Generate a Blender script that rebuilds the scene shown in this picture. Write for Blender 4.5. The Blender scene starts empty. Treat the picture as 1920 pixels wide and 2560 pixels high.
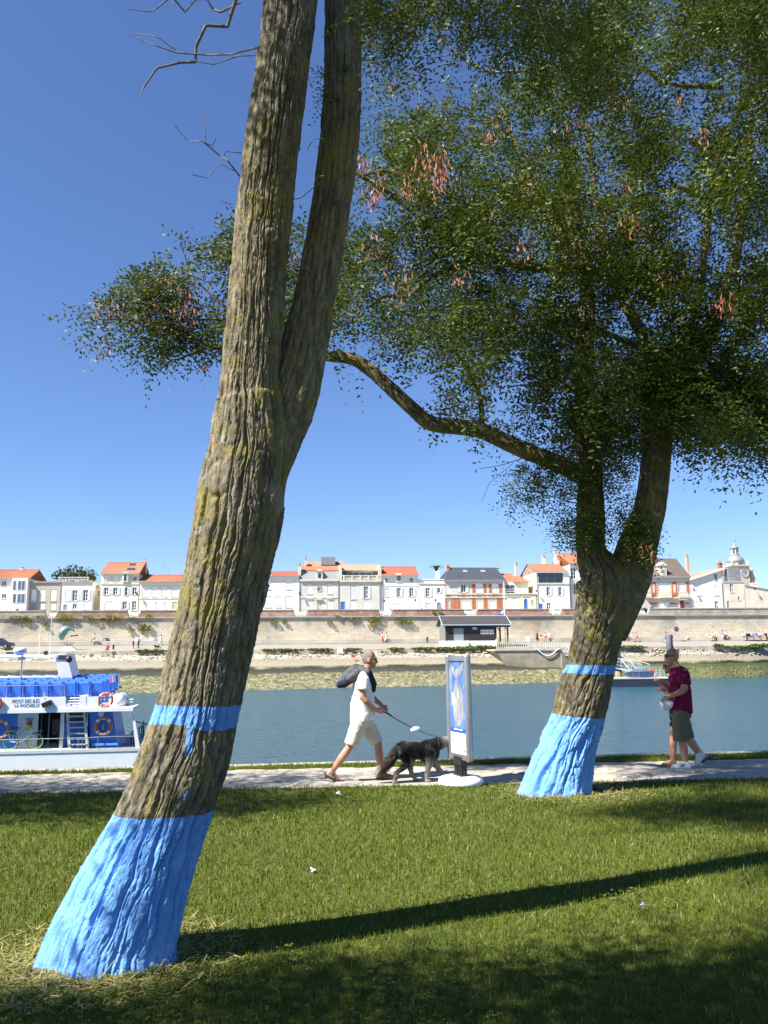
import bpy, bmesh, math, random
import numpy as np
from mathutils import Vector, Matrix, Euler

random.seed(7)
RNG = np.random.default_rng(11)
S = bpy.context.scene
COL = S.collection
R = math.radians

# ------------------------------------------------------------------ camera
F_PX, W_PX, H_PX = 2070.0, 1920.0, 2560.0
CAM_H, PITCH, ROLL = 1.85, 9.05, -0.45
cam_data = bpy.data.cameras.new('camera')
cam_data.sensor_fit = 'HORIZONTAL'
cam_data.sensor_width = 36.0
cam_data.lens = F_PX / W_PX * 36.0
cam_data.clip_start = 0.05
cam_data.clip_end = 6000
cam = bpy.data.objects.new('camera', cam_data)
COL.objects.link(cam)
CAM_M = Matrix.Translation((0, 0, CAM_H)) @ Matrix.Rotation(R(90 + PITCH), 4, 'X') @ Matrix.Rotation(R(ROLL), 4, 'Z')
cam.matrix_world = CAM_M
S.camera = cam
S.render.resolution_x, S.render.resolution_y = 768, 1024

# ------------------------------------------------------------------ light
SUN_PHI, SUN_EL = 61.0, 49.0          # degrees left of straight-behind, elevation
TO_SUN = Vector((-math.sin(R(SUN_PHI)) * math.cos(R(SUN_EL)), -math.cos(R(SUN_PHI)) * math.cos(R(SUN_EL)), math.sin(R(SUN_EL))))
sun_data = bpy.data.lights.new('sun', 'SUN')
sun_data.energy = 5.0
sun_data.angle = R(0.53)
sun_data.color = (1.0, 0.955, 0.88)
sun = bpy.data.objects.new('sun', sun_data)
sun.rotation_euler = TO_SUN.to_track_quat('Z', 'Y').to_euler()
sun.location = TO_SUN * 60
COL.objects.link(sun)

world = bpy.data.worlds.new('World')
S.world = world
world.use_nodes = True
wn = world.node_tree.nodes
wn.clear()
sky = wn.new('ShaderNodeTexSky')
sky.sky_type = 'NISHITA'
sky.sun_disc = False
sky.sun_elevation = R(SUN_EL)
sky.sun_rotation = R(180 + SUN_PHI)
sky.altitude = 0
sky.air_density = 1.0
sky.dust_density = 0.05
sky.ozone_density = 6.0
bg = wn.new('ShaderNodeBackground')
bg.inputs['Strength'].default_value = 0.060
wo = wn.new('ShaderNodeOutputWorld')
cool = wn.new('ShaderNodeMixRGB'); cool.blend_type = 'MULTIPLY'; cool.inputs[0].default_value = 1.0; cool.inputs[2].default_value = (0.93, 0.98, 1.16, 1)
world.node_tree.links.new(sky.outputs[0], cool.inputs[1])
world.node_tree.links.new(cool.outputs[0], bg.inputs['Color'])
world.node_tree.links.new(bg.outputs[0], wo.inputs['Surface'])

S.view_settings.view_transform = 'Standard'
S.view_settings.look = 'None'
S.view_settings.exposure = 1.35
S.view_settings.gamma = 1.0
S.view_settings.use_curve_mapping = False
S.render.engine = 'CYCLES'

# ------------------------------------------------------------------ pixel helpers (photo pixels -> directions)
CAM_R = np.array(CAM_M.to_3x3())
CAM_O = np.array([0, 0, CAM_H])


def ray(px, py):
    d = np.array([(px - W_PX / 2) / F_PX, -(py - H_PX / 2) / F_PX, -1.0])
    return CAM_R @ d


def at(px, py, Y):
    """point of the pixel's line of sight at distance Y along the view"""
    r = ray(px, py)
    return CAM_O + r * (Y / r[1])


def on_z(px, py, z=0.0):
    r = ray(px, py)
    return CAM_O + r * ((z - CAM_H) / r[2])


def rays_np(px, py):
    d = np.stack([(px - W_PX / 2) / F_PX, -(py - H_PX / 2) / F_PX, -np.ones_like(px)], 1)
    return d @ CAM_R.T


def at_np(px, py, Y):
    r = rays_np(px, py)
    return CAM_O + r * (Y / r[:, 1])[:, None]


def project_np(p):
    q = (p - CAM_O) @ CAM_R
    dz = np.where(q[:, 2] < -1e-3, -q[:, 2], 1e9)
    px = q[:, 0] / dz * F_PX + W_PX / 2
    py = H_PX / 2 - q[:, 1] / dz * F_PX
    return px, py, q[:, 2] < -1e-3


class Frame:
    """a vertical, turned working plane: u along it, v away from the camera"""
    def __init__(self, deg):
        self.deg = deg
        self.u = np.array([math.cos(R(deg)), math.sin(R(deg)), 0])
        self.v = np.array([-math.sin(R(deg)), math.cos(R(deg)), 0])

    def uz(self, px, py, v):
        r = ray(px, py)
        t = v / float(r @ self.v)
        p = CAM_O + r * t
        return float(p @ self.u), float(p[2])

    def world(self, u, v, z):
        p = self.u * u + self.v * v
        return (float(p[0]), float(p[1]), z)


# ------------------------------------------------------------------ objects
def tag(o, label=None, cat=None, group=None, kind=None):
    if label: o['label'] = label
    if cat: o['category'] = cat
    if group: o['group'] = group
    if kind: o['kind'] = kind
    return o


def empty(name, loc=(0, 0, 0), rz=0.0, label=None, cat=None, group=None):
    o = bpy.data.objects.new(name, None)
    o.location = loc
    o.rotation_euler = (0, 0, rz)
    o.empty_display_size = 0.2
    COL.objects.link(o)
    return tag(o, label, cat, group)


def link_mesh(name, me, m=None, parent=None, loc=None):
    o = bpy.data.objects.new(name, me)
    COL.objects.link(o)
    if m is not None:
        if len(me.materials) == 0:
            me.materials.append(m)
        elif me.materials[0] is not m:
            o.material_slots[0].link = 'OBJECT'
            o.material_slots[0].material = m
    if parent is not None:
        o.parent = parent
    if loc is not None:
        o.location = loc
    return o


def np_mesh(name, verts, faces, smooth=True):
    """verts (n,3), faces (m,k) arrays -> mesh"""
    me = bpy.data.meshes.new(name)
    verts = np.ascontiguousarray(verts, dtype=np.float32)
    faces = np.ascontiguousarray(faces, dtype=np.int32)
    n, k = faces.shape
    me.vertices.add(len(verts))
    me.vertices.foreach_set('co', verts.ravel())
    me.loops.add(n * k)
    me.loops.foreach_set('vertex_index', faces.ravel())
    me.polygons.add(n)
    me.polygons.foreach_set('loop_start', np.arange(0, n * k, k, dtype=np.int32))
    me.polygons.foreach_set('loop_total', np.full(n, k, dtype=np.int32))
    if smooth:
        me.polygons.foreach_set('use_smooth', np.ones(n, dtype=bool))
    me.update(calc_edges=True)
    return me


def set_attr(me, name, vals):
    a = me.attributes.new(name, 'FLOAT', 'POINT')
    a.data.foreach_set('value', np.ascontiguousarray(vals, dtype=np.float32))


class MB:
    """collects shapes; build() links them as one mesh object"""
    def __init__(self):
        self.v = []
        self.f = []

    def add(self, verts, faces):
        n = len(self.v)
        self.v += [tuple(map(float, p)) for p in verts]
        self.f += [tuple(i + n for i in f) for f in faces]
        return self

    def box(self, x0, x1, y0, y1, z0, z1):
        return self.add([(x0, y0, z0), (x1, y0, z0), (x1, y1, z0), (x0, y1, z0), (x0, y0, z1), (x1, y0, z1), (x1, y1, z1), (x0, y1, z1)],
                        [(0, 3, 2, 1), (4, 5, 6, 7), (0, 1, 5, 4), (1, 2, 6, 5), (2, 3, 7, 6), (3, 0, 4, 7)])

    def prism(self, poly, y0, y1):
        """polygon of (x, z), counter-clockwise seen from -y, extruded y0..y1"""
        n = len(poly)
        vs = [(x, y0, z) for x, z in poly] + [(x, y1, z) for x, z in poly]
        fs = [tuple(range(n)), tuple(range(2 * n - 1, n - 1, -1))]
        fs += [(i, i + n, (i + 1) % n + n, (i + 1) % n) for i in range(n)]
        return self.add(vs, fs)

    def prism_x(self, poly, x0, x1):
        """polygon of (y, z) extruded along x"""
        n = len(poly)
        vs = [(x0, y, z) for y, z in poly] + [(x1, y, z) for y, z in poly]
        fs = [tuple(range(n)), tuple(range(2 * n - 1, n - 1, -1))]
        fs += [(i, i + n, (i + 1) % n + n, (i + 1) % n) for i in range(n)]
        return self.add(vs, fs)

    def prism_z(self, poly, z0, z1):
        n = len(poly)
        vs = [(x, y, z0) for x, y in poly] + [(x, y, z1) for x, y in poly]
        fs = [tuple(range(n - 1, -1, -1)), tuple(range(n, 2 * n))]
        fs += [(i, (i + 1) % n, (i + 1) % n + n, i + n) for i in range(n)]
        return self.add(vs, fs)

    def tube(self, pts, rad, n=8, cap=True):
        pts = [Vector(p) for p in pts]
        if not hasattr(rad, '__len__'):
            rad = [rad] * len(pts)
        vs, fs = [], []
        up = None
        for i, p in enumerate(pts):
            d = (pts[min(i + 1, len(pts) - 1)] - pts[max(i - 1, 0)])
            if d.length < 1e-9: d = Vector((0, 0, 1))
            d.normalize()
            if up is None:
                up = d.orthogonal().normalized()
            up = (up - d * up.dot(d))
            if up.length < 1e-6: up = d.orthogonal()
            up.normalize()
            w = d.cross(up)
            for k in range(n):
                a = 2 * math.pi * k / n
                vs.append(p + (up * math.cos(a) + w * math.sin(a)) * rad[i])
        for i in range(len(pts) - 1):
            for k in range(n):
                a, b = i * n + k, i * n + (k + 1) % n
                fs.append((a, b, b + n, a + n))
        if cap:
            fs.append(tuple(range(n - 1, -1, -1)))
            fs.append(tuple(range((len(pts) - 1) * n, len(pts) * n)))
        return self.add(vs, fs)

    def lathe(self, prof, c=(0, 0, 0), n=20, sx=1.0, sy=1.0):
        """profile of (r, z) about a vertical axis"""
        vs, fs = [], []
        for r, z in prof:
            for k in range(n):
                a = 2 * math.pi * k / n
                vs.append((c[0] + r * sx * math.cos(a), c[1] + r * sy * math.sin(a), c[2] + z))
        for i in range(len(prof) - 1):
            for k in range(n):
                a, b = i * n + k, i * n + (k + 1) % n
                fs.append((a, b, b + n, a + n))
        fs.append(tuple(range(n - 1, -1, -1)))
        fs.append(tuple(range((len(prof) - 1) * n, len(prof) * n)))
        return self.add(vs, fs)

    def ellipsoid(self, c, r, n=16, m=10, rot=None):
        vs, fs = [], []
        for i in range(m + 1):
            t = math.pi * i / m
            for k in range(n):
                a = 2 * math.pi * k / n
                p = Vector((r[0] * math.sin(t) * math.cos(a), r[1] * math.sin(t) * math.sin(a), r[2] * math.cos(t)))
                if rot is not None: p = rot @ p
                vs.append((c[0] + p.x, c[1] + p.y, c[2] + p.z))
        for i in range(m):
            for k in range(n):
                a, b = i * n + k, i * n + (k + 1) % n
                fs.append((a, a + n, b + n, b))
        return self.add(vs, fs)

    def capsule(self, a, b, ra, rb, n=14, m=4):
        """closed tapered capsule from a to b"""
        a, b = Vector(a), Vector(b)
        d = b - a
        L = d.length
        if L < 1e-6: d = Vector((0, 0, 1))
        d.normalize()
        pts, rad = [], []
        for i in range(m + 1):
            t = math.pi / 2 * (1 - i / m)
            pts.append(a - d * ra * math.sin(t)); rad.append(max(ra * math.cos(t), ra * 0.03))
        for i in range(m + 1):
            t = math.pi / 2 * i / m
            pts.append(b + d * rb * math.sin(t)); rad.append(max(rb * math.cos(t), rb * 0.03))
        up = d.orthogonal().normalized()
        w = d.cross(up)
        vs, fs = [], []
        for p, r in zip(pts, rad):
            for k in range(n):
                t = 2 * math.pi * k / n
                vs.append(p + (up * math.cos(t) + w * math.sin(t)) * r)
        for i in range(len(pts) - 1):
            for k in range(n):
                x, y = i * n + k, i * n + (k + 1) % n
                fs.append((x, y, y + n, x + n))
        fs.append(tuple(range(n - 1, -1, -1)))
        fs.append(tuple(range((len(pts) - 1) * n, len(pts) * n)))
        return self.add(vs, fs)

    def torus(self, c, R0, r0, n=32, m=12, axis='Y'):
        vs, fs = [], []
        for i in range(n):
            a = 2 * math.pi * i / n
            for k in range(m):
                b = 2 * math.pi * k / m
                rr = R0 + r0 * math.cos(b)
                p = (rr * math.cos(a), r0 * math.sin(b), rr * math.sin(a))
                vs.append((c[0] + p[0], c[1] + p[1], c[2] + p[2]))
        for i in range(n):
            for k in range(m):
                a, b = i * m + k, i * m + (k + 1) % m
                c2, d = ((i + 1) % n) * m + (k + 1) % m, ((i + 1) % n) * m + k
                fs.append((a, b, c2, d))
        return self.add(vs, fs)

    def mesh(self, name, smooth=False, fix=False):
        me = bpy.data.meshes.new(name)
        me.from_pydata(self.v, [], self.f)
        if fix:
            bm = bmesh.new(); bm.from_mesh(me)
            bmesh.ops.recalc_face_normals(bm, faces=bm.faces[:])
            bm.to_mesh(me); bm.free()
        if smooth:
            me.polygons.foreach_set('use_smooth', np.ones(len(me.polygons), dtype=bool))
        me.update()
        return me

    def build(self, name, m, parent=None, smooth=False, loc=None):
        return link_mesh(name, self.mesh(name, smooth), m, parent, loc)


def box(name, m, parent, x0, x1, y0, y1, z0, z1):
    return MB().box(x0, x1, y0, y1, z0, z1).build(name, m, parent)


def soft_box(name, m, parent, x0, x1, y0, y1, z0, z1, bev=0.01):
    bm = bmesh.new()
    bmesh.ops.create_cube(bm, size=1.0)
    for v in bm.verts:
        v.co = Vector(((x0 + x1) / 2 + v.co.x * (x1 - x0), (y0 + y1) / 2 + v.co.y * (y1 - y0), (z0 + z1) / 2 + v.co.z * (z1 - z0)))
    bmesh.ops.bevel(bm, geom=bm.edges[:], offset=bev, segments=2, affect='EDGES', profile=0.5)
    me = bpy.data.meshes.new(name)
    bm.to_mesh(me); bm.free()
    return link_mesh(name, me, m, parent)


def remeshed(mb, voxel, smooth_iter=6, factor=0.5, name='body'):
    """union of overlapping closed shapes as one continuous skin"""
    me0 = mb.mesh(name + '_raw', fix=False)
    o = bpy.data.objects.new('tmp', me0)
    COL.objects.link(o)
    md = o.modifiers.new('r', 'REMESH')
    md.mode = 'VOXEL'; md.voxel_size = voxel; md.use_smooth_shade = True
    if smooth_iter:
        sm = o.modifiers.new('s', 'SMOOTH'); sm.factor = factor; sm.iterations = smooth_iter
    dg = bpy.context.evaluated_depsgraph_get()
    dg.update()
    me = bpy.data.meshes.new_from_object(o.evaluated_get(dg))
    bpy.data.objects.remove(o)
    bpy.data.meshes.remove(me0)
    me.name = name
    me.polygons.foreach_set('use_smooth', np.ones(len(me.polygons), dtype=bool))
    return me


def text_mesh(body, size, extrude=0.0, align='LEFT', spacing=1.0):
    c = bpy.data.curves.new('t', 'FONT')
    c.body = body; c.size = size; c.extrude = extrude; c.align_x = align; c.space_character = spacing
    c.resolution_u = 3
    o = bpy.data.objects.new('t', c)
    COL.objects.link(o)
    dg = bpy.context.evaluated_depsgraph_get(); dg.update()
    me = bpy.data.meshes.new_from_object(o.evaluated_get(dg))
    bpy.data.objects.remove(o); bpy.data.curves.remove(c)
    return me


# ------------------------------------------------------------------ noise
_perm = RNG.permutation(256)
_perm = np.concatenate([_perm, _perm, _perm])
_g = RNG.normal(size=(256, 3)); _g /= np.linalg.norm(_g, axis=1)[:, None]


def perlin(p):
    p = np.asarray(p, dtype=np.float64)
    i = np.floor(p).astype(int)
    f = p - i
    i &= 255
    u = f * f * f * (f * (f * 6 - 15) + 10)
    out = 0
    for dx in (0, 1):
        for dy in (0, 1):
            for dz in (0, 1):
                h = _perm[_perm[_perm[(i[:, 0] + dx) & 255] + ((i[:, 1] + dy) & 255)] + ((i[:, 2] + dz) & 255)]
                g = _g[h]
                d = g[:, 0] * (f[:, 0] - dx) + g[:, 1] * (f[:, 1] - dy) + g[:, 2] * (f[:, 2] - dz)
                w = (u[:, 0] if dx else 1 - u[:, 0]) * (u[:, 1] if dy else 1 - u[:, 1]) * (u[:, 2] if dz else 1 - u[:, 2])
                out = out + d * w
    return out


def sstep(a, b, x):
    t = np.clip((x - a) / (b - a), 0, 1)
    return t * t * (3 - 2 * t)


# ------------------------------------------------------------------ materials
MATS = {}


class NT:
    def __init__(self, name):
        self.m = bpy.data.materials.new(name)
        self.m.use_nodes = True
        self.t = self.m.node_tree
        self.n = self.t.nodes
        self.n.clear()
        self.out = self.n.new('ShaderNodeOutputMaterial')
        self.b = self.n.new('ShaderNodeBsdfPrincipled')
        self.link(self.b.outputs[0], self.out.inputs['Surface'])
        self.tc = None

    def link(self, a, b):
        self.t.links.new(a, b)

    def node(self, kind, **kw):
        n = self.n.new('ShaderNode' + kind)
        for k, v in kw.items():
            setattr(n, k, v)
        return n

    def coord(self, which='Object', scale=None):
        if self.tc is None:
            self.tc = self.n.new('ShaderNodeTexCoord')
        o = self.tc.outputs[which]
        if scale is not None:
            mp = self.node('Mapping')
            mp.inputs['Scale'].default_value = scale if hasattr(scale, '__len__') else (scale,) * 3
            self.link(o, mp.inputs['Vector'])
            o = mp.outputs[0]
        return o

    def world_pos(self, scale=None):
        g = self.node('NewGeometry')
        o = g.outputs['Position']
        if scale is not None:
            mp = self.node('Mapping')
            mp.inputs['Scale'].default_value = scale if hasattr(scale, '__len__') else (scale,) * 3
            self.link(o, mp.inputs['Vector'])
            o = mp.outputs[0]
        return o

    def noise(self, vec, scale=5.0, detail=4.0, rough=0.55):
        n = self.node('TexNoise')
        n.inputs['Scale'].default_value = scale
        n.inputs['Detail'].default_value = detail
        n.inputs['Roughness'].default_value = rough
        if vec is not None: self.link(vec, n.inputs['Vector'])
        return n.outputs['Fac']

    def ramp(self, fac, stops):
        r = self.node('ValToRGB')
        e = r.color_ramp.elements
        while len(e) < len(stops): e.new(0.5)
        for el, (p, c) in zip(e, stops):
            el.position = p
            el.color = (*c, 1) if len(c) == 3 else c
        self.link(fac, r.inputs[0])
        return r.outputs[0]

    def mix(self, fac, a, b, blend='MIX'):
        m = self.node('MixRGB', blend_type=blend)
        for s, v in ((m.inputs[0], fac), (m.inputs[1], a), (m.inputs[2], b)):
            if isinstance(v, (int, float)): s.default_value = v
            elif isinstance(v, (tuple, list)): s.default_value = (*v, 1) if len(v) == 3 else v
            else: self.link(v, s)
        return m.outputs[0]

    def math(self, op, a, b=None, clamp=False):
        m = self.node('Math', operation=op, use_clamp=clamp)
        for s, v in ((m.inputs[0], a), (m.inputs[1], b)):
            if v is None: continue
            if isinstance(v, (int, float)): s.default_value = v
            else: self.link(v, s)
        return m.outputs[0]

    def attr(self, name):
        a = self.node('Attribute', attribute_name=name)
        return a.outputs['Fac']

    def base(self, c):
        if isinstance(c, (tuple, list)): self.b.inputs['Base Color'].default_value = (*c, 1)
        else: self.link(c, self.b.inputs['Base Color'])
        return self

    def rough(self, r):
        self.b.inputs['Roughness'].default_value = r
        return self

    def bump(self, h, strength=0.3, dist=0.01):
        b = self.node('Bump')
        b.inputs['Strength'].default_value = strength
        b.inputs['Distance'].default_value = dist
        self.link(h, b.inputs['Height'])
        self.link(b.outputs[0], self.b.inputs['Normal'])
        return self


def mat(name, color, rough=0.7, vary=0.18, scale=3.0, bump=0.0, bdist=0.01, metal=0.0, spec=None, detail=4.0, tint=None):
    """plain painted or natural surface: colour with noise-driven wear and fine relief"""
    if name in MATS: return MATS[name]
    t = NT(name)
    c = t.coord('Object')
    n = t.noise(c, scale, detail)
    lo = tuple(x * (1 - vary) for x in color)
    hi = tuple(min(x * (1 + vary), 1) for x in color) if tint is None else tint
    t.base(t.ramp(n, [(0.3, lo), (0.7, hi)])).rough(rough)
    t.b.inputs['Metallic'].default_value = metal
    if spec is not None: t.b.inputs['Specular IOR Level'].default_value = spec
    if bump: t.bump(t.noise(c, scale * 6, 4), bump, bdist)
    MATS[name] = t.m
    return t.m


def glass_mat(name, color=(0.03, 0.045, 0.06), rough=0.06):
    if name in MATS: return MATS[name]
    t = NT(name)
    n = t.noise(t.coord('Object'), 1.3, 2)
    t.base(t.ramp(n, [(0.3, tuple(x * .6 for x in color)), (0.7, color)])).rough(rough)
    t.b.inputs['Specular IOR Level'].default_value = 0.8
    MATS[name] = t.m
    return t.m
# ================================================================== setting
FAR = Frame(5.5)
FAR_RZ = R(5.5)
SEA = -3.25


def lawn_edge(x): return 11.3 + 0.07 * x       # lawn / path
def path_edge(x): return 13.0 + 0.09 * x       # path / verge
def kerb_in(x): return 13.42 + 0.13 * x
def quay_edge(x): return 13.68 + 0.13 * x


def strip(name, f0, f1, z, m, x0=-70.0, x1=70.0, n=140, thick=None):
    vs, fs = [], []
    for i in range(n + 1):
        x = x0 + (x1 - x0) * i / n
        vs += [(x, f0(x), z), (x, f1(x), z)]
    fs = [(2 * i, 2 * i + 2, 2 * i + 3, 2 * i + 1) for i in range(n)]
    o = MB().add(vs, fs).build(name, m)
    o['kind'] = 'structure'
    return o


# lawn soil under the blades
t = NT('lawn_soil')
p = t.world_pos()
n1 = t.noise(p, 0.55, 3); n2 = t.noise(p, 9, 5); n3 = t.noise(p, 60, 3)
c = t.mix(n1, (0.065, 0.090, 0.014), (0.125, 0.135, 0.030))
c = t.mix(t.math('MULTIPLY', n2, 0.6), c, (0.13, 0.125, 0.04))
t.base(c).rough(0.95).bump(t.math('ADD', n2, n3), 0.8, 0.03)
t.b.inputs['Specular IOR Level'].default_value = 0.1
lawn = strip('lawn', lambda x: -70.0, lawn_edge, 0.0, t.m)

# path of pale setts
t = NT('path_dust')
p = t.world_pos()
n1 = t.noise(p, 1.2, 5); n2 = t.noise(p, 25, 5)
c = t.ramp(n1, [(0.3, (0.32, 0.285, 0.225)), (0.7, (0.42, 0.38, 0.31))])
c = t.mix(t.math('MULTIPLY', n2, 0.3), c, (0.25, 0.215, 0.16))
t.base(c).rough(0.9).bump(n2, 0.5, 0.012)
path = strip('path', lawn_edge, path_edge, 0.004, t.m)

t = NT('path_stone')
oi = t.node('ObjectInfo')
p = t.world_pos()
n2 = t.noise(p, 30, 5)
c = t.ramp(oi.outputs['Random'], [(0.0, (0.34, 0.305, 0.24)), (0.5, (0.41, 0.37, 0.30)), (1.0, (0.47, 0.43, 0.355))])
c = t.mix(t.math('MULTIPLY', n2, 0.35), c, (0.36, 0.31, 0.24))
t.base(c).rough(0.85).bump(n2, 0.5, 0.008)
PATH_STONE = t.m


def flagstone_mesh(seed, w, d):
    rr = random.Random(seed)
    poly = []
    for k in range(9):
        a = 2 * math.pi * k / 9 + rr.uniform(-.15, .15)
        ca, sa = math.cos(a), math.sin(a)
        s = 1 / max(abs(ca), abs(sa)) ** 0.72
        poly.append((ca * s * w * .5 * rr.uniform(.88, 1.0), sa * s * d * .5 * rr.uniform(.88, 1.0)))
    vs = [(x, y, -0.02) for x, y in poly] + [(x * .97, y * .97, 0.006) for x, y in poly] + [(x * .86, y * .82, 0.011) for x, y in poly]
    n = 9
    fs = []
    for r in range(2):
        fs += [(r * n + i, r * n + (i + 1) % n, (r + 1) * n + (i + 1) % n, (r + 1) * n + i) for i in range(n)]
    fs.append(tuple(range(2 * n, 3 * n)))
    me = MB().add(vs, fs).mesh('stone')
    me.materials.append(PATH_STONE)
    return me


STONES = [flagstone_mesh(k, 0.40 + 0.05 * (k % 4), 0.225) for k in range(8)]
k = 0
for row in range(7):
    x = -6.6 + random.uniform(0, .4)
    while x < 7.4:
        w = 0.40 + 0.05 * (k % 4)
        xc = x + w / 2
        fr = (row + .5) / 7
        y = lawn_edge(xc) * (1 - fr) + path_edge(xc) * fr
        if random.random() < (0.95 if row >= 3 else 0.55):
            o = link_mesh('stone', STONES[k % 8], None, path)
            o.location = (xc, y, 0.004 + random.uniform(-.003, .003))
            o.rotation_euler = (random.uniform(-.01, .01), random.uniform(-.01, .01), R(4) + random.uniform(-.04, .04) + (math.pi if random.random() < .5 else 0))
        x += w + random.uniform(.0, .035)
        k += 1

# verge between path and quay edge, the quay kerb and the quay wall below it
verge = strip('verge', path_edge, kerb_in, 0.008, lawn.data.materials[0])
QUAY_STONE = mat('quay_stone', (0.44, 0.395, 0.31), 0.85, 0.16, 2.2, 0.5, 0.012)
kb = MB()
xs = [-70 + i * 1.1 for i in range(128)]
quay = empty('quay_edge', (0, 0, 0))
quay['kind'] = 'structure'
for i in range(len(xs) - 1):
    a, b = xs[i] + .008, xs[i + 1] - .008
    dz = random.uniform(-.006, .006)
    if -9 < a < 9:
        me = MB()
        me.add([(a, kerb_in(a), -.3), (b, kerb_in(b), -.3), (b, quay_edge(b), -.3), (a, quay_edge(a), -.3),
                (a, kerb_in(a), .02 + dz), (b, kerb_in(b), .02 + dz), (b, quay_edge(b) - .02, .02 + dz), (a, quay_edge(a) - .02, .02 + dz)],
               [(0, 3, 2, 1), (4, 5, 6, 7), (0, 1, 5, 4), (1, 2, 6, 5), (2, 3, 7, 6), (3, 0, 4, 7)])
        me.build('coping_stone', QUAY_STONE, quay)
MB().add([(-70, quay_edge(-70) - .03, -6), (70, quay_edge(70) - .03, -6), (70, quay_edge(70) - .03, -.3), (-70, quay_edge(-70) - .03, -.3)], [(3, 2, 1, 0)]).build('wall_face', QUAY_STONE, quay)

# ------------------------------------------------------------------ water
t = NT('harbour_water')
p = t.world_pos((0.55, 1.25, 1))
n1 = t.noise(p, 0.9, 4, 0.6)
n2 = t.noise(p, 3.2, 4, 0.65)
big = t.noise(t.world_pos((0.02, 0.05, 1)), 1.0, 3)
c = t.mix(big, (0.020, 0.068, 0.105), (0.032, 0.094, 0.128))
t.base(c).rough(0.2)
t.b.inputs['Specular IOR Level'].default_value = 0.5
t.b.inputs['IOR'].default_value = 1.33
h = t.math('ADD', t.math('MULTIPLY', n1, 1.0), t.math('MULTIPLY', n2, 0.45))
t.bump(h, 1.0, 0.5)
water = MB().add([(-900, quay_edge(-900) if False else -40, SEA), (900, -40, SEA), (900, 400, SEA), (-900, 400, SEA)], [(0, 1, 2, 3)]).build('water', t.m)
water['kind'] = 'structure'

# ------------------------------------------------------------------ far bank
wl_px = [(-700, 1752), (0, 1746), (380, 1733), (600, 1726), (780, 1722), (1000, 1716), (1250, 1711), (1420, 1705), (1650, 1698), (1920, 1692), (2600, 1680)]
wl_uv = []
for px, py in wl_px:
    q = on_z(px, py, SEA)
    wl_uv.append((float(q @ FAR.u), float(q @ FAR.v)))
wl_u, wl_v = np.array([a for a, b in wl_uv]), np.array([b for a, b in wl_uv])
V_PROM, Z_PROM, V_LEDGE, Z_LEDGE, V_WALL = 118.0, 1.15, 130.0, 1.9, 132.0
NU, NT_ = 400, 80
uu = np.linspace(-85, 95, NU)
tt = np.linspace(0, 1.12, NT_)
U, T = np.meshgrid(uu, tt, indexing='ij')
VW = np.interp(U, wl_u, wl_v) + 0.5 * np.sin(U * .31) + .35 * np.sin(U * .83 + 1)
VV = V_PROM - (V_PROM - VW) * T
ZZ = 0.62 + (SEA - 0.62) * (T ** 0.94)
pp = np.stack([U.ravel(), VV.ravel(), np.zeros(U.size)], 1)
bn = perlin(pp * [0.9, 0.9, 1]) * .5 + perlin(pp * [2.2, 2.2, 1] + 7) * .3
amp = (0.05 + 0.32 * sstep(.45, .62, T) * (1 - sstep(.97, 1.1, T)) + 0.16 * (1 - sstep(.12, .25, T))).ravel()
ZZ = ZZ.ravel() + bn * amp
step = 0.28 * (sstep(.46, .44, T.ravel() + .02 * perlin(pp * [.25, .1, 1])))
ZZ = ZZ + step * sstep(.0, .2, T.ravel())
P3 = FAR.u[None] * U.ravel()[:, None] + FAR.v[None] * VV.ravel()[:, None]
P3[:, 2] = ZZ
ids = np.arange(NU * NT_).reshape(NU, NT_)
fc = np.stack([ids[:-1, :-1].ravel(), ids[:-1, 1:].ravel(), ids[1:, 1:].ravel(), ids[1:, :-1].ravel()], 1)
me = np_mesh('foreshore', P3, fc)
set_attr(me, 'zone', T.ravel())
t = NT('foreshore')
p = t.world_pos((1, .55, 1))
n1 = t.noise(p, 0.33, 4); n2 = t.noise(p, 2.1, 5, .65); n3 = t.noise(t.world_pos((.05, .05, .05)), 1.0, 3)
z = t.math('ADD', t.attr('zone'), t.math('MULTIPLY', t.math('SUBTRACT', n1, 0.5), 0.10))
PALE, MUD, DARK, OLIVE, WET = (0.40, 0.355, 0.275), (0.235, 0.203, 0.15), (0.024, 0.022, 0.015), (0.145, 0.13, 0.058), (0.12, 0.095, 0.05)
band = t.ramp(z, [(0.0, PALE), (0.17, PALE), (0.25, MUD), (0.405, (0.28, 0.245, 0.17)), (0.43, (0.22, 0.20, 0.11)), (0.455, DARK), (0.57, (0.04, 0.04, 0.02)), (0.66, OLIVE), (0.93, (0.19, 0.165, 0.09)), (1.0, WET)])
weed = t.mix(t.math('MULTIPLY', t.math('GREATER_THAN', z, 0.47), 1.0), (0, 0, 0), (1, 1, 1))
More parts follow.
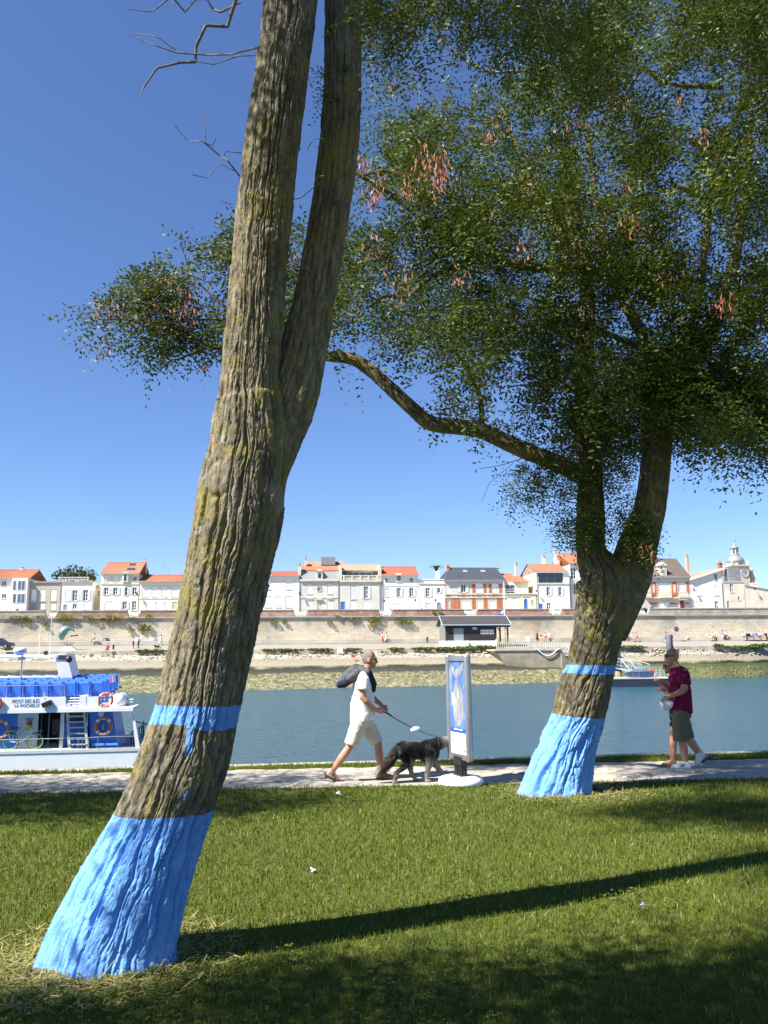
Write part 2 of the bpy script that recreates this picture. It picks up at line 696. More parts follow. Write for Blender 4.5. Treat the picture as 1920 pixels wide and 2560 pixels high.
# right-hand part of the shore is greener
sp = t.node('SeparateXYZ'); t.link(t.world_pos(), sp.inputs[0])
right = t.math('MULTIPLY', t.math('SUBTRACT', sp.outputs[0], 26.0), 0.12, True)
green = t.mix(n2, (0.035, 0.065, 0.014), (0.085, 0.105, 0.022))
fac = t.math('MULTIPLY', weed, t.math('ADD', t.math('MULTIPLY', right, 0.75), 0.0))
c = t.mix(fac, band, green)
spk = t.math('MULTIPLY', t.math('SUBTRACT', n2, 0.42), 4.0, True)
olive2 = t.mix(spk, (0.055, 0.065, 0.02), (0.34, 0.30, 0.18))
c = t.mix(t.math('MULTIPLY', t.math('MULTIPLY', weed, t.math('GREATER_THAN', z, 0.58)), t.math('SUBTRACT', 0.75, t.math('MULTIPLY', right, 0.6))), c, olive2)
dry = t.math('LESS_THAN', z, 0.44)
c = t.mix(t.math('MULTIPLY', t.math('MULTIPLY', dry, t.math('SUBTRACT', n2, 0.35)), 0.8, True), c, (0.20, 0.17, 0.12))
t.base(c).rough(0.9).bump(n2, 0.9, 0.18)
bank = link_mesh('foreshore', me, t.m)
bank['kind'] = 'structure'

# loose stones on the upper shore and in the weed: nobody could count them
ico = bmesh.new(); bmesh.ops.create_icosphere(ico, subdivisions=1, radius=1.0)
iv = np.array([v.co[:] for v in ico.verts]); ifc = np.array([[v.index for v in f.verts] for f in ico.faces]); ico.free()


def scatter_blobs(centres, sizes, seed):
    rg = np.random.default_rng(seed)
    n = len(centres)
    jit = rg.uniform(.75, 1.25, (n, len(iv), 1))
    v = iv[None] * jit * sizes[:, None, :]
    a = rg.uniform(0, 6.28, n)
    ca, sa = np.cos(a)[:, None], np.sin(a)[:, None]
    x, y = v[..., 0] * ca - v[..., 1] * sa, v[..., 0] * sa + v[..., 1] * ca
    v = np.stack([x, y, v[..., 2]], 2) + centres[:, None, :]
    f = ifc[None] + (np.arange(n) * len(iv))[:, None, None]
    return v.reshape(-1, 3), f.reshape(-1, 3)


def shore_points(n, t0, t1, seed):
    rg = np.random.default_rng(seed)
    u = rg.uniform(-70, 80, n); tq = rg.uniform(t0, t1, n)
    vw = np.interp(u, wl_u, wl_v) + 0.5 * np.sin(u * .31) + .35 * np.sin(u * .83 + 1)
    v = V_PROM - (V_PROM - vw) * tq
    zq = 0.62 + (SEA - 0.62) * tq ** .94 + 0.28 * (tq < .43)
    q = FAR.u[None] * u[:, None] + FAR.v[None] * v[:, None]
    q[:, 2] = zq
    return q


rg = np.random.default_rng(5)
q = shore_points(2600, .0, .24, 1)
sz = rg.uniform(.04, .2, (2600, 1)) ** 1.0 * np.array([[1.7, 1, .5]])
sz *= np.where(perlin(q * .25) > .0, 1.25, .6)[:, None]
v, f = scatter_blobs(q, sz, 2)
t = NT('shore_stone')
c = t.ramp(t.noise(t.world_pos(), 1.1, 3), [(0.3, (0.22, 0.185, 0.13)), (0.7, (0.42, 0.375, 0.30))])
t.base(c).rough(0.9)
o = link_mesh('shore_stones', np_mesh('shore_stones', v, f, False), t.m)
tag(o, 'loose pale limestone blocks and pebbles strewn under the promenade edge', 'stones', kind='stuff')
q = shore_points(1500, .60, .99, 3)
sz = rg.uniform(.03, .14, (1500, 1)) * np.array([[1.9, 1, .55]])
v, f = scatter_blobs(q, sz, 4)
t = NT('weedy_stone')
c = t.ramp(t.noise(t.world_pos(), 1.3, 3), [(0.3, (0.045, 0.055, 0.016)), (0.5, (0.15, 0.145, 0.06)), (0.68, (0.36, 0.32, 0.20))])
t.base(c).rough(0.8)
o = link_mesh('weedy_stones', np_mesh('weedy_stones', v, f, False), t.m)
tag(o, 'weed covered stones along the low tide waterline', 'stones', kind='stuff')

# ------------------------------------------------------------------ promenade, ledge, rampart, upper street
def far_sheet(name, pts, m):
    o = MB().add([FAR.world(*p) for p in pts], [tuple(range(len(pts)))]).build(name, m)
    o['kind'] = 'structure'
    return o


t = NT('promenade_asphalt')
n1 = t.noise(t.world_pos((.1, .3, 1)), 1.0, 4); n2 = t.noise(t.world_pos(), 3.0, 4)
t.base(t.mix(n1, (0.235, 0.213, 0.17), (0.30, 0.272, 0.22))).rough(0.9).bump(n2, .3, .02)
prom_m = t.m
far_sheet('promenade', [(-200, V_PROM, Z_PROM), (220, V_PROM, Z_PROM), (220, V_LEDGE, Z_LEDGE), (-200, V_LEDGE, Z_LEDGE)], prom_m)
EDGE = mat('promenade_edge', (0.40, 0.36, 0.29), 0.9, 0.25, 0.8, 0.5, 0.03)
o = MB().add([FAR.world(-200, V_PROM - .02, .3), FAR.world(220, V_PROM - .02, .3), FAR.world(220, V_PROM - .02, Z_PROM + .03), FAR.world(-200, V_PROM - .02, Z_PROM + .03),
              FAR.world(220, V_PROM + .5, Z_PROM + .05), FAR.world(-200, V_PROM + .5, Z_PROM + .05)], [(0, 1, 2, 3), (3, 2, 4, 5)]).build('promenade_kerb', EDGE)
o['kind'] = 'structure'
far_sheet('upper_street', [(-300, V_WALL + .3, 6.12), (330, V_WALL + .3, 6.12), (330, 900, 6.12), (-300, 900, 6.12)], prom_m)

t = NT('rampart_stone')
oc = t.coord('Object')
sx = t.node('SeparateXYZ'); t.link(oc, sx.inputs[0])
cx = t.node('CombineXYZ'); t.link(sx.outputs[0], cx.inputs[0]); t.link(sx.outputs[2], cx.inputs[1])
wob = t.noise(cx.outputs[0], .8, 3)
cx2 = t.node('CombineXYZ'); t.link(t.math('ADD', sx.outputs[0], t.math('MULTIPLY', wob, .5)), cx2.inputs[0]); t.link(t.math('ADD', sx.outputs[2], t.math('MULTIPLY', wob, .25)), cx2.inputs[1])
br = t.node('TexBrick')
br.inputs['Scale'].default_value = 1.0
br.inputs['Brick Width'].default_value = 0.85
br.inputs['Row Height'].default_value = 0.36
br.inputs['Mortar Size'].default_value = 0.022
br.inputs['Color1'].default_value = (0.60, 0.535, 0.42, 1)
br.inputs['Color2'].default_value = (0.50, 0.44, 0.335, 1)
br.inputs['Mortar'].default_value = (0.43, 0.37, 0.28, 1)
t.link(cx2.outputs[0], br.inputs['Vector'])
n1 = t.noise(cx.outputs[0], .14, 4, .6); n2 = t.noise(cx.outputs[0], 1.5, 5, .65); n4 = t.noise(cx.outputs[0], .35, 3)
up = t.math('MULTIPLY', t.math('SUBTRACT', sx.outputs[2], 3.6), .5, True)
grey = t.math('MULTIPLY', t.math('ADD', t.math('MULTIPLY', t.math('SUBTRACT', n1, .47), 6.0, True), t.math('MULTIPLY', up, .32)), t.math('ADD', .45, t.math('MULTIPLY', up, .65)), True)
c = t.mix(t.math('MULTIPLY', grey, .95), br.outputs['Color'], (0.24, 0.228, 0.195))
ochre = t.math('MULTIPLY', t.math('SUBTRACT', n4, .56), 6.0, True)
c = t.mix(t.math('MULTIPLY', ochre, .5), c, (0.55, 0.38, 0.20))
pit = t.math('MULTIPLY', t.math('SUBTRACT', n2, .585), 7.0, True)
c = t.mix(t.math('MULTIPLY', pit, .75), c, (0.14, 0.12, 0.075))
t.base(c).rough(0.95).bump(t.math('ADD', n2, br.outputs['Fac']), .6, .06)
RAMPART = t.m
t = NT('parapet_brick')
oc = t.coord('Object')
n1 = t.noise(oc, .7, 5, .65); n2 = t.noise(oc, 5, 3)
c = t.ramp(n1, [(0.32, (0.20, 0.165, 0.125)), (0.5, (0.33, 0.175, 0.125)), (0.68, (0.42, 0.34, 0.26))])
t.base(c).rough(.95).bump(n2, .5, .03)
PARA_BRICK = t.m
t = NT('parapet_stone')
oc = t.coord('Object')
n1 = t.noise(oc, .8, 5, .7)
t.base(t.ramp(n1, [(0.3, (0.22, 0.20, 0.16)), (0.7, (0.48, 0.43, 0.33))])).rough(.95).bump(n1, .6, .05)
PARA_STONE = t.m
COPING = mat('coping_grey', (0.33, 0.31, 0.28), .9, .2, .6, .3, .02)

ramp = empty('rampart_wall', (0, 0, 0), FAR_RZ, 'long pale stone rampart wall with stains, ledge and parapet behind the promenade', 'wall')
# the empty's own axes are the FAR frame: x = u, y = v
box('wall_face', RAMPART, ramp, -120, 130, V_WALL, V_WALL + 1.2, .8, 6.05)
MB().prism_x([(V_WALL - .22, 6.05), (V_WALL + 1.2, 6.05), (V_WALL + 1.2, 6.24), (V_WALL - .22, 6.24)], -120, 130).build('cornice', COPING, ramp)
gaps_px = [(117, 139), (323, 346), (533, 557), (740, 764), (952.5, 976), (1164, 1189), (1377, 1400), (1587, 1619)]
gaps = []
for a, b in gaps_px:
    gaps.append((FAR.uz(a, 1530, V_WALL)[0], FAR.uz(b, 1530, V_WALL)[0]))
segs, prev = [], -120.0
for a, b in gaps:
    segs.append((prev, a)); prev = b
segs.append((prev, 130.0))
PT = 7.27
STEP = mat('pale_step', (0.66, 0.62, 0.54), .85, .1, 2)
IRON = mat('dark_iron', (0.05, 0.05, 0.055), .5, .2, 8)
for i, (a, b) in enumerate(segs):
    m = PARA_STONE if i == len(segs) - 1 or i == 0 else PARA_BRICK
    pr = MB().prism([(a, 6.24), (b, 6.24), (b - .35, PT - .12), (a + .35, PT - .12)], V_WALL, V_WALL + .6).build('parapet', m, ramp)
    MB().prism([(a + .30, PT - .12), (b - .30, PT - .12), (b - .38, PT + .04), (a + .38, PT + .04)], V_WALL - .07, V_WALL + .67).build('coping', COPING, pr)
for a, b in gaps:
    st = MB()
    for k in range(4):
        st.box(a + .1, b - .1, V_WALL + .15 + k * .28, V_WALL + 1.3, 6.24 + .0 + k * .17, 6.24 + (k + 1) * .17 - .004)
    st.build('steps', STEP, ramp)
    rl = MB()
    for zz in (6.5, 6.75, 7.0, 7.22):
        rl.tube([(a + .3, V_WALL + .1, zz), (b - .3, V_WALL + .1, zz)], .018, 5)
    rl.build('railing', IRON, ramp)
# low ledge that people sit on, with the darker riser below
MB().prism_x([(V_LEDGE, 1.45), (V_WALL - .05, 1.45), (V_WALL - .05, 2.62), (V_LEDGE, 2.58)], -120, 130).build('ledge', mat('ledge_stone', (0.44, 0.40, 0.33), .9, .2, .35, .4, .03), ramp)
for k in range(60):
    a = -100 + k * 3.6
    box('kerb_stone', COPING, ramp, a, a + 3.55, V_LEDGE - .45, V_LEDGE - .004, 1.4, 2.02 + (k % 3) * .008)
# ================================================================== trees
DS = 1920.0 / 1659.0          # the outlines below were read off a 1659 px wide view


def spline(pts, n):
    """Catmull-Rom through pts (k,d), resampled evenly to n rows"""
    pts = np.asarray(pts, float)
    P = np.vstack([2 * pts[0] - pts[1], pts, 2 * pts[-1] - pts[-2]])
    out = []
    for i in range(1, len(P) - 2):
        tt_ = np.linspace(0, 1, 24, endpoint=False)[:, None]
        a, b, c_, d = P[i - 1], P[i], P[i + 1], P[i + 2]
        out.append(.5 * (2 * b + (c_ - a) * tt_ + (2 * a - 5 * b + 4 * c_ - d) * tt_ ** 2 + (3 * b - a - 3 * c_ + d) * tt_ ** 3))
    out = np.vstack(out + [pts[-1:]])
    s = np.concatenate([[0], np.cumsum(np.linalg.norm(np.diff(out[:, :3], axis=0), axis=1))])
    q = np.linspace(0, s[-1], n)
    return np.stack([np.interp(q, s, out[:, k]) for k in range(out.shape[1])], 1), q


def bark_tube(rows, nth, nz, seed, depth=.02, cols=26, flare=0.0, knots=(), twist=0.0, squash=1.0, straight=False):
    """rows: (x,y,z,radius). Returns verts, quads; the furrows between long bark plates are real relief"""
    if straight:
        rows = np.asarray(rows, float)
        s_ = np.concatenate([[0], np.cumsum(np.linalg.norm(np.diff(rows[:, :3], axis=0), axis=1))])
        s = np.linspace(0, s_[-1], nz)
        c = np.stack([np.interp(s, s_, rows[:, k]) for k in range(4)], 1)
    else:
        c, s = spline(rows, nz)
    P, rad = c[:, :3], np.maximum(c[:, 3], .003)
    tg = np.gradient(P, axis=0)
    tg /= np.linalg.norm(tg, axis=1)[:, None]
    ref = np.array([0, -1.0, 0])          # angle 0 looks at the camera
    A = ref - tg * (tg @ ref)[:, None]
    A /= np.linalg.norm(A, axis=1)[:, None]
    B = np.cross(tg, A)
    th = np.linspace(0, 2 * math.pi, nth, endpoint=False)
    th = th - .42 * np.sin(th)          # finer furrows where they are seen from close by
    TH, SS = np.meshgrid(th, s)
    RR = np.repeat(rad[:, None], nth, 1)
    sh = TH.shape
    ring = np.stack([np.cos(TH), np.sin(TH), SS * 0], 2).reshape(-1, 3)
    sv = SS.ravel()

    def rn(kr, ks, o):
        return perlin(ring * kr + np.stack([sv * 0, sv * 0, sv * ks], 1) + o + seed * 7.3).reshape(sh)

    wob = .85 * rn(3.0, 1.5, 1) + .55 * rn(7.0, 5.0, 11) + .10 * rn(14.0, 16.0, 21)

    def furrows(n_cols, off, width):
        ph = TH / (2 * math.pi) * n_cols + wob * n_cols / 26 * 1.0 + twist * SS * n_cols / 6.283 + off
        i = np.floor(ph)
        f = ph - i
        dd = np.minimum(f, 1 - f)
        e = np.floor(ph + .5) % n_cols               # which furrow
        live = perlin(np.stack([e.ravel() * 3.7 + off * 5, sv * 3.0, sv * 0 + seed], 1)).reshape(sh)
        amt = .35 + .65 * sstep(-.28, .10, live)
        w = width * (.65 + .6 * sstep(-.2, .4, live))
        return np.clip(1 - dd / w, 0, 1) ** .75 * amt, i % n_cols, f

    g1, col, f = furrows(cols, 0.0, .17)
    g2, col2, _ = furrows(cols * 2, .37, .16)
    rnd = np.modf(np.abs(np.sin(col * 12.9898 + seed) * 43758.5453))[0]
    # plates break across now and then
    cs = SS * (5.5 + 3 * rnd) + rnd * 9 + .25 * np.sin(f * 6.283 + rnd * 6)
    cf = cs - np.floor(cs)
    g4 = np.clip(1 - np.minimum(cf, 1 - cf) / .06, 0, 1) * (rn(5, 7, 33) > -.05)
    fine = rn(26.0, 30.0, 41) + .6 * rn(60.0, 70.0, 51)
    plate = np.modf(np.abs(np.sin((col + np.floor(cs) * 3.1) * 78.233) * 9631.7))[0] - .5
    d = -depth * 1.5 * g1 - depth * .55 * g2 - depth * .45 * g4 * (1 - g1) + depth * .32 * fine + depth * .55 * plate * (1 - g1)
    d = d * np.clip(RR / .16, .2, 1.0)
    d += rn(1.2, 1.0, 61) * .045 * RR
    if flare:
        f_ = np.exp(-SS / .30)
        lobes = .5 + .5 * np.cos(TH * 5 + seed + 1.2 * np.sin(TH * 2 + seed))
        d += f_ * RR * flare * (lobes - .45)
    for (s0, th0, rr, hgt) in knots:
        dth = (TH - th0 + math.pi) % (2 * math.pi) - math.pi
        e = np.sqrt(((SS - s0) / 1.15) ** 2 + (dth * RR) ** 2)
        ink = np.exp(-(e / (rr * 1.15)) ** 6)
        d = d * (1 - ink * .75)
        d += hgt * np.exp(-(e / (rr * 1.5)) ** 4) + .16 * hgt * np.cos(e / rr * 9 + 1.5 * dth) * ink
        d -= .6 * hgt * np.exp(-((e - rr * 1.2) / (rr * .15)) ** 2)
        d -= .8 * hgt * np.exp(-(((SS - s0 + rr * 1.4) / (.3 * rr)) ** 2 + (dth * RR / (.6 * rr)) ** 2))
    rr_ = RR + d
    V = P[:, None, :] + A[:, None, :] * (np.cos(TH) * rr_ * squash)[..., None] + B[:, None, :] * (np.sin(TH) * rr_)[..., None]
    ids = np.arange(nz * nth).reshape(nz, nth)
    nxt = np.roll(ids, -1, 1)
    F = np.stack([ids[:-1].ravel(), nxt[:-1].ravel(), nxt[1:].ravel(), ids[1:].ravel()], 1)
    return V.reshape(-1, 3), F


def outline_rows(rows, Yf, sc=1.0):
    out = []
    for i, (y, l, r) in enumerate(rows):
        Y = Yf(i / (len(rows) - 1)) if callable(Yf) else Yf
        a, b = at(l * sc, y * sc, Y), at(r * sc, y * sc, Y)
        out.append([*((a + b) / 2), np.linalg.norm(b - a) / 2 * .97])
    return out


def line_rows(pts, Y0, Y1=None):
    """pts: (x, y, width) in the 1659 px view"""
    Y1 = Y0 if Y1 is None else Y1
    out = []
    for i, (x, y, w) in enumerate(pts):
        Y = Y0 + (Y1 - Y0) * i / max(1, len(pts) - 1)
        p_ = at(x * DS, y * DS, Y)
        out.append([*p_, max(w * DS / 2 / F_PX * Y, .003)])
    return out


def bark_mat(name, painted, lichen=.5, base=(0.160, 0.138, 0.094), dark=(0.072, 0.060, 0.039)):
    t = NT(name)
    p = t.coord('Object')
    mp = t.node('Mapping'); mp.inputs['Scale'].default_value = (9, 9, 2.6); t.link(p, mp.inputs['Vector'])
    n1 = t.noise(mp.outputs[0], 1.6, 6, .65)
    n2 = t.noise(p, 5.0, 5, .7)
    n3 = t.noise(p, 55, 4, .7)
    n5 = t.noise(p, 1.1, 3)
    n6 = t.noise(mp.outputs[0], 5.5, 5, .7)
    c = t.ramp(t.math('ADD', t.math('MULTIPLY', n1, .5), t.math('MULTIPLY', n6, .5)), [(0.38, dark), (0.5, base), (0.62, tuple(x * 1.8 for x in base))])
    lf = t.math('MULTIPLY', t.math('SUBTRACT', t.math('ADD', n2, t.math('MULTIPLY', n5, .45)), .79 - .1 * lichen), 7.0, True)
    c = t.mix(t.math('MULTIPLY', lf, .8), c, (0.225, 0.19, 0.045))
    gl = t.math('MULTIPLY', t.math('SUBTRACT', t.noise(p, 8.5, 4), .63), 9.0, True)
    c = t.mix(t.math('MULTIPLY', gl, .7), c, (0.36, 0.36, 0.29))
    if painted:
        jag = t.math('MULTIPLY', t.math('SUBTRACT', t.noise(p, 14, 4, .7), .5), .5)
        pm = t.math('GREATER_THAN', t.math('ADD', t.attr('paint'), jag), .5)
        pc = t.ramp(t.noise(p, 6, 4), [(0.3, (0.125, 0.31, 0.68)), (0.7, (0.185, 0.395, 0.78))])
        chip = t.math('MULTIPLY', t.math('SUBTRACT', t.noise(p, 30, 4, .7), .69), 20.0, True)
        pc = t.mix(t.math('MULTIPLY', chip, .55), pc, (0.10, 0.12, 0.15))
        c = t.mix(pm, c, pc)
    t.base(c).rough(.9)
    t.b.inputs['Specular IOR Level'].default_value = .25
    t.bump(t.math('ADD', n3, n1), .8, .009)
    return t.m


BARK1 = bark_mat('locust_bark_painted', True)
BARK2 = bark_mat('locust_bark_painted_old', True, .7, (0.125, 0.107, 0.072))
BARK = bark_mat('locust_bark', False, .6, (0.095, 0.080, 0.056), (0.038, 0.032, 0.022))
DEADWOOD = mat('dead_wood', (0.19, 0.17, 0.14), .9, .3, 12, .4, .004)


def merge(parts):
    vs, fs, n = [], [], 0
    for v, f in parts:
        vs.append(v); fs.append(f + n); n += len(v)
    return np.vstack(vs), np.vstack(fs)


# ------------------------------------------------------------------ leaves
def leaf_mat(name, dark, light, old=(0.16, 0.13, 0.02)):
    t = NT(name)
    a = t.attr('tint')
    c = t.ramp(a, [(0.0, dark), (0.6, light), (0.93, tuple(x * 1.35 for x in light)), (1.0, old)])
    t.base(c).rough(.55)
    t.b.inputs['Specular IOR Level'].default_value = .35
    tr = t.node('BsdfTranslucent')
    t.link(t.mix(.5, c, (0.12, 0.16, 0.01)), tr.inputs['Color'])
    mx = t.node('MixShader'); mx.inputs[0].default_value = .22
    t.link(t.b.outputs[0], mx.inputs[1]); t.link(tr.outputs[0], mx.inputs[2])
    t.link(mx.outputs[0], t.out.inputs['Surface'])
    return t.m


LEAF = leaf_mat('locust_leaf', (0.010, 0.026, 0.004), (0.088, 0.118, 0.010))
POD = mat('seed_pod', (0.30, 0.105, 0.045), .7, .35, 4)


def unit(v): return v / np.maximum(np.linalg.norm(v, axis=1)[:, None], 1e-9)


def compound_leaves(base, direc, rg, size=1.0, pairs=6):
    """pinnate leaves: rows of small pointed-oval leaflets either side of a drooping stalk"""
    n = len(base)
    L = rg.uniform(.15, .25, n) * size
    d = unit(direc)
    up = np.tile([0, 0, 1.0], (n, 1)) + rg.normal(0, .35, (n, 3))
    side = unit(np.cross(d, up)); nrm = unit(np.cross(side, d))
    V, T = [], []
    tint = rg.beta(2.0, 2.4, n) * .62 + .42 * np.clip(.5 + 1.1 * perlin(base * 1.1 + 4), 0, 1)
    tint = np.where(rg.random(n) < .03, rg.uniform(.95, 1, n), np.minimum(tint, .93))
    for k in range(pairs * 2 + 1):
        j = k // 2
        fr = (j + 1.0) / (pairs + .6) if k < pairs * 2 else 1.0
        sg = 1 if k % 2 else -1
        if k == pairs * 2: sg = 0
        droop = -(fr ** 2) * L * rg.uniform(.15, .5, n)
        o = base + d * (L * fr)[:, None] + np.array([0, 0, 1.0]) * droop[:, None]
        if sg: ax = unit(side * sg + d * .35 + nrm * rg.normal(-.15, .35, n)[:, None])
        else: ax = d
        ln = rg.uniform(.034, .05, n) * size * (1 - .25 * abs(fr - .5))
        w = ln * rg.uniform(.36, .48, n)
        cr = unit(np.cross(ax, nrm + rg.normal(0, .28, (n, 3))))
        a = o + ax * (.004 * size)
        tip = a + ax * ln[:, None]
        mid = a + ax * (ln * .55)[:, None]
        V.append(np.stack([a, mid + cr * (w * .5)[:, None], tip, mid - cr * (w * .5)[:, None]], 1))
        T.append(np.repeat(np.clip(tint + rg.normal(0, .04, n), 0, 1)[:, None], 4, 1))
    V = np.stack(V, 1).reshape(-1, 3)
    T = np.stack(T, 1).reshape(-1)
    F = np.arange(len(V)).reshape(-1, 4)
    return V, F, T


def twigs_to_leaves(centre, axis, rg, per=9, tl=(.3, .6), size=1.0, pairs=6):
    n = len(centre)
    d = unit(unit(axis) + rg.normal(0, .55, (n, 3)) + np.array([0, 0, -.12]))
    L = rg.uniform(*tl, n)
    s0 = centre - d * (L * .5)[:, None]
    fr = np.linspace(.12, 1, per)
    b = s0[:, None, :] + d[:, None, :] * (L[:, None] * fr[None])[..., None]
    b[:, :, 2] -= (fr[None] ** 2) * (L * .18)[:, None]
    ld = d[:, None, :] * .55 + rg.normal(0, .8, (n, per, 3)) + np.array([0, 0, -.18])
    V, F, T = compound_leaves(b.reshape(-1, 3), ld.reshape(-1, 3), rg, size, pairs)
    return V, F, T, s0, d, L


def twig_tubes(s0, d, L, r=.0035):
    """three-sided twigs as one mesh"""
    n = len(s0)
    ref = np.where(np.abs(d[:, 2:3]) < .9, [[0, 0, 1.0]], [[1.0, 0, 0]])
    a = unit(np.cross(d, ref)); b = np.cross(d, a)
    V = []
    for fr, rr in ((0, 1.0), (.5, .8), (1, .25)):
        p_ = s0 + d * (L * fr)[:, None]
        p_ = p_ - np.array([0, 0, 1.0]) * ((fr ** 2) * L * .18)[:, None]
        for k in range(3):
            an = 2 * math.pi * k / 3
            V.append(p_ + (a * math.cos(an) + b * math.sin(an)) * r * rr)
    V = np.stack(V, 1)
    f = []
    for i in range(2):
        for k in range(3):
            f.append([i * 3 + k, i * 3 + (k + 1) % 3, i * 3 + 3 + (k + 1) % 3, i * 3 + 3 + k])
    F = np.array(f)[None] + (np.arange(n) * 9)[:, None, None]
    return V.reshape(-1, 3), F.reshape(-1, 4)


def in_poly(x, y, poly):
    poly = np.asarray(poly, float)
    c_ = np.zeros(len(x), bool)
    j = len(poly) - 1
    for i in range(len(poly)):
        xi, yi = poly[i]; xj, yj = poly[j]
        hit = ((yi > y) != (yj > y)) & (x < (xj - xi) * (y - yi) / (yj - yi + 1e-12) + xi)
        c_ ^= hit
        j = i
    return c_


def sample_poly(poly, n, Y0, Y1, rg, gate=None, gscale=.9):
    poly = np.asarray(poly, float)
    lo, hi = poly.min(0), poly.max(0)
    out = []
    got = 0
    for _ in range(60):
        m_ = n * 3
        x = rg.uniform(lo[0], hi[0], m_); y = rg.uniform(lo[1], hi[1], m_)
        Y = rg.uniform(Y0, Y1, m_)
        P = at_np(x * DS, y * DS, Y)
        ok = in_poly(x, y, poly)
        if gate is not None:
            ok &= (perlin(P * gscale + 3.3) + .5 * perlin(P * gscale * 2.3)) > gate
        out.append(P[ok]); got += ok.sum()
        if got >= n: break
    return np.vstack(out)[:n]


def pods(centres, rg, per=8, size=1.0):
    n = len(centres) * per
    c = np.repeat(centres, per, 0) + rg.normal(0, .05, (n, 3)) * size
    L = rg.uniform(.045, .085, n) * size; w = rg.uniform(.010, .016, n) * size
    ax = unit(rg.normal(0, .28, (n, 3)) + np.array([0, 0, -1.0]))
    cr = unit(np.cross(ax, rg.normal(0, 1, (n, 3))))
    nn = np.cross(ax, cr)
    mid = c + ax * (L * .5)[:, None]
    tip = c + ax * L[:, None]
    V = np.stack([c, mid + cr * w[:, None] * .5 + nn * .002, tip, mid - cr * w[:, None] * .5 + nn * .002], 1).reshape(-1, 3)
    return V, np.arange(len(V)).reshape(-1, 4)


def put(name, v, f, m, parent, smooth=True, kind=None, label=None):
    """world-space geometry as a part of parent (an unrotated Empty)"""
    off = np.array(parent.location)
    me = np_mesh(name, v - off, f, smooth)
    o = link_mesh(name, me, m, parent)
    if kind: o['kind'] = kind
    if label: o['label'] = label
    return o


# ================================================================== near tree
Y1 = 5.3
base1 = on_z(290, 2333, 0)
tree1 = empty('locust_tree', (float(base1[0]), Y1, 0), 0, 'big leaning locust tree with forked trunk, knot and blue painted foot on the lawn', 'tree', 'locust trees with blue painted feet')
main_rows = [(2440, 85, 470), (2351, 127, 452), (2280, 162, 466), (2206, 199, 483), (2047, 288, 525), (1881, 351, 581), (1772, 386, 601), (1696, 403, 619), (1515, 441, 657), (1316, 476, 705), (1207, 497, 715), (1117, 521, 724), (1008, 537, 712), (955, 549, 700),
             (694, 575, 716), (434, 599, 742), (217, 631, 768), (0, 660, 796), (-300, 700, 830), (-700, 740, 850)]
stem_rows = [(1316, 580, 700), (1207, 600, 716), (1117, 622, 747), (1008, 655, 792), (900, 690, 816), (694, 744, 848), (434, 788, 890), (217, 807, 905), (0, 811, 902), (-300, 815, 900), (-700, 830, 890)]
r1 = outline_rows(main_rows, Y1)
v1, f1 = bark_tube(r1, 270, 820, 1.0, .025, 25, .16,
                   knots=[(3.06, 2 * math.pi - .42, .085, .017), (2.98, 1.15, .09, .018), (4.75, .5, .05, .02)], twist=.05, squash=.76)
r1b = outline_rows(stem_rows, lambda q: Y1 + .05 + .15 * min(1, q * 2))
v1b, f1b = bark_tube(r1b, 130, 420, 2.0, .017, 18, 0, knots=[(1.62, .75, .05, .02)], twist=.05, squash=.85)
nmain = len(v1)
vv, ff = merge([(v1, f1), (v1b, f1b)])
o = put('trunk', vv, ff, BARK1, tree1)
# brushed-on paint: foot and a band
zb = lambda y: float(at(400, y, Y1 - .25)[2])
X = vv[:, 0]
xr = (X - at(490, 1800, Y1)[0])
edge = .012 * perlin(vv * [9, 9, 1]) + .010 * perlin(vv * 25)
z0 = zb(2049) + .02 * xr
pfoot = sstep(.008, -.008, vv[:, 2] - z0 + edge)
zt = zb(1769) - .03 * xr
zbm = zb(1824) - .10 * (xr - .0) + .035 * perlin(vv * [7, 7, .4] + 5)
pband = sstep(.008, -.008, vv[:, 2] - zt + edge) * sstep(-.008, .008, vv[:, 2] - zbm + edge)
drip = (perlin(vv * [16, 16, .9] + 2) > .40) & (vv[:, 2] < zbm) & (vv[:, 2] > z0 + .06) & (X > at(455, 1900, Y1)[0]) & (X < at(545, 1900, Y1)[0]) & (perlin(vv * [5, 5, 5] + 8) > -.05)
paint = np.clip(pfoot + pband + drip * .9, 0, 1)
paint[nmain:] = 0
paint[vv[:, 2] < .015 + .05 * perlin(vv * 6)] *= .35
set_attr(o.data, 'paint', paint)

# dead snags on the near tree
def snag(parent, chains, Y, m, name='dead_branch'):
    for ch in chains:
        rows = line_rows(ch, Y)
        # crooked wood
        rr = np.random.default_rng(int(abs(ch[0][0] * 7 + ch[0][1])))
        for q_ in rows[1:-1]:
            q_[0] += rr.normal(0, .012); q_[2] += rr.normal(0, .012); q_[1] += rr.normal(0, .05)
        rows = [[*r_[:3], r_[3] * .72] for r_ in rows]
        v, f = bark_tube(rows, 8, max(16, len(rows) * 7), 5.0 + ch[0][0], .004, 5, straight=True)
        put(name, v, f, m, parent)


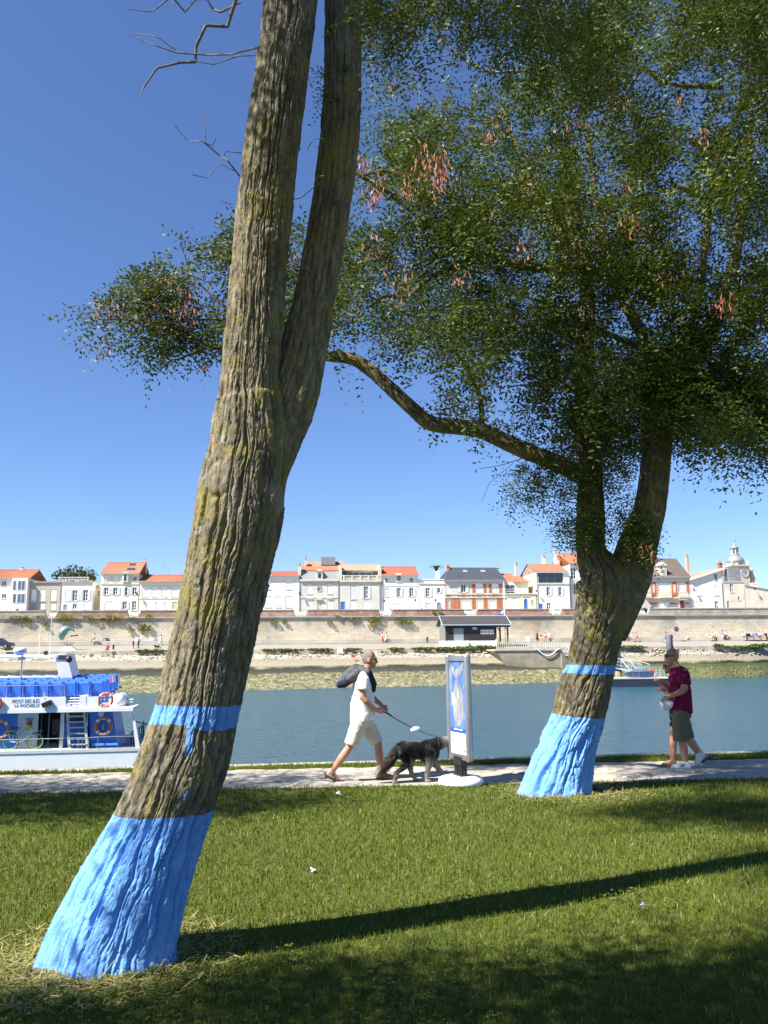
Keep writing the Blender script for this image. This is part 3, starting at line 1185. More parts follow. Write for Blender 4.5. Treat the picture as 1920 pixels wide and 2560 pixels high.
snag(tree1, [
    [(640, -75, 16), (575, -35, 15), (527, -5, 13), (518, 15, 12), (490, 35, 11), (445, 60, 11), (425, 95, 10), (421, 120, 9), (392, 146, 8), (350, 166, 7), (312, 182, 5), (303, 207, 2)],
    [(575, 122, 8), (555, 116, 6), (500, 110, 6), (440, 106, 5), (380, 108, 5), (335, 100, 3.5), (280, 76, 1.5)],
    [(380, 108, 4), (340, 94, 3), (290, 72, 1.5)],
    [(560, 119, 5), (510, 120, 4), (460, 127, 3.5), (410, 131, 1.5)],
    [(545, 412, 8), (520, 383, 6), (500, 356, 5), (470, 331, 4.5), (440, 307, 4), (410, 296, 3), (377, 270, 1.5)],
    [(443, 310, 3.5), (448, 282, 3), (441, 248, 1.5)], [(508, 370, 3.5), (470, 362, 3), (447, 366, 2.5), (415, 377, 1.2)],
    [(482, 340, 3), (495, 336, 2.5), (545, 333, 2)], [(442, 308, 2.5), (460, 311, 2), (466, 300, 1.2)],
    [(520, 5, 6), (480, 18, 8), (460, 12, 7), (440, -12, 4)],
    [(458, -2, 6), (430, 2, 5), (400, 14, 6), (375, 4, 6), (330, 12, 4), (275, 20, 2)], [(376, 8, 3), (366, -10, 2)],
    [(700, 300, 3), (678, 318, 2.5), (664, 322, 1.5)], [(790, 80, 4), (810, 97, 3), (826, 115, 1.5)],
    [(700, 380, 5), (680, 382, 4)], [(690, 395, 3), (645, 420, 2), (630, 432, 1.2)],
], Y1, DEADWOOD)

# crown of the near tree: mostly above the picture, sprays hang into it
rg = np.random.default_rng(21)
hang = [[(785, -60), (785, 40), (835, 95), (880, 80), (905, 40), (960, 40), (1000, 15), (1030, 60), (1075, 112), (1120, 85), (1180, 100), (1235, 135), (1278, 128), (1292, 60), (1315, -60)],
        [(1470, -60), (1520, 35), (1540, 90), (1600, 105), (1680, 150), (1800, 160), (1800, -60)]]
C = [sample_poly(hang[0], 130, 4.6, 6.4, rg), sample_poly(hang[1], 120, 4.8, 6.6, rg)]
n = 3600
q = unit(rg.normal(0, 1, (n, 3))) * (rg.random((n, 1)) ** .42)
q = q * [3.5, 1.7, 1.9] + [-1.3, 6.1, 9.1]
px, py, fr_ = project_np(q)
inside = fr_ & (px > -330) & (px < 2250) & (py > -330) & (py < 2700)
gate = perlin(q * .8 + 1.7) > -.02
q = np.vstack([q[~inside & gate][:1150], rg.uniform(-1, 1, (260, 3)) * [1.9, .9, .9] + [-1.5, 3.4, 8.9]])  # second block: unseen leaves added to put the hanging sprays in shade
C = np.vstack(C)
V, F, T, s0, d, L = twigs_to_leaves(C, C - np.array([0.0, 5.3, 8.3]), rg, 9, (.35, .65))
Vb, Fb, Tb, s0b, db, Lb = twigs_to_leaves(q, q - np.array([0.0, 5.3, 8.3]), rg, 7, (.4, .7), 1.5, 3)
F = np.vstack([F, Fb + len(V)]); V = np.vstack([V, Vb]); T = np.concatenate([T, Tb])
s0, d, L = np.vstack([s0, s0b]), np.vstack([d, db]), np.concatenate([L, Lb])
fol = put('crown', V, F, LEAF, tree1, False, 'stuff'); set_attr(fol.data, 'tint', T)
v, f = twig_tubes(s0, d, L, .004)
put('twigs', v, f, BARK, tree1, True, 'stuff')
# small shoot between the two stems
C = sample_poly([(665, 150), (735, 160), (745, 250), (690, 235), (668, 190)], 12, Y1 + .05, Y1 + .3, rg)
V, F, T, s0, d, L = twigs_to_leaves(C, rg.normal(0, 1, C.shape) + [0, -.4, .3], rg, 4, (.1, .2), .6, 5)
fol = put('leafy_shoot', V, F, LEAF, tree1, False, 'stuff'); set_attr(fol.data, 'tint', T)

# limbs that carry the crown above the picture
tops = [np.array(r1[-1][:3]), np.array(r1b[-1][:3])]
for k in range(14):
    a = rg.uniform(0, 6.28); s_ = tops[k % 2]
    e = np.array([-.9 + 2.7 * math.cos(a), 5.9 + 1.4 * math.sin(a), 9.2 + rg.uniform(-.6, 1.4)])
    rows = [[*s_, .10], [*(s_ * .6 + e * .4 + [0, 0, .45]), .07], [*e, .02]]
    v, f = bark_tube(rows, 12, 24, k, .006, 8)
    pxx, pyy, ff_ = project_np(v)
    put('limb', v, f, BARK, tree1)

# ================================================================== second tree
Y2 = 10.8
base2 = on_z(1395, 1956, 0)
tree2 = empty('locust_tree', (float(base2[0]), Y2, 0), 0, 'spreading locust tree with dense green crown and blue painted foot beside the path', 'tree', 'locust trees with blue painted feet')
t2 = [(1998, 1288, 1492), (1954, 1309, 1481), (1912, 1328, 1486), (1869, 1347, 1491), (1789, 1379, 1512), (1720, 1395, 1527), (1663, 1418, 1538), (1606, 1430, 1552), (1560, 1435, 1567), (1500, 1439, 1585), (1440, 1440, 1570), (1410, 1441, 1540),
      (1370, 1438, 1515), (1275, 1441, 1511), (1180, 1445, 1507), (1085, 1440, 1502), (990, 1437, 1499), (895, 1434, 1484), (800, 1444, 1488), (694, 1446, 1482), (560, 1420, 1452), (400, 1400, 1424)]
t2r = [(1585, 1462, 1566), (1500, 1478, 1604), (1440, 1512, 1628), (1370, 1542, 1643), (1275, 1582, 1664), (1180, 1599, 1675), (1117, 1607, 1680), (1060, 1616, 1690), (1000, 1640, 1712), (950, 1672, 1732), (900, 1710, 1762), (800, 1768, 1806), (650, 1822, 1850), (450, 1858, 1872), (300, 1876, 1884)]
t2s = [(1130, 1600, 1650), (1050, 1600, 1640), (1021, 1602, 1634), (927, 1600, 1632), (846, 1592, 1622), (772, 1556, 1586), (723, 1531, 1560), (694, 1506, 1534), (682, 1488, 1512)]
ra = outline_rows(t2, Y2)
rb = outline_rows(t2r, lambda q_: Y2 + .05 + .25 * q_)
rc = outline_rows(t2s, lambda q_: Y2 + .12 + .2 * q_)
parts = [bark_tube(ra, 170, 520, 11.0, .042, 17, .22, twist=-.35, squash=.85), bark_tube(rb, 84, 280, 12.0, .018, 17), bark_tube(rc, 50, 160, 13.0, .010, 12)]
n0 = len(parts[0][0])
vv, ff = merge(parts)
o = put('trunk', vv, ff, BARK2, tree2)
zb2 = lambda y: float(at(1440, y, Y2 - .3)[2])
xr = vv[:, 0] - at(1445, 1800, Y2)[0]
edge = .014 * perlin(vv * [7, 7, 1]) + .010 * perlin(vv * 18)
zl = zb2(1795) - .10 * xr
zt = zb2(1663) - .02 * xr
zbm = zb2(1685) - .03 * xr + .02 * perlin(vv * [6, 6, .4])
paint = sstep(.01, -.01, vv[:, 2] - zl + edge) + sstep(.01, -.01, vv[:, 2] - zt + edge) * sstep(-.01, .01, vv[:, 2] - zbm + edge)
paint[vv[:, 2] < .02 + .07 * perlin(vv * 5)] *= .35
paint[n0:] = 0
set_attr(o.data, 'paint', np.clip(paint, 0, 1))

limbs = [
    ([(1262, 1030, 40), (1200, 1000, 38), (1150, 980, 38), (1100, 958, 37), (1040, 930, 36), (990, 922, 35), (930, 914, 34), (893, 885, 32), (850, 845, 30), (800, 800, 29), (760, 776, 27), (700, 768, 24), (620, 756, 20), (540, 752, 17), (460, 748, 14), (400, 715, 11), (340, 700, 8), (280, 690, 6), (215, 690, 3)], 10.75, 10.6),
    ([(1040, 930, 14), (1040, 880, 13), (1030, 840, 11), (1010, 800, 9), (985, 760, 7), (960, 700, 4)], 10.7, 10.5),
    ([(1330, 612, 24), (1306, 594, 24), (1270, 583, 24), (1220, 580, 22), (1160, 578, 22), (1110, 570, 20), (1060, 560, 17), (1000, 570, 14), (930, 600, 12), (880, 640, 10), (830, 640, 7), (795, 665, 4)], 10.8, 10.2),
    ([(1150, 575, 13), (1080, 560, 11), (1000, 540, 10), (940, 500, 9), (880, 450, 8), (830, 410, 10), (780, 380, 9), (740, 360, 5)], 10.7, 10.2),
    ([(1300, 600, 18), (1240, 540, 16), (1190, 470, 14), (1150, 380, 11), (1110, 300, 8), (1080, 220, 5)], 10.9, 11.6),
    ([(1378, 715, 22), (1345, 640, 20), (1320, 560, 17), (1290, 440, 14), (1270, 300, 10), (1250, 180, 6)], 11, 11.8),
    ([(1480, 860, 30), (1540, 800, 26), (1590, 740, 22), (1650, 640, 18), (1720, 500, 13), (1760, 380, 8)], 11.1, 12.2),
    ([(1440, 900, 24), (1480, 800, 22), (1500, 680, 20), (1520, 560, 17), (1528, 440, 14), (1480, 410, 11), (1455, 400, 8), (1450, 380, 5)], 11.2, 11),
    ([(1530, 480, 16), (1540, 380, 14), (1580, 270, 12), (1640, 160, 9), (1650, 40, 6)], 11.1, 11.2),
    ([(1460, 870, 18), (1530, 870, 15), (1570, 905, 14), (1600, 930, 12), (1660, 920, 9), (1740, 890, 5)], 11, 10.6),
    ([(1390, 752, 13), (1330, 728, 12), (1250, 690, 11), (1190, 660, 9), (1130, 640, 5)], 10.9, 10.2),
    ([(780, 380, 8), (840, 370, 6), (900, 400, 5)], 10.2, 10.3),
    ([(540, 752, 9), (500, 680, 8), (460, 640, 6), (420, 600, 4), (395, 540, 2.5), (390, 500, 1.2)], 10.6, 10.6),
    ([(460, 748, 7), (400, 770, 5), (350, 790, 2)], 10.6, 10.5), ([(620, 756, 9), (560, 690, 8), (480, 690, 6), (410, 690, 4)], 10.6, 10.6),
    ([(1330, 255, 7), (1380, 160, 6), (1420, 155, 4)], 11, 11),
    ([(1560, 190, 11), (1440, 180, 9), (1390, 145, 6)], 11.2, 11),
]
for ch, ya, yb in limbs:
    rows = line_rows(ch, ya, yb)
    w0 = max(c_[2] for c_ in ch)
    v, f = bark_tube(rows, 40 if w0 > 20 else 18, max(24, len(rows) * (16 if w0 > 20 else 10)), ch[0][0], .012 if w0 > 20 else .006, 12 if w0 > 20 else 7)
    put('limb', v, f, BARK, tree2)
snag(tree2, [
    [(1175, 165, 13), (1130, 160, 11), (1100, 155, 10), (1060, 154, 9), (1015, 143, 8), (985, 112, 7), (955, 82, 5), (922, 32, 2.5)],
    [(1018, 145, 6), (990, 120, 5), (960, 120, 4), (930, 126, 3)], [(1060, 154, 6), (1080, 130, 6), (1105, 112, 7)], [(1015, 142, 5), (1010, 100, 4), (1013, 60, 3)],
    [(985, 135, 5), (955, 148, 4), (930, 158, 3), (905, 178, 2)], [(892, 345, 5), (897, 280, 5), (905, 220, 4), (905, 150, 3), (902, 118, 2)],
    [(905, 200, 3), (870, 182, 2.5), (838, 188, 1.5)], [(905, 175, 3), (930, 170, 2), (975, 178, 1.5)], [(903, 245, 3), (940, 225, 2.2), (985, 240, 1.2)],
    [(898, 250, 3), (865, 238, 2), (833, 238, 1.2)], [(903, 160, 2.5), (870, 155, 2), (843, 160, 1)],
    [(910, 230, 2.5), (945, 195, 2), (990, 190, 1.2), (1005, 195, 1)], [(500, 568, 4), (470, 553, 7), (440, 553, 6), (418, 558, 4)], [(470, 553, 4), (455, 540, 3), (450, 522, 2)],
    [(1130, 990, 3), (1080, 1008, 2.5), (1035, 1013, 1.5)], [(1110, 1000, 2), (1060, 1040, 1.6), (1040, 1085, 1)],
    [(1560, 960, 2), (1545, 990, 1.6), (1542, 1035, 1)], [(1470, 945, 2), (1475, 975, 1.5), (1490, 995, 1)],
    [(330, 650, 2.5), (310, 630, 2), (275, 632, 1.2), (262, 620, 1)], [(300, 640, 2), (325, 620, 1.5), (318, 600, 1)], [(420, 610, 2), (395, 590, 1.6), (345, 570, 1.2), (335, 560, 1)],
], 10.6, DEADWOOD)

rg = np.random.default_rng(33)
MAIN = [(785, 300), (840, 272), (930, 255), (985, 290), (1045, 240), (1100, 205), (1140, 170), (1175, 110), (1300, 80), (1330, -80), (1500, -350), (1800, -350), (1960, 100), (1950, 700), (1880, 955),
        (1659, 950), (1560, 925), (1470, 935), (1390, 900), (1330, 880), (1250, 900), (1180, 870), (1080, 840), (1000, 795), (950, 760), (900, 750), (840, 745), (760, 730), (700, 712), (640, 690), (640, 570), (700, 505), (760, 495), (810, 490), (870, 455), (840, 405), (780, 385)]
LEFT = [(205, 680), (235, 648), (270, 622), (330, 602), (385, 585), (425, 550), (480, 505), (560, 475), (640, 520), (660, 700), (600, 745), (520, 765), (460, 755), (400, 740), (330, 738), (265, 700), (225, 708), (208, 698)]
RIGHT_LOW = [(1230, 860), (1300, 790), (1420, 780), (1659, 830), (1800, 860), (1800, 965), (1659, 955), (1560, 945), (1400, 955), (1300, 960), (1240, 950)]
UPL = [(800, 260), (830, 165), (870, 150), (950, 170), (960, 260), (900, 300)]
CL1 = [(1085, 1040), (1140, 1005), (1230, 985), (1330, 985), (1365, 1015), (1340, 1050), (1290, 1070), (1180, 1080), (1110, 1080)]
CL2 = [(1200, 1115), (1245, 1092), (1310, 1110), (1318, 1150), (1250, 1172), (1205, 1150)]
CL3 = [(1315, 1040), (1370, 1092), (1415, 1155), (1412, 1190), (1362, 1186), (1332, 1130)]
CL4 = [(880, 790), (1000, 850), (1100, 900), (1230, 935), (1230, 985), (1190, 985), (1100, 935), (990, 900), (940, 880)]
axis2 = np.array([base2[0] + .3, Y2 + .3, 6.0])
def clusters(c, per, s, rg):
    k = np.repeat(c, per, 0)
    return k + rg.normal(0, 1, k.shape) * s


C = np.vstack([clusters(sample_poly(MAIN, 400, 9.2, 13.2, rg, -.25, .8), 9, [.25, .25, .15], rg), clusters(sample_poly(LEFT, 46, 10.35, 11.2, rg, -.2, 1.8), 5, [.13, .2, .08], rg), clusters(sample_poly(RIGHT_LOW, 52, 10.2, 12.5, rg), 7, [.2, .2, .10], rg),
               sample_poly(UPL, 9, 10.2, 10.9, rg), sample_poly(CL4, 16, 10.3, 11.0, rg)])
px, py, _ = project_np(C)
# open sky gaps that the photograph shows in the crown
for gx, gy, gr in ((1460, 385, 42), (1330, 300, 20), (1450, 465, 22), (1530, 60, 14), (840, 440, 36), (1240, 640, 24), (1390, 560, 16), (1380, 820, 20), (1330, 760, 14), (770, 310, 20)):
    k = np.hypot(px / DS - gx, py / DS - gy) > gr * rg.uniform(.7, 1.3, len(px))
    C, px, py = C[k], px[k], py[k]
V, F, T, s0, d, L = twigs_to_leaves(C, C - axis2, rg, 8, (.3, .6), 1.75, 4)
Cs = np.vstack([sample_poly(CL1, 100, 10.2, 10.7, rg), sample_poly(CL2, 46, 10.2, 10.55, rg), sample_poly(CL3, 56, 10.2, 10.6, rg)])
V2, F2, T2, s02, d2, L2 = twigs_to_leaves(Cs, rg.normal(0, 1, Cs.shape) + [0, -.5, -.2], rg, 6, (.15, .3), 1.15, 4)
fol = put('crown', np.vstack([V, V2]), np.vstack([F, F2 + len(V)]), LEAF, tree2, False, 'stuff')
set_attr(fol.data, 'tint', np.concatenate([T, T2 * .8 + .1]))
v, f = twig_tubes(np.vstack([s0, s02]), np.vstack([d, d2]), np.concatenate([L, L2]), .0035)
put('twigs', v, f, BARK, tree2, True, 'stuff')
podc = [sample_poly([(230, 640), (300, 610), (410, 600), (440, 640), (430, 720), (380, 700), (300, 690), (200, 700)], 42, 10.3, 10.6, rg)]
for x, y, n_ in ((945, 345, 12), (960, 380, 10), (915, 350, 5), (1140, 400, 5), (1130, 390, 3), (1075, 470, 3), (1130, 512, 5), (1270, 505, 3), (1362, 482, 7), (1480, 560, 4), (1352, 406, 3), (1245, 245, 4), (1225, 275, 2), (1562, 655, 7), (862, 640, 3), (1005, 600, 3), (842, 183, 2), (1060, 285, 2), (1080, 270, 2),
                 (1345, 220, 2), (1470, 225, 2), (1650, 190, 2), (820, 400, 4), (795, 420, 5), (785, 360, 4), (890, 410, 5), (905, 315, 2), (800, 540, 3), (870, 590, 3), (1235, 545, 2), (1435, 600, 2), (210, 745, 2), (440, 780, 2), (640, 560, 3), (655, 620, 3), (1395, 1180, 2), (1520, 300, 3)):
    c0 = at_np(np.full(n_, x * DS) + rg.normal(0, 9, n_), np.full(n_, y * DS) + rg.normal(0, 9, n_), rg.uniform(9.2, 9.8, n_) if x > 700 else rg.uniform(10.3, 10.6, n_))
    podc.append(c0)
v, f = pods(np.vstack(podc), rg, 9, 1.45)
put('seed_pods', v, f, POD, tree2, False, 'stuff')

# ================================================================== two trees beside the view whose shade lies on the grass
def shade_tree(loc, centre, rad, n, label, seed, shear=0.0):
    rg = np.random.default_rng(seed)
    tr = empty('locust_tree', loc, 0, label, 'tree', 'locust trees shading the lawn')
    a, b = np.array(loc), np.array(centre)
    rows = [[*a, .30], [*(a * .6 + b * .4), .22], [*(b + [0, 0, .3]), .08]]
    v, f = bark_tube(rows, 60, 140, seed, .016, 18, .2)
    put('trunk', v, f, BARK, tr)
    q = rg.uniform(-1, 1, (n * 3, 3))
    q = q[(q ** 4).sum(1) < 1.15] * rad + b
    q[:, 1] += shear * (q[:, 0] - b[0])
    # this crown leaves the painted trunk in the sun, as the photograph shows
    k_ = (4.95 - q[:, 1]) / -TO_SUN.y
    hx, hz = q[:, 0] - TO_SUN.x * k_, q[:, 2] - TO_SUN.z * k_
    q = q[~((hz > -.65) & (hz < 3.4) & (np.abs(hx - (base1[0] + .22 * hz)) < 1.15))]
    q = q[perlin(q * .9 + seed) > -.2][:n]
    for k in range(7):
        e = q[k * 9]
        st = a * .35 + b * .65
        v, f = bark_tube([[*st, .09], [*(st * .5 + e * .5 + [0, 0, .3]), .06], [*e, .02]], 10, 20, k, .006, 6)
        put('limb', v, f, BARK, tr)
    V, F, T, s0, d, L = twigs_to_leaves(q, q - b, rg, 6, (.4, .8), 2.6, 2)
    fol = put('crown', V, F, LEAF, tr, False, 'stuff'); set_attr(fol.data, 'tint', T)
    v, f = twig_tubes(s0, d, L, .005)
    put('twigs', v, f, BARK, tr, True, 'stuff')


shade_tree((-9.3, 7.4, 0), (-8.6, 8.15, 6.4), np.array([2.8, 1.35, 1.2]), 620, 'locust tree whose crown shades the edge of the lawn and path by the boat', 3)
shade_tree((-6.0, -1.2, 0), (-4.6, 0.62, 6.2), np.array([5.3, 1.9, .9]), 3000, 'locust tree whose crown shades the grass in front of the big leaning trunk', 4, .13)
# ================================================================== houses on the far side
Z1, Z2, Z3, Z4 = (0, 1340, 3.456), (640, 1340, 3.456), (1040, 1340, 3.456), (1500, 1320, 3.95)
V_H, Z_ST = 150.0, 6.12


def stucco(name, c, stain=.22):
    if name in MATS: return MATS[name]
    t = NT(name)
    oc = t.coord('Object')
    n1 = t.noise(oc, .45, 5, .65); n2 = t.noise(oc, 4, 4)
    mp = t.node('Mapping'); mp.inputs['Scale'].default_value = (2.5, 2.5, .35); t.link(oc, mp.inputs['Vector'])
    n3 = t.noise(mp.outputs[0], 1.0, 5, .6)
    lo = tuple(x * (1 - stain) for x in c)
    k = t.ramp(n1, [(0.3, lo), (0.62, c)])
    k = t.mix(t.math('MULTIPLY', t.math('MULTIPLY', t.math('SUBTRACT', n3, .5), 4.0, True), stain * 1.1), k, tuple(x * .62 for x in c))
    t.base(k).rough(.9).bump(n2, .15, .01)
    MATS[name] = t.m
    return t.m


def tiles(name, a, b, slate=False):
    if name in MATS: return MATS[name]
    t = NT(name)
    oc = t.coord('Object')
    n1 = t.noise(oc, .6, 4, .6); n2 = t.noise(oc, 5.5, 3, .7)
    k = t.mix(n1, a, b)
    k = t.mix(t.math('MULTIPLY', t.math('SUBTRACT', n2, .45), 2.2, True), k, tuple(x * .6 for x in a))
    w = t.node('TexWave'); w.bands_direction = 'X'; w.inputs['Scale'].default_value = 2.2 if not slate else 1.0
    w.inputs['Distortion'].default_value = .5
    t.link(oc, w.inputs['Vector'])
    t.base(k).rough(.85 if not slate else .5)
    t.bump(w.outputs['Fac'] if not slate else n2, .6, .06)
    MATS[name] = t.m
    return t.m


WHITE = stucco('white_render', (0.84, 0.82, 0.77), .08)
CREAM = stucco('cream_render', (0.76, 0.71, 0.60), .12)
BEIGE = stucco('beige_render', (0.50, 0.44, 0.345), .2)
GREYR = stucco('grey_render', (0.62, 0.60, 0.54), .2)
STONEW = stucco('old_stone_render', (0.66, 0.61, 0.51), .24)
YELLOW = stucco('yellow_render', (0.78, 0.68, 0.47), .16)
TAN = stucco('tan_gable_render', (0.56, 0.48, 0.38), .18)
BRICK = stucco('red_brick', (0.50, 0.155, 0.075), .25)
TRIM = stucco('stone_trim', (0.62, 0.575, 0.48), .2)
TILE_OR = tiles('orange_tiles', (0.36, 0.125, 0.062), (0.45, 0.175, 0.09))
TILE_BR = tiles('weathered_tiles', (0.36, 0.15, 0.085), (0.50, 0.24, 0.14))
TILE_RED = tiles('red_tiles', (0.38, 0.10, 0.06), (0.47, 0.145, 0.085))
TILE_OLD = tiles('old_tiles', (0.40, 0.21, 0.12), (0.55, 0.33, 0.20))
SLATE = tiles('slate', (0.045, 0.05, 0.06), (0.075, 0.08, 0.095), True)
SLATE_BR = tiles('brown_slate', (0.115, 0.088, 0.068), (0.155, 0.12, 0.095), True)
SLATE_GR = tiles('grey_slate', (0.20, 0.21, 0.22), (0.28, 0.29, 0.30), True)
PAINTW = mat('white_joinery', (0.86, 0.86, 0.85), .5, .05, 3)
PAINTG = mat('pale_grey_shutter', (0.60, 0.62, 0.64), .55, .06, 3)
BLUEDOOR = mat('blue_door_paint', (0.045, 0.17, 0.52), .45, .1, 3)
REDDOOR = mat('dark_red_door_paint', (0.22, 0.02, 0.03), .45, .1, 3)
TANDOOR = mat('tan_door_paint', (0.62, 0.53, 0.37), .5, .1, 3)
GREYDOOR = mat('grey_door_paint', (0.30, 0.31, 0.33), .5, .1, 3)
PANE = glass_mat('window_pane', (0.05, 0.065, 0.085))
PANE_B = glass_mat('blue_window_pane', (0.10, 0.16, 0.22))
ZINC = mat('zinc', (0.36, 0.40, 0.44), .4, .15, 3, metal=.3)
LAMPM = mat('lamp_black', (0.03, 0.03, 0.03), .4, .1, 3)


class House:
    def __init__(self, zoom, name, x0, x1, ytop, label, wall, v=V_H, depth=10.0, cat='house', base=None):
        self.zm, self.v = zoom, v
        u0, zt = self.q(x0, ytop); u1, _ = self.q(x1, ytop)
        self.u0, self.u1, self.zt = u0, u1, zt
        self.uc = (u0 + u1) / 2
        self.W, self.H, self.D = u1 - u0, zt - Z_ST, depth
        self.wall, self.holes, self.todo = wall, [], []
        self.e = empty(name, FAR.world(self.uc, v, Z_ST), FAR_RZ, label, cat, 'row of old harbour houses above the rampart')
        self.i = 0

    def q(self, x, y, dv=0.0):
        ox, oy, s = self.zm
        return FAR.uz(ox + x / s, oy + y / s, self.v + dv)

    def l(self, x, y, dv=0.0):
        u, z = self.q(x, y, dv)
        return u - self.uc, z - Z_ST

    def win(self, x0, x1, y0, y1, kind='w', col=None):
        a, zt = self.l(x0, y0); b, zb = self.l(x1, y1)
        zb = max(zb, 0.04)
        self.holes.append((a, b, zb, zt))
        self.todo.append((a, b, zb, zt, kind, col))
        return self

    def finish(self):
        X0, X1, H, D = -self.W / 2 + .004, self.W / 2 - .004, self.H, self.D
        xs = sorted({X0, X1, *[max(X0, min(X1, h[i])) for h in self.holes for i in (0, 1)]})
        zs = sorted({0.0, H, *[max(0, min(H, h[i])) for h in self.holes for i in (2, 3)]})
        m = MB()
        for i in range(len(xs) - 1):
            for j in range(len(zs) - 1):
                if xs[i + 1] - xs[i] < 1e-6 or zs[j + 1] - zs[j] < 1e-6: continue
                cx, cz = (xs[i] + xs[i + 1]) / 2, (zs[j] + zs[j + 1]) / 2
                if any(h[0] < cx < h[1] and h[2] < cz < h[3] for h in self.holes): continue
                m.add([(xs[i], 0, zs[j]), (xs[i + 1], 0, zs[j]), (xs[i + 1], 0, zs[j + 1]), (xs[i], 0, zs[j + 1])], [(0, 1, 2, 3)])
        r = .2
        for a, b, z0, z1 in self.holes:
            m.add([(a, 0, z0), (b, 0, z0), (b, 0, z1), (a, 0, z1), (a, r, z0), (b, r, z0), (b, r, z1), (a, r, z1)],
                  [(0, 4, 5, 1), (1, 5, 6, 2), (2, 6, 7, 3), (3, 7, 4, 0)])
        m.add([(X0, 0, 0), (X0, D, 0), (X0, D, H), (X0, 0, H)], [(0, 3, 2, 1)])
        m.add([(X1, 0, 0), (X1, D, 0), (X1, D, H), (X1, 0, H)], [(0, 1, 2, 3)])
        m.add([(X0, D, 0), (X1, D, 0), (X1, D, H), (X0, D, H)], [(0, 3, 2, 1)])
        m.add([(X0, .0, H), (X1, .0, H), (X1, D, H), (X0, D, H)], [(0, 1, 2, 3)])
        m.add([(X0, .25, .01), (X1, .25, .01), (X1, .25, H - .01), (X0, .25, H - .01)], [(0, 1, 2, 3)])
        m.build('wall', self.wall, self.e)
        for a, b, z0, z1, kind, col in self.todo:
            w, h = b - a, z1 - z0
            k = kind.lstrip('a')
            if kind.startswith('a'):           # arched head: the wall fills the two corners
                am = MB()
                cx, rad = (a + b) / 2, w / 2
                zc = z1 - rad * .8
                for sg in (-1, 1):
                    pl = [(cx + sg * rad, z1 + .002)]
                    arc = [(cx + sg * rad * math.cos(t_), zc + rad * .8 * math.sin(t_)) for t_ in [math.pi / 2 * q_ / 6 for q_ in range(7)]]
                    pl = pl + (arc[::-1] if sg > 0 else arc[::-1])
                    if sg > 0: pl = pl[::-1]
                    am.prism([(x, z) for x, z in pl], .004, .12)
                am.build('arch', self.wall, self.e)
            if k in ('w', 's', 'o'):
                fr = MB()
                t_ = min(.07, w * .09)
                for (p0, p1, p2, p3) in ((a, a + t_, z0, z1), (b - t_, b, z0, z1), (a + t_, b - t_, z0, z0 + t_), (a + t_, b - t_, z1 - t_, z1)):
                    fr.box(p0, p1, .10, .17, p2, p3)
                cx = (a + b) / 2
                if w > .5: fr.box(cx - t_ * .6, cx + t_ * .6, .10, .16, z0 + t_, z1 - t_)
                nb = 3 if h > 1.6 else (2 if h > 1.0 else 1)
                if k != 'o':
                    for q_ in range(1, nb):
                        zz = z0 + h * q_ / nb
                        fr.box(a + t_, b - t_, .11, .155, zz - .025, zz + .025)
                f = fr.build('window', PAINTW, self.e)
                MB().box(a + t_ * .5, b - t_ * .5, .172, .19, z0 + t_ * .5, z1 - t_ * .5).build('pane', col or PANE, f)
                MB().box(a - .06, b + .06, -.07, .1, z0 - .09, z0 - .004).build('sill', TRIM, f)
                if k == 's':
                    sw = w * .56
                    for sa in (a - sw - .02, b + .02):
                        sh = MB().box(sa, sa + sw, -.055, -.012, z0 + .02, z1 - .02)
                        for q_ in range(int(h / .22)):
                            zz = z0 + .1 + q_ * .22
                            sh.box(sa + .06, sa + sw - .06, -.068, -.055, zz, zz + .12)
                        sh.build('shutter', PAINTG if col is None else PAINTG, f)
            elif k == 'c':
                sh = MB().box(a + .012, b - .012, .06, .12, z0 + .01, z1 - .01)
                for q_ in range(int(h / .25)):
                    zz = z0 + .08 + q_ * .25
                    sh.box(a + .08, b - .08, .045, .06, zz, zz + .15)
                f = sh.build('shutter', col or PAINTW, self.e)
                MB().box(a - .07, b + .07, -.07, .05, z0 - .1, z0 - .004).build('sill', TRIM, f)
            elif k == 'd':
                f = MB().box(a + .01, b - .01, .08, .14, z0, z1 - .01).build('door', col or BLUEDOOR, self.e)
                pm = MB()
                for q_ in range(2):
                    for p_ in range(2):
                        pm.box(a + w * (.12 + .42 * p_), a + w * (.46 + .42 * p_), .065, .08, z0 + h * (.1 + .44 * q_), z0 + h * (.46 + .44 * q_))
                pm.build('door_panel', col or BLUEDOOR, f)
        return self

    def roof(self, ridge_y, m, xa=None, xb=None, over=.35, back=None, hip=False, name='roof'):
        """ridge along the street; ridge height read at mid depth"""
        D = self.D if back is None else back
        (ra, zr) = self.l(xa if xa is not None else 0, ridge_y, D / 2)
        rb = self.l(xb, ridge_y, D / 2)[0] if xb is not None else None
        X0, X1 = -self.W / 2 - .12, self.W / 2 + .12
        if xa is None or not hip: ra = X0
        if xb is None or not hip: rb = X1
        H = self.H + .02
        z0 = H - .06
        th = .16
        vs = [(X0, -over, z0), (X1, -over, z0), (X1, D + over, z0), (X0, D + over, z0), (ra, D / 2, zr), (rb, D / 2, zr)]
        vs2 = [(x, y, z + th) for x, y, z in vs]
        fs = [(0, 1, 5, 4), (2, 3, 4, 5), (1, 2, 5), (3, 0, 4)]
        mb = MB().add(vs + vs2, [tuple(reversed(f)) for f in fs] + [tuple(i + 6 for i in f) for f in fs] + [(0, 6, 7, 1)[::-1], (1, 7, 8, 2)[::-1], (2, 8, 9, 3)[::-1], (3, 9, 6, 0)[::-1]])
        # half-round cover tiles down the front slope
        o = mb.build(name, m, self.e)
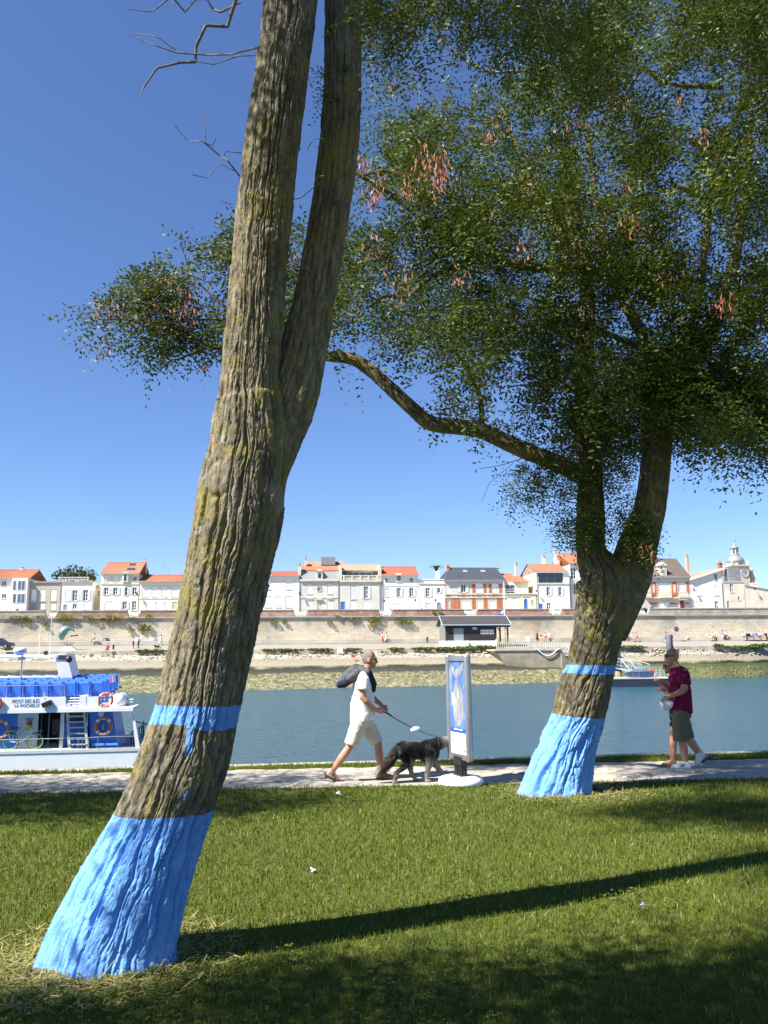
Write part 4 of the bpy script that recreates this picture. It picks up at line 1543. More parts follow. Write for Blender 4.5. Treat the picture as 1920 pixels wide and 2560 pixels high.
        if m not in (SLATE, SLATE_BR, SLATE_GR):
            tb = MB()
            nt = int((X1 - X0) / .42)
            for k in range(nt):
                x = X0 + (k + .5) * (X1 - X0) / nt
                tb.tube([(x, -over + .02, z0 + th), (x, D / 2, zr + th)], .075, 5, False)
            tb.build('cover_tiles', m, o)
            MB().tube([(ra, D / 2, zr + th), (rb, D / 2, zr + th)], .13, 6).build('ridge_tiles', m, o)
        else:
            MB().tube([(ra, D / 2, zr + th), (rb, D / 2, zr + th)], .09, 6).build('ridge_cap', ZINC, o)
        if not hip:      # gable ends
            g = MB()
            for X in (X0 + .13, X1 - .13):
                g.add([(X, 0, H - .05), (X, D, H - .05), (X, D / 2, zr + .02), (X, .0, H - .05)], [(0, 1, 2), (2, 1, 0)])
            g.build('gable', self.wall, self.e)
        MB().tube([(X0, -over - .05, z0 + .02), (X1, -over - .05, z0 + .02)], .07, 6).build('gutter', ZINC, o)
        self.rf = o
        self.zr = zr
        return self

    def bx(self, name, m, x0, x1, y0, y1, d0, d1, parent=None):
        """box between zoom pixels (front face read at depth d0)"""
        a, zt = self.l(x0, y0, d0); b, zb = self.l(x1, y1, d0)
        return box(name, m, parent or self.e, a, b, d0, d1, zb, zt)

    def chimney(self, x0, x1, y0, y1, dv, m=None, pot=True):
        a, zt = self.l(x0, y0, dv); b, zb = self.l(x1, y1, dv)
        c = MB().box(a, b, dv, dv + .9, zb - 1.5, zt).box(a - .07, b + .07, dv - .07, dv + .97, zt, zt + .14).build('chimney', m or self.wall, self.e)
        if pot:
            mb = MB()
            for k in range(2):
                mb.lathe([(.12, 0), (.10, .35)], (a + (b - a) * (.3 + .4 * k), dv + .45, zt + .14), 8)
            mb.build('chimney_pot', TILE_OR, c)
        return self

    def antenna(self, x, y0, y1, dv=4.0, w=.9):
        a, zt = self.l(x, y0, dv); _, zb = self.l(x, y1, dv)
        m = MB().tube([(a, dv, zb - .6), (a, dv, zt)], .025, 5)
        for k, s_ in enumerate((1, .8, .6)):
            m.tube([(a - w * s_ / 2, dv, zt - .12 - .22 * k), (a + w * s_ / 2, dv, zt - .12 - .22 * k)], .015, 4)
        m.build('antenna', ZINC, self.e)
        return self

    def pipe(self, x, y0, y1):
        a, zt = self.l(x, y0); _, zb = self.l(x, y1)
        MB().tube([(a, -.08, max(zb, 0)), (a, -.08, zt)], .05, 6).build('downpipe', ZINC, self.e)
        return self

    def course(self, y, h=.14, out=.1, m=None, x0=None, x1=None, name='cornice'):
        z = self.l(0, y)[1]
        a = -self.W / 2 + .01 if x0 is None else self.l(x0, y)[0]
        b = self.W / 2 - .01 if x1 is None else self.l(x1, y)[0]
        box(name, m or TRIM, self.e, a, b, -out, -.003, z - h / 2, z + h / 2)
        return self

    def lamp(self, x, y):
        a, z = self.l(x, y)
        m = MB().tube([(a, 0, z + .25), (a, -.45, z + .3), (a, -.6, z + .1)], .025, 5)
        m.lathe([(.05, .12), (.16, .05), (.11, -.3), (.03, -.36)], (a, -.6, z), 8)
        m.build('wall_lamp', LAMPM, self.e)
        return self


# --- 1 white modern house
h = House(Z1, 'white_house', -150, 262, 368, 'white modern house with orange tiled roof and glazed bay', WHITE, depth=9)
for a, b, c, d in ((15, 53, 388, 432), (15, 53, 500, 542), (-100, -40, 388, 440), (-100, -40, 500, 560)): h.win(a, b, c, d)
h.finish().roof(300, TILE_OR).chimney(172, 200, 290, 310, 4.2, WHITE).antenna(90, 255, 300)
a, zt = h.l(110, 362, -.9); b, zb = h.l(228, 590, -.9)
box('bay', WHITE, h.e, a, b, -.9, -.01, 0, zt)
for x0, x1, y0, y1 in ((113, 140, 385, 470), (155, 217, 385, 470), (111, 140, 498, 582), (150, 215, 498, 582)):
    p0, q1 = h.l(x0, y0, -.9); p1, q0 = h.l(x1, y1, -.9)
    f = MB()
    f.box(p0, p1, -.95, -.905, q0, q0 + .08).box(p0, p1, -.95, -.905, q1 - .08, q1).box(p0, p0 + .07, -.95, -.905, q0 + .08, q1 - .08).box(p1 - .07, p1, -.95, -.905, q0 + .08, q1 - .08)
    if p1 - p0 > 1: f.box((p0 + p1) / 2 - .03, (p0 + p1) / 2 + .03, -.95, -.905, q0 + .08, q1 - .08)
    f = f.build('window', PAINTW, h.e)
    box('pane', PANE_B, f, p0 + .05, p1 - .05, -.93, -.904, q0 + .05, q1 - .05)
# --- 2 beige house
h = House(Z1, 'beige_house', 264, 529, 398, 'beige rendered flat topped house with closed white shutters', BEIGE, depth=8)
for a, b, c, d in ((272, 312, 462, 560), (345, 387, 462, 562), (440, 484, 462, 560), (345, 387, 580, 632), (440, 480, 580, 640)): h.win(a, b, c, d, 'c')
h.win(265, 308, 583, 632, 'd', GREYDOOR)
h.finish().course(398, .22, .2, COPING).pipe(526, 400, 640)
# --- 3 white flat house with roof garden
h = House(Z1, 'flat_roofed_house', 531, 803, 398, 'white flat roofed house with tall French windows and planted roof terrace', WHITE, depth=8)
for a, b, c, d in ((627, 665, 467, 562), (720, 758, 465, 560)): h.win(a, b, c, d, 's')
h.win(565, 602, 467, 560, 'c').win(627, 663, 585, 632).win(718, 758, 583, 632, 'c').win(548, 578, 592, 640, 'd', GREYDOOR)
h.finish().course(398, .22, .2, COPING)
a, z = h.l(500, 392, 2); b, _ = h.l(768, 392, 2)
rl = MB()
for k in range(22):
    x = a + (b - a) * k / 21
    rl.tube([(x, 2, h.H), (x, 2, h.H + 1.0)], .02, 4)
rl.tube([(a, 2, h.H + 1.0), (b, 2, h.H + 1.0)], .03, 5).tube([(a, 2, h.H + .55), (b, 2, h.H + .55)], .02, 5)
rl.build('terrace_railing', PAINTW, h.e)
for k in range(4): box('planter', TILE_BR, h.e, a + .5 + k * 2.4, a + 1.1 + k * 2.4, 2.3, 2.8, h.H + .01, h.H + .5)
h.antenna(760, 275, 395, 3.0)
# --- 3b yellow annex set back
h = House(Z1, 'yellow_annex', 806, 874, 440, 'narrow yellow annex with a tile edge between two houses', YELLOW, v=V_H + 2.5, depth=6)
h.win(846, 858, 470, 515)
h.finish().roof(425, TILE_OLD, over=.2)
# --- 4 three storey cream house
h = House(Z1, 'cream_house', 876, 1203, 327, 'tall cream house with weathered tile roof, dormer and skylights', CREAM, depth=10)
for a, b, c, d in ((900, 935, 345, 400), (980, 1018, 345, 400)): h.win(a, b, c, d, 'c', PAINTW)
for a, b, c, d in ((1148, 1180, 348, 390), (900, 935, 445, 508), (980, 1015, 445, 508), (1080, 1100, 445, 512), (1145, 1180, 443, 505)): h.win(a, b, c, d, 's')
h.win(903, 1016, 560, 632, 'ac').win(1060, 1095, 565, 632, 's').win(1140, 1175, 563, 642, 'w')
h.finish().roof(236, TILE_BR).course(327, .25, .2, CREAM).course(415, .15, .1, CREAM).chimney(1226, 1262, 222, 250, 5.0, CREAM).antenna(1207, 180, 235)
a, zt = h.l(1056, 310, -.3); b, zb = h.l(1106, 400, -.3)
d = MB().box(a, b, -.3, 3.0, zb, zt).build('dormer', CREAM, h.e)
p0, q1 = h.l(1064, 328, -.3); p1, q0 = h.l(1098, 395, -.3)
f = MB().box(p0, p1, -.34, -.302, q0, q1).build('dormer_frame', PAINTW, d)
MB().box(p0 + .12, p1 - .12, -.36, -.341, q0 + .12, q1 - .12).build('pane', PANE, d)
for x0, x1, y in ((1122, 1172, 248), (1100, 1164, 295)):
    dv = 3.9 if y < 270 else 1.5
    a, z = h.l(x0, y, dv); b, _ = h.l(x1, y, dv)
    zz = h.H + (h.zr - h.H) * (dv + .35) / (h.D / 2 + .35) + .14
    sl = (h.zr - h.H) / (h.D / 2 + .35)
    MB().add([(a, dv - .5, zz - .5 * sl + .1), (b, dv - .5, zz - .5 * sl + .1), (b, dv + .5, zz + .5 * sl + .1), (a, dv + .5, zz + .5 * sl + .1), (a, dv - .5, zz - .5 * sl - .1), (b, dv - .5, zz - .5 * sl - .1), (b, dv + .5, zz + .5 * sl - .1), (a, dv + .5, zz + .5 * sl - .1)],
             [(0, 1, 2, 3), (0, 4, 5, 1), (1, 5, 6, 2), (2, 6, 7, 3), (3, 7, 4, 0)]).build('skylight', PANE, h.e)
# --- 5 low cream house beside the near trunk
h = House(Z1, 'cream_house', 1206, 1760, 398, 'long low cream house with blind windows and bright orange roof', CREAM, depth=9)
for x in (1232, 1313, 1394, 1484, 1580, 1660): h.win(x, x + 49, 440, 527, 'c')
for x in (1255, 1340, 1418, 1580, 1660): h.win(x, x + 26, 570, 632, 'c')
h.win(1490, 1530, 570, 632, 'd', TANDOOR)
h.finish().roof(347, TILE_OR).course(402, .3, .22, CREAM).course(545, .1, .06, CREAM).antenna(1410, 235, 345).antenna(1452, 290, 345, 5, .6).lamp(1188, 495)
# --- 6 white plastered house
h = House(Z2, 'plastered_house', -450, 374, 348, 'plain white plastered house with closed shutters next to the mansard house', CREAM if False else stucco('offwhite_render', (0.80, 0.765, 0.69), .12), depth=9)
for a, b in ((-400, -358), (-320, -278), (-235, -193), (-150, -108), (-70, -28), (5, 47), (88, 130), (260, 308)): h.win(a, b, 372, 460, 'c')
for a, b in ((-400, -355), (-300, -250), (-180, -125), (-60, -5), (75, 135), (172, 215), (253, 312)): h.win(a, b, 520, 615, 'c')
h.finish().roof(318, TILE_RED, over=.3).course(350, .3, .22, CREAM).antenna(285, 180, 320).lamp(377, 490)
# --- 7 grey mansard house
h = House(Z2, 'mansard_house', 378, 716, 384, 'grey stone house with slate mansard, oval window and pedimented door', GREYR, depth=9)
for a, b in ((440, 485), (617, 660)): h.win(a, b, 420, 500, 'c').win(a, b, 555, 632, 'c')
h.win(530, 565, 565, 640, 'd', TANDOOR).win(536, 561, 445, 474, 'w')
h.finish().course(382, .35, .3, TRIM).course(535, .12, .08, TRIM)
z1 = h.l(0, 300, 1.0)[1]
ms = MB().add([(-h.W / 2, 0, h.H + .1), (h.W / 2, 0, h.H + .1), (h.W / 2, 1.1, z1), (-h.W / 2, 1.1, z1), (-h.W / 2, h.D, h.H + .1), (h.W / 2, h.D, h.H + .1), (h.W / 2, h.D - .5, z1), (-h.W / 2, h.D - .5, z1)],
              [(0, 1, 2, 3), (5, 4, 7, 6), (1, 5, 6, 2), (4, 0, 3, 7), (3, 2, 6, 7)]).build('mansard', SLATE_GR, h.e)
z2 = h.l(0, 262, 3.5)[1]; z3 = h.l(0, 215, 5.5)[1]
a, b = h.l(420, 262, 3.5)[0], h.l(716, 262, 3.5)[0]
MB().add([(-h.W / 2 + .3, 1.0, z1 + .05), (h.W / 2, 1.0, z1 + .05), (h.W / 2, 3.5, z2), (-h.W / 2 + .3, 3.5, z2), (-h.W / 2 + .3, 3.5, z1), (h.W / 2, 3.5, z1)], [(0, 1, 2, 3), (3, 2, 5, 4), (0, 3, 4), (1, 5, 2)]).build('lower_roof', TILE_OR, h.e)
MB().add([(a, 4.0, z2 - .1), (b + 1.2, 4.0, z2 - .1), (b + 1.2, 6.5, z3), (a, 6.5, z3), (a, 6.5, z1), (b + 1.2, 6.5, z1), (a, 4.0, z1), (b + 1.2, 4.0, z1)], [(0, 1, 2, 3), (3, 2, 5, 4), (0, 3, 4, 6), (1, 7, 5, 2), (6, 7, 1, 0)]).build('upper_roof', TILE_BR, h.e)
h.bx('roof_box', SLATE_GR, 563, 685, 182, 250, 4.5, 7.0)
h.chimney(365, 388, 252, 300, .4, TRIM).chimney(420, 436, 200, 250, 4.0, TRIM).antenna(562, 110, 185, 5).pipe(378, 384, 640).pipe(711, 384, 640).lamp(378, 500)
d = h.bx('dormer', TRIM, 520, 577, 305, 372, -.05, 1.5)
a, zt = h.l(514, 305, -.1); b, _ = h.l(583, 305, -.1)
MB().prism([(a, zt), (b, zt), ((a + b) / 2, zt + .55)], -.15, 1.2).build('dormer_pediment', TRIM, d)
h.bx('pane', PANE, 535, 561, 320, 362, -.09, -.055, d)
a, zt = h.l(515, 552); b, _ = h.l(582, 552)
MB().prism([(a, zt), (b, zt), ((a + b) / 2, zt + .5)], -.28, -.004).build('door_pediment', TRIM, h.e)
for a, b in ((434, 491), (611, 666)): h.course(412, .12, .12, TRIM, a, b, 'lintel').course(544, .14, .14, TRIM, a, b, 'lintel')
ov = MB(); cx, cz = h.l(548.5, 459)
for k in range(20):
    a0, a1 = 2 * math.pi * k / 20, 2 * math.pi * (k + 1) / 20
    ov.add([(cx + .5 * math.cos(a0), -.03, cz + .62 * math.sin(a0)), (cx + .5 * math.cos(a1), -.03, cz + .62 * math.sin(a1)), (cx + .34 * math.cos(a1), -.03, cz + .44 * math.sin(a1)), (cx + .34 * math.cos(a0), -.03, cz + .44 * math.sin(a0))], [(0, 3, 2, 1), (0, 1, 2, 3)])
ov.build('oval_surround', TRIM, h.e)
# --- 8 grey loggia house
h = House(Z2, 'loggia_house', 718, 1084, 388, 'grey rendered house with stone balustrade, glazed loggia and blue door', GREYR, depth=10)
h.win(932, 970, 435, 540, 's').win(815, 862, 432, 545, 'c', PAINTG).win(815, 862, 560, 632, 'c').win(930, 975, 560, 632, 'c').win(730, 768, 568, 640, 'd', BLUEDOOR)
h.finish().course(390, .3, .25, TRIM).pipe(1066, 390, 640)
zl = h.l(0, 300, 2.0)[1]
for X in (-h.W / 2, h.W / 2 - .5): box('pier', TRIM, h.e, X, X + .5, .0, 4.0, h.H, zl + .9)
box('loggia_back', SLATE_GR, h.e, -h.W / 2 + .5, h.W / 2 - .5, 2.6, 6, h.H, zl)
a, q1 = h.l(785, 315, 2.5); b, q0 = h.l(1003, 352, 2.5)
g = box('loggia_glazing', PANE_B, h.e, a, b, 2.5, 2.6, h.H + .1, q1)
mm = MB()
for k in range(5): mm.box(a + (b - a) * k / 4 - .04, a + (b - a) * k / 4 + .04, 2.44, 2.5, h.H + .1, q1)
mm.box(a, b, 2.44, 2.5, q1, q1 + .12).build('mullions', PAINTW, g)
box('loggia_ceiling', PAINTW, h.e, -h.W / 2 + .5, h.W / 2 - .5, 1.2, 2.6, zl - .12, zl)
zr = h.l(0, 247, 5.0)[1]
MB().add([(-h.W / 2 + .3, .9, zl), (h.W / 2 - .3, .9, zl), (h.W / 2 - .3, 5, zr), (-h.W / 2 + .3, 5, zr), (-h.W / 2 + .3, 9, zl), (h.W / 2 - .3, 9, zl)], [(0, 1, 2, 3), (3, 2, 5, 4), (0, 3, 4), (1, 5, 2), (0, 4, 5, 1)]).build('roof', TILE_OLD, h.e)
bl = MB().box(-h.W / 2 + .5, h.W / 2 - .5, -.1, .2, h.H + .85, h.H + 1.02).box(-h.W / 2 + .5, h.W / 2 - .5, -.1, .2, h.H + .02, h.H + .16)
bl.build('balustrade_rail', TRIM, h.e)
me = MB().lathe([(.05, 0), (.10, .12), (.13, .25), (.05, .5), (.08, .66)], (0, 0, 0), 8).mesh('baluster')
for k in range(30):
    x = -h.W / 2 + .8 + k * (h.W - 1.6) / 29
    link_mesh('baluster', me, TRIM, h.e, (x, .05, h.H + .17))
for k in range(5):
    x = -h.W / 2 + .72 + k * (h.W - 1.7) / 4
    box('balustrade_post', TRIM, h.e, x, x + .3, -.12, .22, h.H + .02, h.H + 1.06)
h.chimney(1060, 1082, 255, 300, 4, TRIM, False)
# --- 9 white red-roofed house
h = House(Z2, 'red_roofed_house', 1088, 1400, 343, 'white three storey house with dark red roof and small attic windows', WHITE, depth=9)
h.win(1115, 1140, 362, 395, 'w').win(1330, 1357, 360, 395, 'w').win(1108, 1152, 452, 525, 'c', PAINTG).win(1218, 1253, 448, 525, 's').win(1326, 1362, 448, 525, 's').win(1180, 1237, 585, 632, 'c').win(1238, 1295, 585, 632, 'c')
h.finish().roof(274, TILE_RED).course(343, .2, .15, WHITE).course(435, .1, .06, TRIM).lamp(1105, 558).lamp(1372, 552).antenna(1265, 235, 272, 4.5).pipe(1090, 343, 640)
d = h.bx('dormer', WHITE, 1207, 1262, 322, 396, -.12, 2.5)
p0, q1 = h.l(1216, 332, -.12); p1, q0 = h.l(1253, 392, -.12)
MB().box(p0, p1, -.16, -.121, q0, q1).build('dormer_frame', PAINTW, d)
for a in (p0 + .08, (p0 + p1) / 2 + .04): MB().box(a, a + (p1 - p0) / 2 - .12, -.18, -.161, q0 + .08, q1 - .08).build('pane', PANE, d)
# --- 10 low white terrace house
h = House(Z2, 'terrace_house', 1403, 1628, 375, 'low white house with roof terrace wall, chimney and shuttered windows', WHITE, depth=9)
h.win(1466, 1505, 447, 525, 's').win(1566, 1595, 447, 490, 's').win(1463, 1508, 578, 632, 'c', PAINTG).win(1562, 1602, 573, 632, 'ad', GREYDOOR)
h.finish().course(376, .14, .1, WHITE).course(413, .16, .14, TRIM).chimney(1557, 1586, 310, 372, 2.5, WHITE, False).lamp(1547, 553)
# --- 11 brick and stone house
h = House(Z3, 'brick_house', 246, 770, 388, 'red brick and stone house with dark slate roof and tall shutters', TRIM, depth=10)
h.win(388, 432, 418, 488, 's').win(515, 577, 412, 492, 'c').win(655, 713, 412, 492, 'c').win(395, 468, 560, 632, 'c').win(530, 570, 560, 632, 'c').win(632, 685, 560, 632, 'c').win(265, 298, 420, 497, 'c').win(272, 291, 555, 632, 'd', TANDOOR)
h.finish().roof(280, SLATE, 285, 690, hip=True).course(386, .3, .25, TRIM).course(505, .12, .1, TRIM).course(532, .16, .12, TRIM)
for (x0, x1, y0, y1) in [(470, 484, 415, 490), (485, 512, 415, 490), (582, 607, 412, 490), (628, 653, 412, 490), (717, 742, 415, 490), (318, 352, 540, 630), (355, 382, 545, 630), (483, 515, 540, 630), (583, 617, 540, 630), (697, 747, 538, 630), (250, 267, 545, 630), (298, 314, 545, 630),
                         (358, 375, 510, 524), (388, 433, 510, 524), (445, 460, 510, 524), (485, 512, 510, 524), (523, 577, 510, 524), (585, 605, 510, 524), (628, 640, 510, 524), (653, 710, 510, 524), (718, 735, 510, 524), (262, 300, 510, 524)][1:]:
    a, zt = h.l(x0, y0); b, zb = h.l(x1, y1)
    box('brick_panel', BRICK, h.e, a, b, -.035, -.003, max(zb, .02), zt)
for x0, x1, y0 in ((405, 443, 300), (558, 598, 296)):
    dv = 3.4
    a, _ = h.l(x0, y0, dv); b, _ = h.l(x1, y0, dv)
    sl = (h.zr - h.H) / (h.D / 2 + .35); zz = h.H + sl * (dv + .35) + .2
    MB().add([(a, dv - .4, zz - .4 * sl), (b, dv - .4, zz - .4 * sl), (b, dv + .4, zz + .4 * sl), (a, dv + .4, zz + .4 * sl)], [(0, 1, 2, 3)]).build('skylight', ZINC, h.e)
h.chimney(268, 292, 268, 300, 4, BRICK).chimney(690, 722, 275, 300, 6, TRIM, False).antenna(578, 205, 280, 6).antenna(710, 212, 280, 6, .6).antenna(385, 240, 280, 6, .5)
# --- 12 small yellow house
h = House(Z3, 'yellow_house', 772, 1038, 497, 'small yellow house with arched blue door, arched window and orange roofs', YELLOW if False else stucco('pale_yellow_render', (0.76, 0.69, 0.53), .14), depth=10)
h.win(818, 882, 535, 630, 'ac').win(932, 967, 543, 630, 'ad', BLUEDOOR).win(998, 1012, 555, 587, 'w')
h.finish().course(500, .2, .15, TRIM).course(525, .1, .08, TRIM, 780, 900, 'arch_mould').course(525, .1, .08, TRIM, 918, 985, 'arch_mould')
a, zt = h.l(850, 398, 2.5); b, _ = h.l(968, 398, 2.5)
box('upper_wall', MATS['pale_yellow_render'], h.e, -h.W / 2, b, 2.5, 9.5, h.H, zt)
p0, q1 = h.l(772, 420, 2.45); p1, q0 = h.l(850, 490, 2.45)
f = box('window', PAINTW, h.e, p0, p1, 2.42, 2.498, h.H + .1, q1)
for k in range(2): box('pane', PANE, f, p0 + .06 + k * (p1 - p0) / 2, p0 - .06 + (k + 1) * (p1 - p0) / 2, 2.40, 2.419, h.H + .2, q1 - .08)
zr = h.l(0, 345, 5)[1]
MB().add([(a - .3, 2.1, zt), (b + .3, 2.1, zt), (b - .8, 5.5, zr), (a - .3, 5.5, zr), (a - .3, 9.6, zt), (b + .3, 9.6, zt)], [(0, 1, 2, 3), (3, 2, 5, 4), (1, 5, 2), (0, 3, 4)]).build('roof', TILE_OR, h.e)
a2, z2 = h.l(732, 395, 6); b2, z3 = h.l(842, 328, 8)
MB().add([(a2, 2.6, zt), (a - .3, 2.6, zt), (b2 - .4, 7.5, z3 + .1), (a2, 7.5, z3 + .1), (a2, 9.6, zt), (b2, 9.6, zt)], [(0, 1, 2, 3), (3, 2, 5, 4), (1, 5, 2), (0, 3, 4)]).build('back_roof', TILE_OR, h.e)
rl = MB(); p0 = -h.W / 2 + .1; p1 = h.l(965, 460)[0]
for zz in (.35, .65, .95): rl.tube([(p0, .1, h.H + zz), (p1, .1, h.H + zz)], .03, 5)
rl.build('terrace_railing', PAINTW, h.e)
h.lamp(1030, 470)
# --- 13 white loggia house
h = House(Z3, 'glazed_loggia_house', 1042, 1326, 410, 'white house with orange roof and wide dark glass loggia under it', WHITE, depth=11)
h.win(1128, 1162, 440, 513, 's').win(1230, 1262, 440, 513, 's').win(1063, 1097, 585, 632, 'd', BLUEDOOR).win(1128, 1165, 577, 632, 'w').win(1192, 1224, 575, 632, 'c').win(1226, 1260, 575, 632, 'c')
h.finish().course(411, .22, .15, TRIM).pipe(1042, 312, 640).pipe(1322, 400, 640)
zt = h.l(0, 312)[1]
box('loggia_wall', TAN, h.e, -h.W / 2, -h.W / 2 + .25, .0, 11, h.H, zt)
box('loggia_wall', WHITE, h.e, h.l(1272, 350)[0], h.W / 2, .0, 11, h.H, zt)
a, q1 = h.l(1057, 320, .3); b, q0 = h.l(1270, 403, .3)
g = box('loggia_glass', PANE, h.e, a, b, .3, .36, h.H + .05, zt - .15)
mm = MB()
for k in range(4): mm.box(a + (b - a) * k / 3 - .03, a + (b - a) * k / 3 + .03, .26, .299, h.H + .05, zt - .15)
mm.box(a, b, .26, .299, (h.H + zt) / 2 - .02, (h.H + zt) / 2 + .02).build('mullions', GREYDOOR, g)
box('eave_board', PAINTW, h.e, -h.W / 2, h.W / 2, -.3, -.01, zt - .12, zt + .05)
zr = h.l(0, 240, 5.5)[1]
MB().add([(-h.W / 2 - .2, -.35, zt + .06), (h.W / 2 - .2, -.35, zt + .06), (h.W / 2 - .2, 5.5, zr), (-h.W / 2 - .2, 5.5, zr), (-h.W / 2 - .2, 11.3, zt + .06), (h.W / 2 - .2, 11.3, zt + .06)], [(0, 1, 2, 3), (3, 2, 5, 4), (1, 5, 2)]).build('roof', TILE_OR, h.e)
MB().add([(-h.W / 2 - .03, 0, zt), (-h.W / 2 - .03, 11, zt), (-h.W / 2 - .03, 5.5, zr - .05)], [(0, 2, 1), (0, 1, 2)]).build('gable', TAN, h.e)
MB().add([(-h.W / 2 - .02, 0, 0), (-h.W / 2 - .02, 11, 0), (-h.W / 2 - .02, 11, zt), (-h.W / 2 - .02, 0, zt)], [(0, 3, 2, 1)]).build('side_wall', TAN, h.e)
h.chimney(861, 884, 245, 300, 9, TAN)
# --- 14 tall pale house
h = House(Z3, 'tall_pale_house', 1328, 1475, 238, 'tall pale house with orange roof and chimneys rising behind the locust trunk', stucco('pale_render', (0.80, 0.76, 0.69), .12), v=V_H + 1.5, depth=13)
h.win(1332, 1385, 275, 372, 'w').win(1360, 1382, 415, 500, 's').win(1405, 1430, 415, 500, 's')
h.finish().roof(158, TILE_OR).chimney(1200, 1224, 142, 200, 7, STONEW).chimney(1266, 1290, 172, 200, 5, STONEW).chimney(1216, 1240, 195, 240, 4, STONEW).antenna(1180, 120, 160, 9).chimney(1098, 1124, 178, 240, 10, STONEW)
h.pipe(1330, 240, 640)
# --- 15 pale narrow house with blue gate, right of the trunk
h = House(Z4, 'pale_house', -122, 428, 470, 'pale house with a bright blue gate next to the brick villa', stucco('pale_render2', (0.62, 0.62, 0.61), .12), depth=8)
h.win(362, 404, 705, 822, 'd', mat('bright_blue_gate', (0.09, 0.30, 0.75), .5, .08, 3)).win(290, 340, 560, 660, 'c').win(160, 210, 560, 660, 's').win(20, 70, 560, 660, 's').win(20, 70, 720, 800, 'c').win(170, 215, 715, 800, 'd', GREYDOOR)
h.finish().roof(420, TILE_OR)
# --- 16 brick villa
h = House(Z4, 'brick_villa', 432, 882, 488, 'ornate brick and stone villa with brown hipped roof, dormer and red door', TRIM, depth=11)
h.win(452, 485, 545, 650, 'c').win(582, 690, 545, 650, 'c').win(782, 845, 545, 650, 'c').win(588, 634, 732, 800, 'c').win(638, 684, 732, 800, 'c').win(788, 836, 715, 800, 'ad', REDDOOR)
h.finish().roof(310, SLATE_BR, 330, 752, hip=True).course(488, .35, .3, PAINTG).course(505, .2, .15, TRIM).course(692, .22, .3, TRIM)
for x0, x1, y0, y1 in ((495, 566, 535, 668), (700, 771, 535, 668), (850, 880, 530, 640), (490, 582, 738, 752), (690, 782, 738, 752), (840, 880, 738, 752), (500, 556, 660, 680), (706, 764, 660, 680)):
    a, zt = h.l(x0, y0); b, zb = h.l(x1, y1)
    o = box('brick_panel', BRICK, h.e, a, b, -.05, -.003, max(zb, .02), zt)
    if y0 == 535:
        cx, cz, w, hh = (a + b) / 2, (zt + zb) / 2, (b - a) * .2, (zt - zb) * .33
        pl = [(cx + w * math.cos(t_), cz + hh * math.sin(t_)) for t_ in [2 * math.pi * k / 18 for k in range(18)]]
        MB().prism(pl, -.09, -.051).build('oval_panel', TRIM, o)
        for k in range(5):
            for X in (a - .1, b - .12): box('quoin', TRIM, h.e, X, X + .22, -.075, -.052, zb + (zt - zb) * (k + .1) / 5, zb + (zt - zb) * (k + .6) / 5)
a, zt = h.l(578, 372, -.05); b, zb = h.l(672, 488, -.05)
d = MB().box(a + .2, b - .2, -.05, 2.5, zb, zt).build('dormer', TRIM, h.e)
MB().prism([(a, zt), (b, zt), ((a + b) / 2 + .7, zt + .25), ((a + b) / 2, zt + .75), ((a + b) / 2 - .7, zt + .25)], -.2, 2.0).build('dormer_pediment', TRIM, d)
p0, q1 = h.l(610, 396, -.05); p1, q0 = h.l(641, 458, -.05)
MB().box(p0, p1, -.1, -.051, q0, q1).build('dormer_frame', PAINTW, d)
for a in (p0 + .1, (p0 + p1) / 2 + .05): MB().box(a, a + (p1 - p0) / 2 - .15, -.12, -.101, q0 + .1, q1 - .1).build('pane', PANE, d)
for x0, x1 in ((580, 700), (770, 860), (440, 500)):
    a, zz = h.l(x0, 680); b, _ = h.l(x1, 680)
    m_ = MB().box(a, b, -.55, -.42, zz + .75, zz + .9).box(a, b, -.6, -.02, zz - .2, zz - .05)
    for k in range(9): m_.lathe([(.05, 0), (.09, .25), (.04, .5), (.07, .8)], (a + (b - a) * (k + .5) / 9, -.48, zz - .05), 6)
    m_.build('balcony', TRIM, h.e)
a, zt = h.l(770, 712); b, _ = h.l(858, 712)
MB().prism([(a, zt), (b, zt), ((a + b) / 2, zt + .7)], -.5, -.31).build('door_pediment', TRIM, h.e)
h.chimney(857, 888, 280, 480, 6, stucco('banded_brick', (0.56, 0.40, 0.32), .3))
# --- 17 cream gabled house with raking roofline
h = House(Z4, 'gabled_house', 886, 1203, 520, 'cream gabled house with one long raking white eave beside the villa', stucco('cool_cream_render', (0.74, 0.715, 0.65), .16), depth=10)
h.win(948, 1003, 570, 663, 'ac').win(1122, 1180, 570, 663, 'ac').win(952, 1008, 725, 800, 'c').win(1132, 1173, 722, 800, 'w')
h.finish()
a, za = h.l(878, 508); b, zb_ = h.l(1222, 398)
wm = MATS['cool_cream_render']
MB().prism([(-h.W / 2 + .004, h.H), (h.W / 2 - .004, h.H), (h.W / 2 - .004, zb_ - .25), (-h.W / 2 + .004, max(za - .2, h.H + .02))], 0, 10).build('gable', wm, h.e)
MB().prism([(a, za - .12), (b, zb_ - .12), (b, zb_ + .14), (a, za + .14)], -.35, 10.3).build('roof', TILE_OLD, h.e)
MB().prism([(a, za - .2), (b, zb_ - .2), (b, zb_ + .16), (a, za + .16)], -.42, -.352).build('eave_board', PAINTW, h.e)
p0, q1 = h.l(1122, 452, -.03); p1, q0 = h.l(1163, 522, -.03)
f = MB().box(p0, p1, -.05, -.003, q0, q1).build('window', PAINTW, h.e)
for a in (p0 + .08, (p0 + p1) / 2 + .04): MB().box(a, a + (p1 - p0) / 2 - .12, -.07, -.051, q0 + .08, q1 - .08).build('pane', PANE, f)
h.lamp(915, 610).chimney(1178, 1215, 352, 400, 5, TILE_OR)
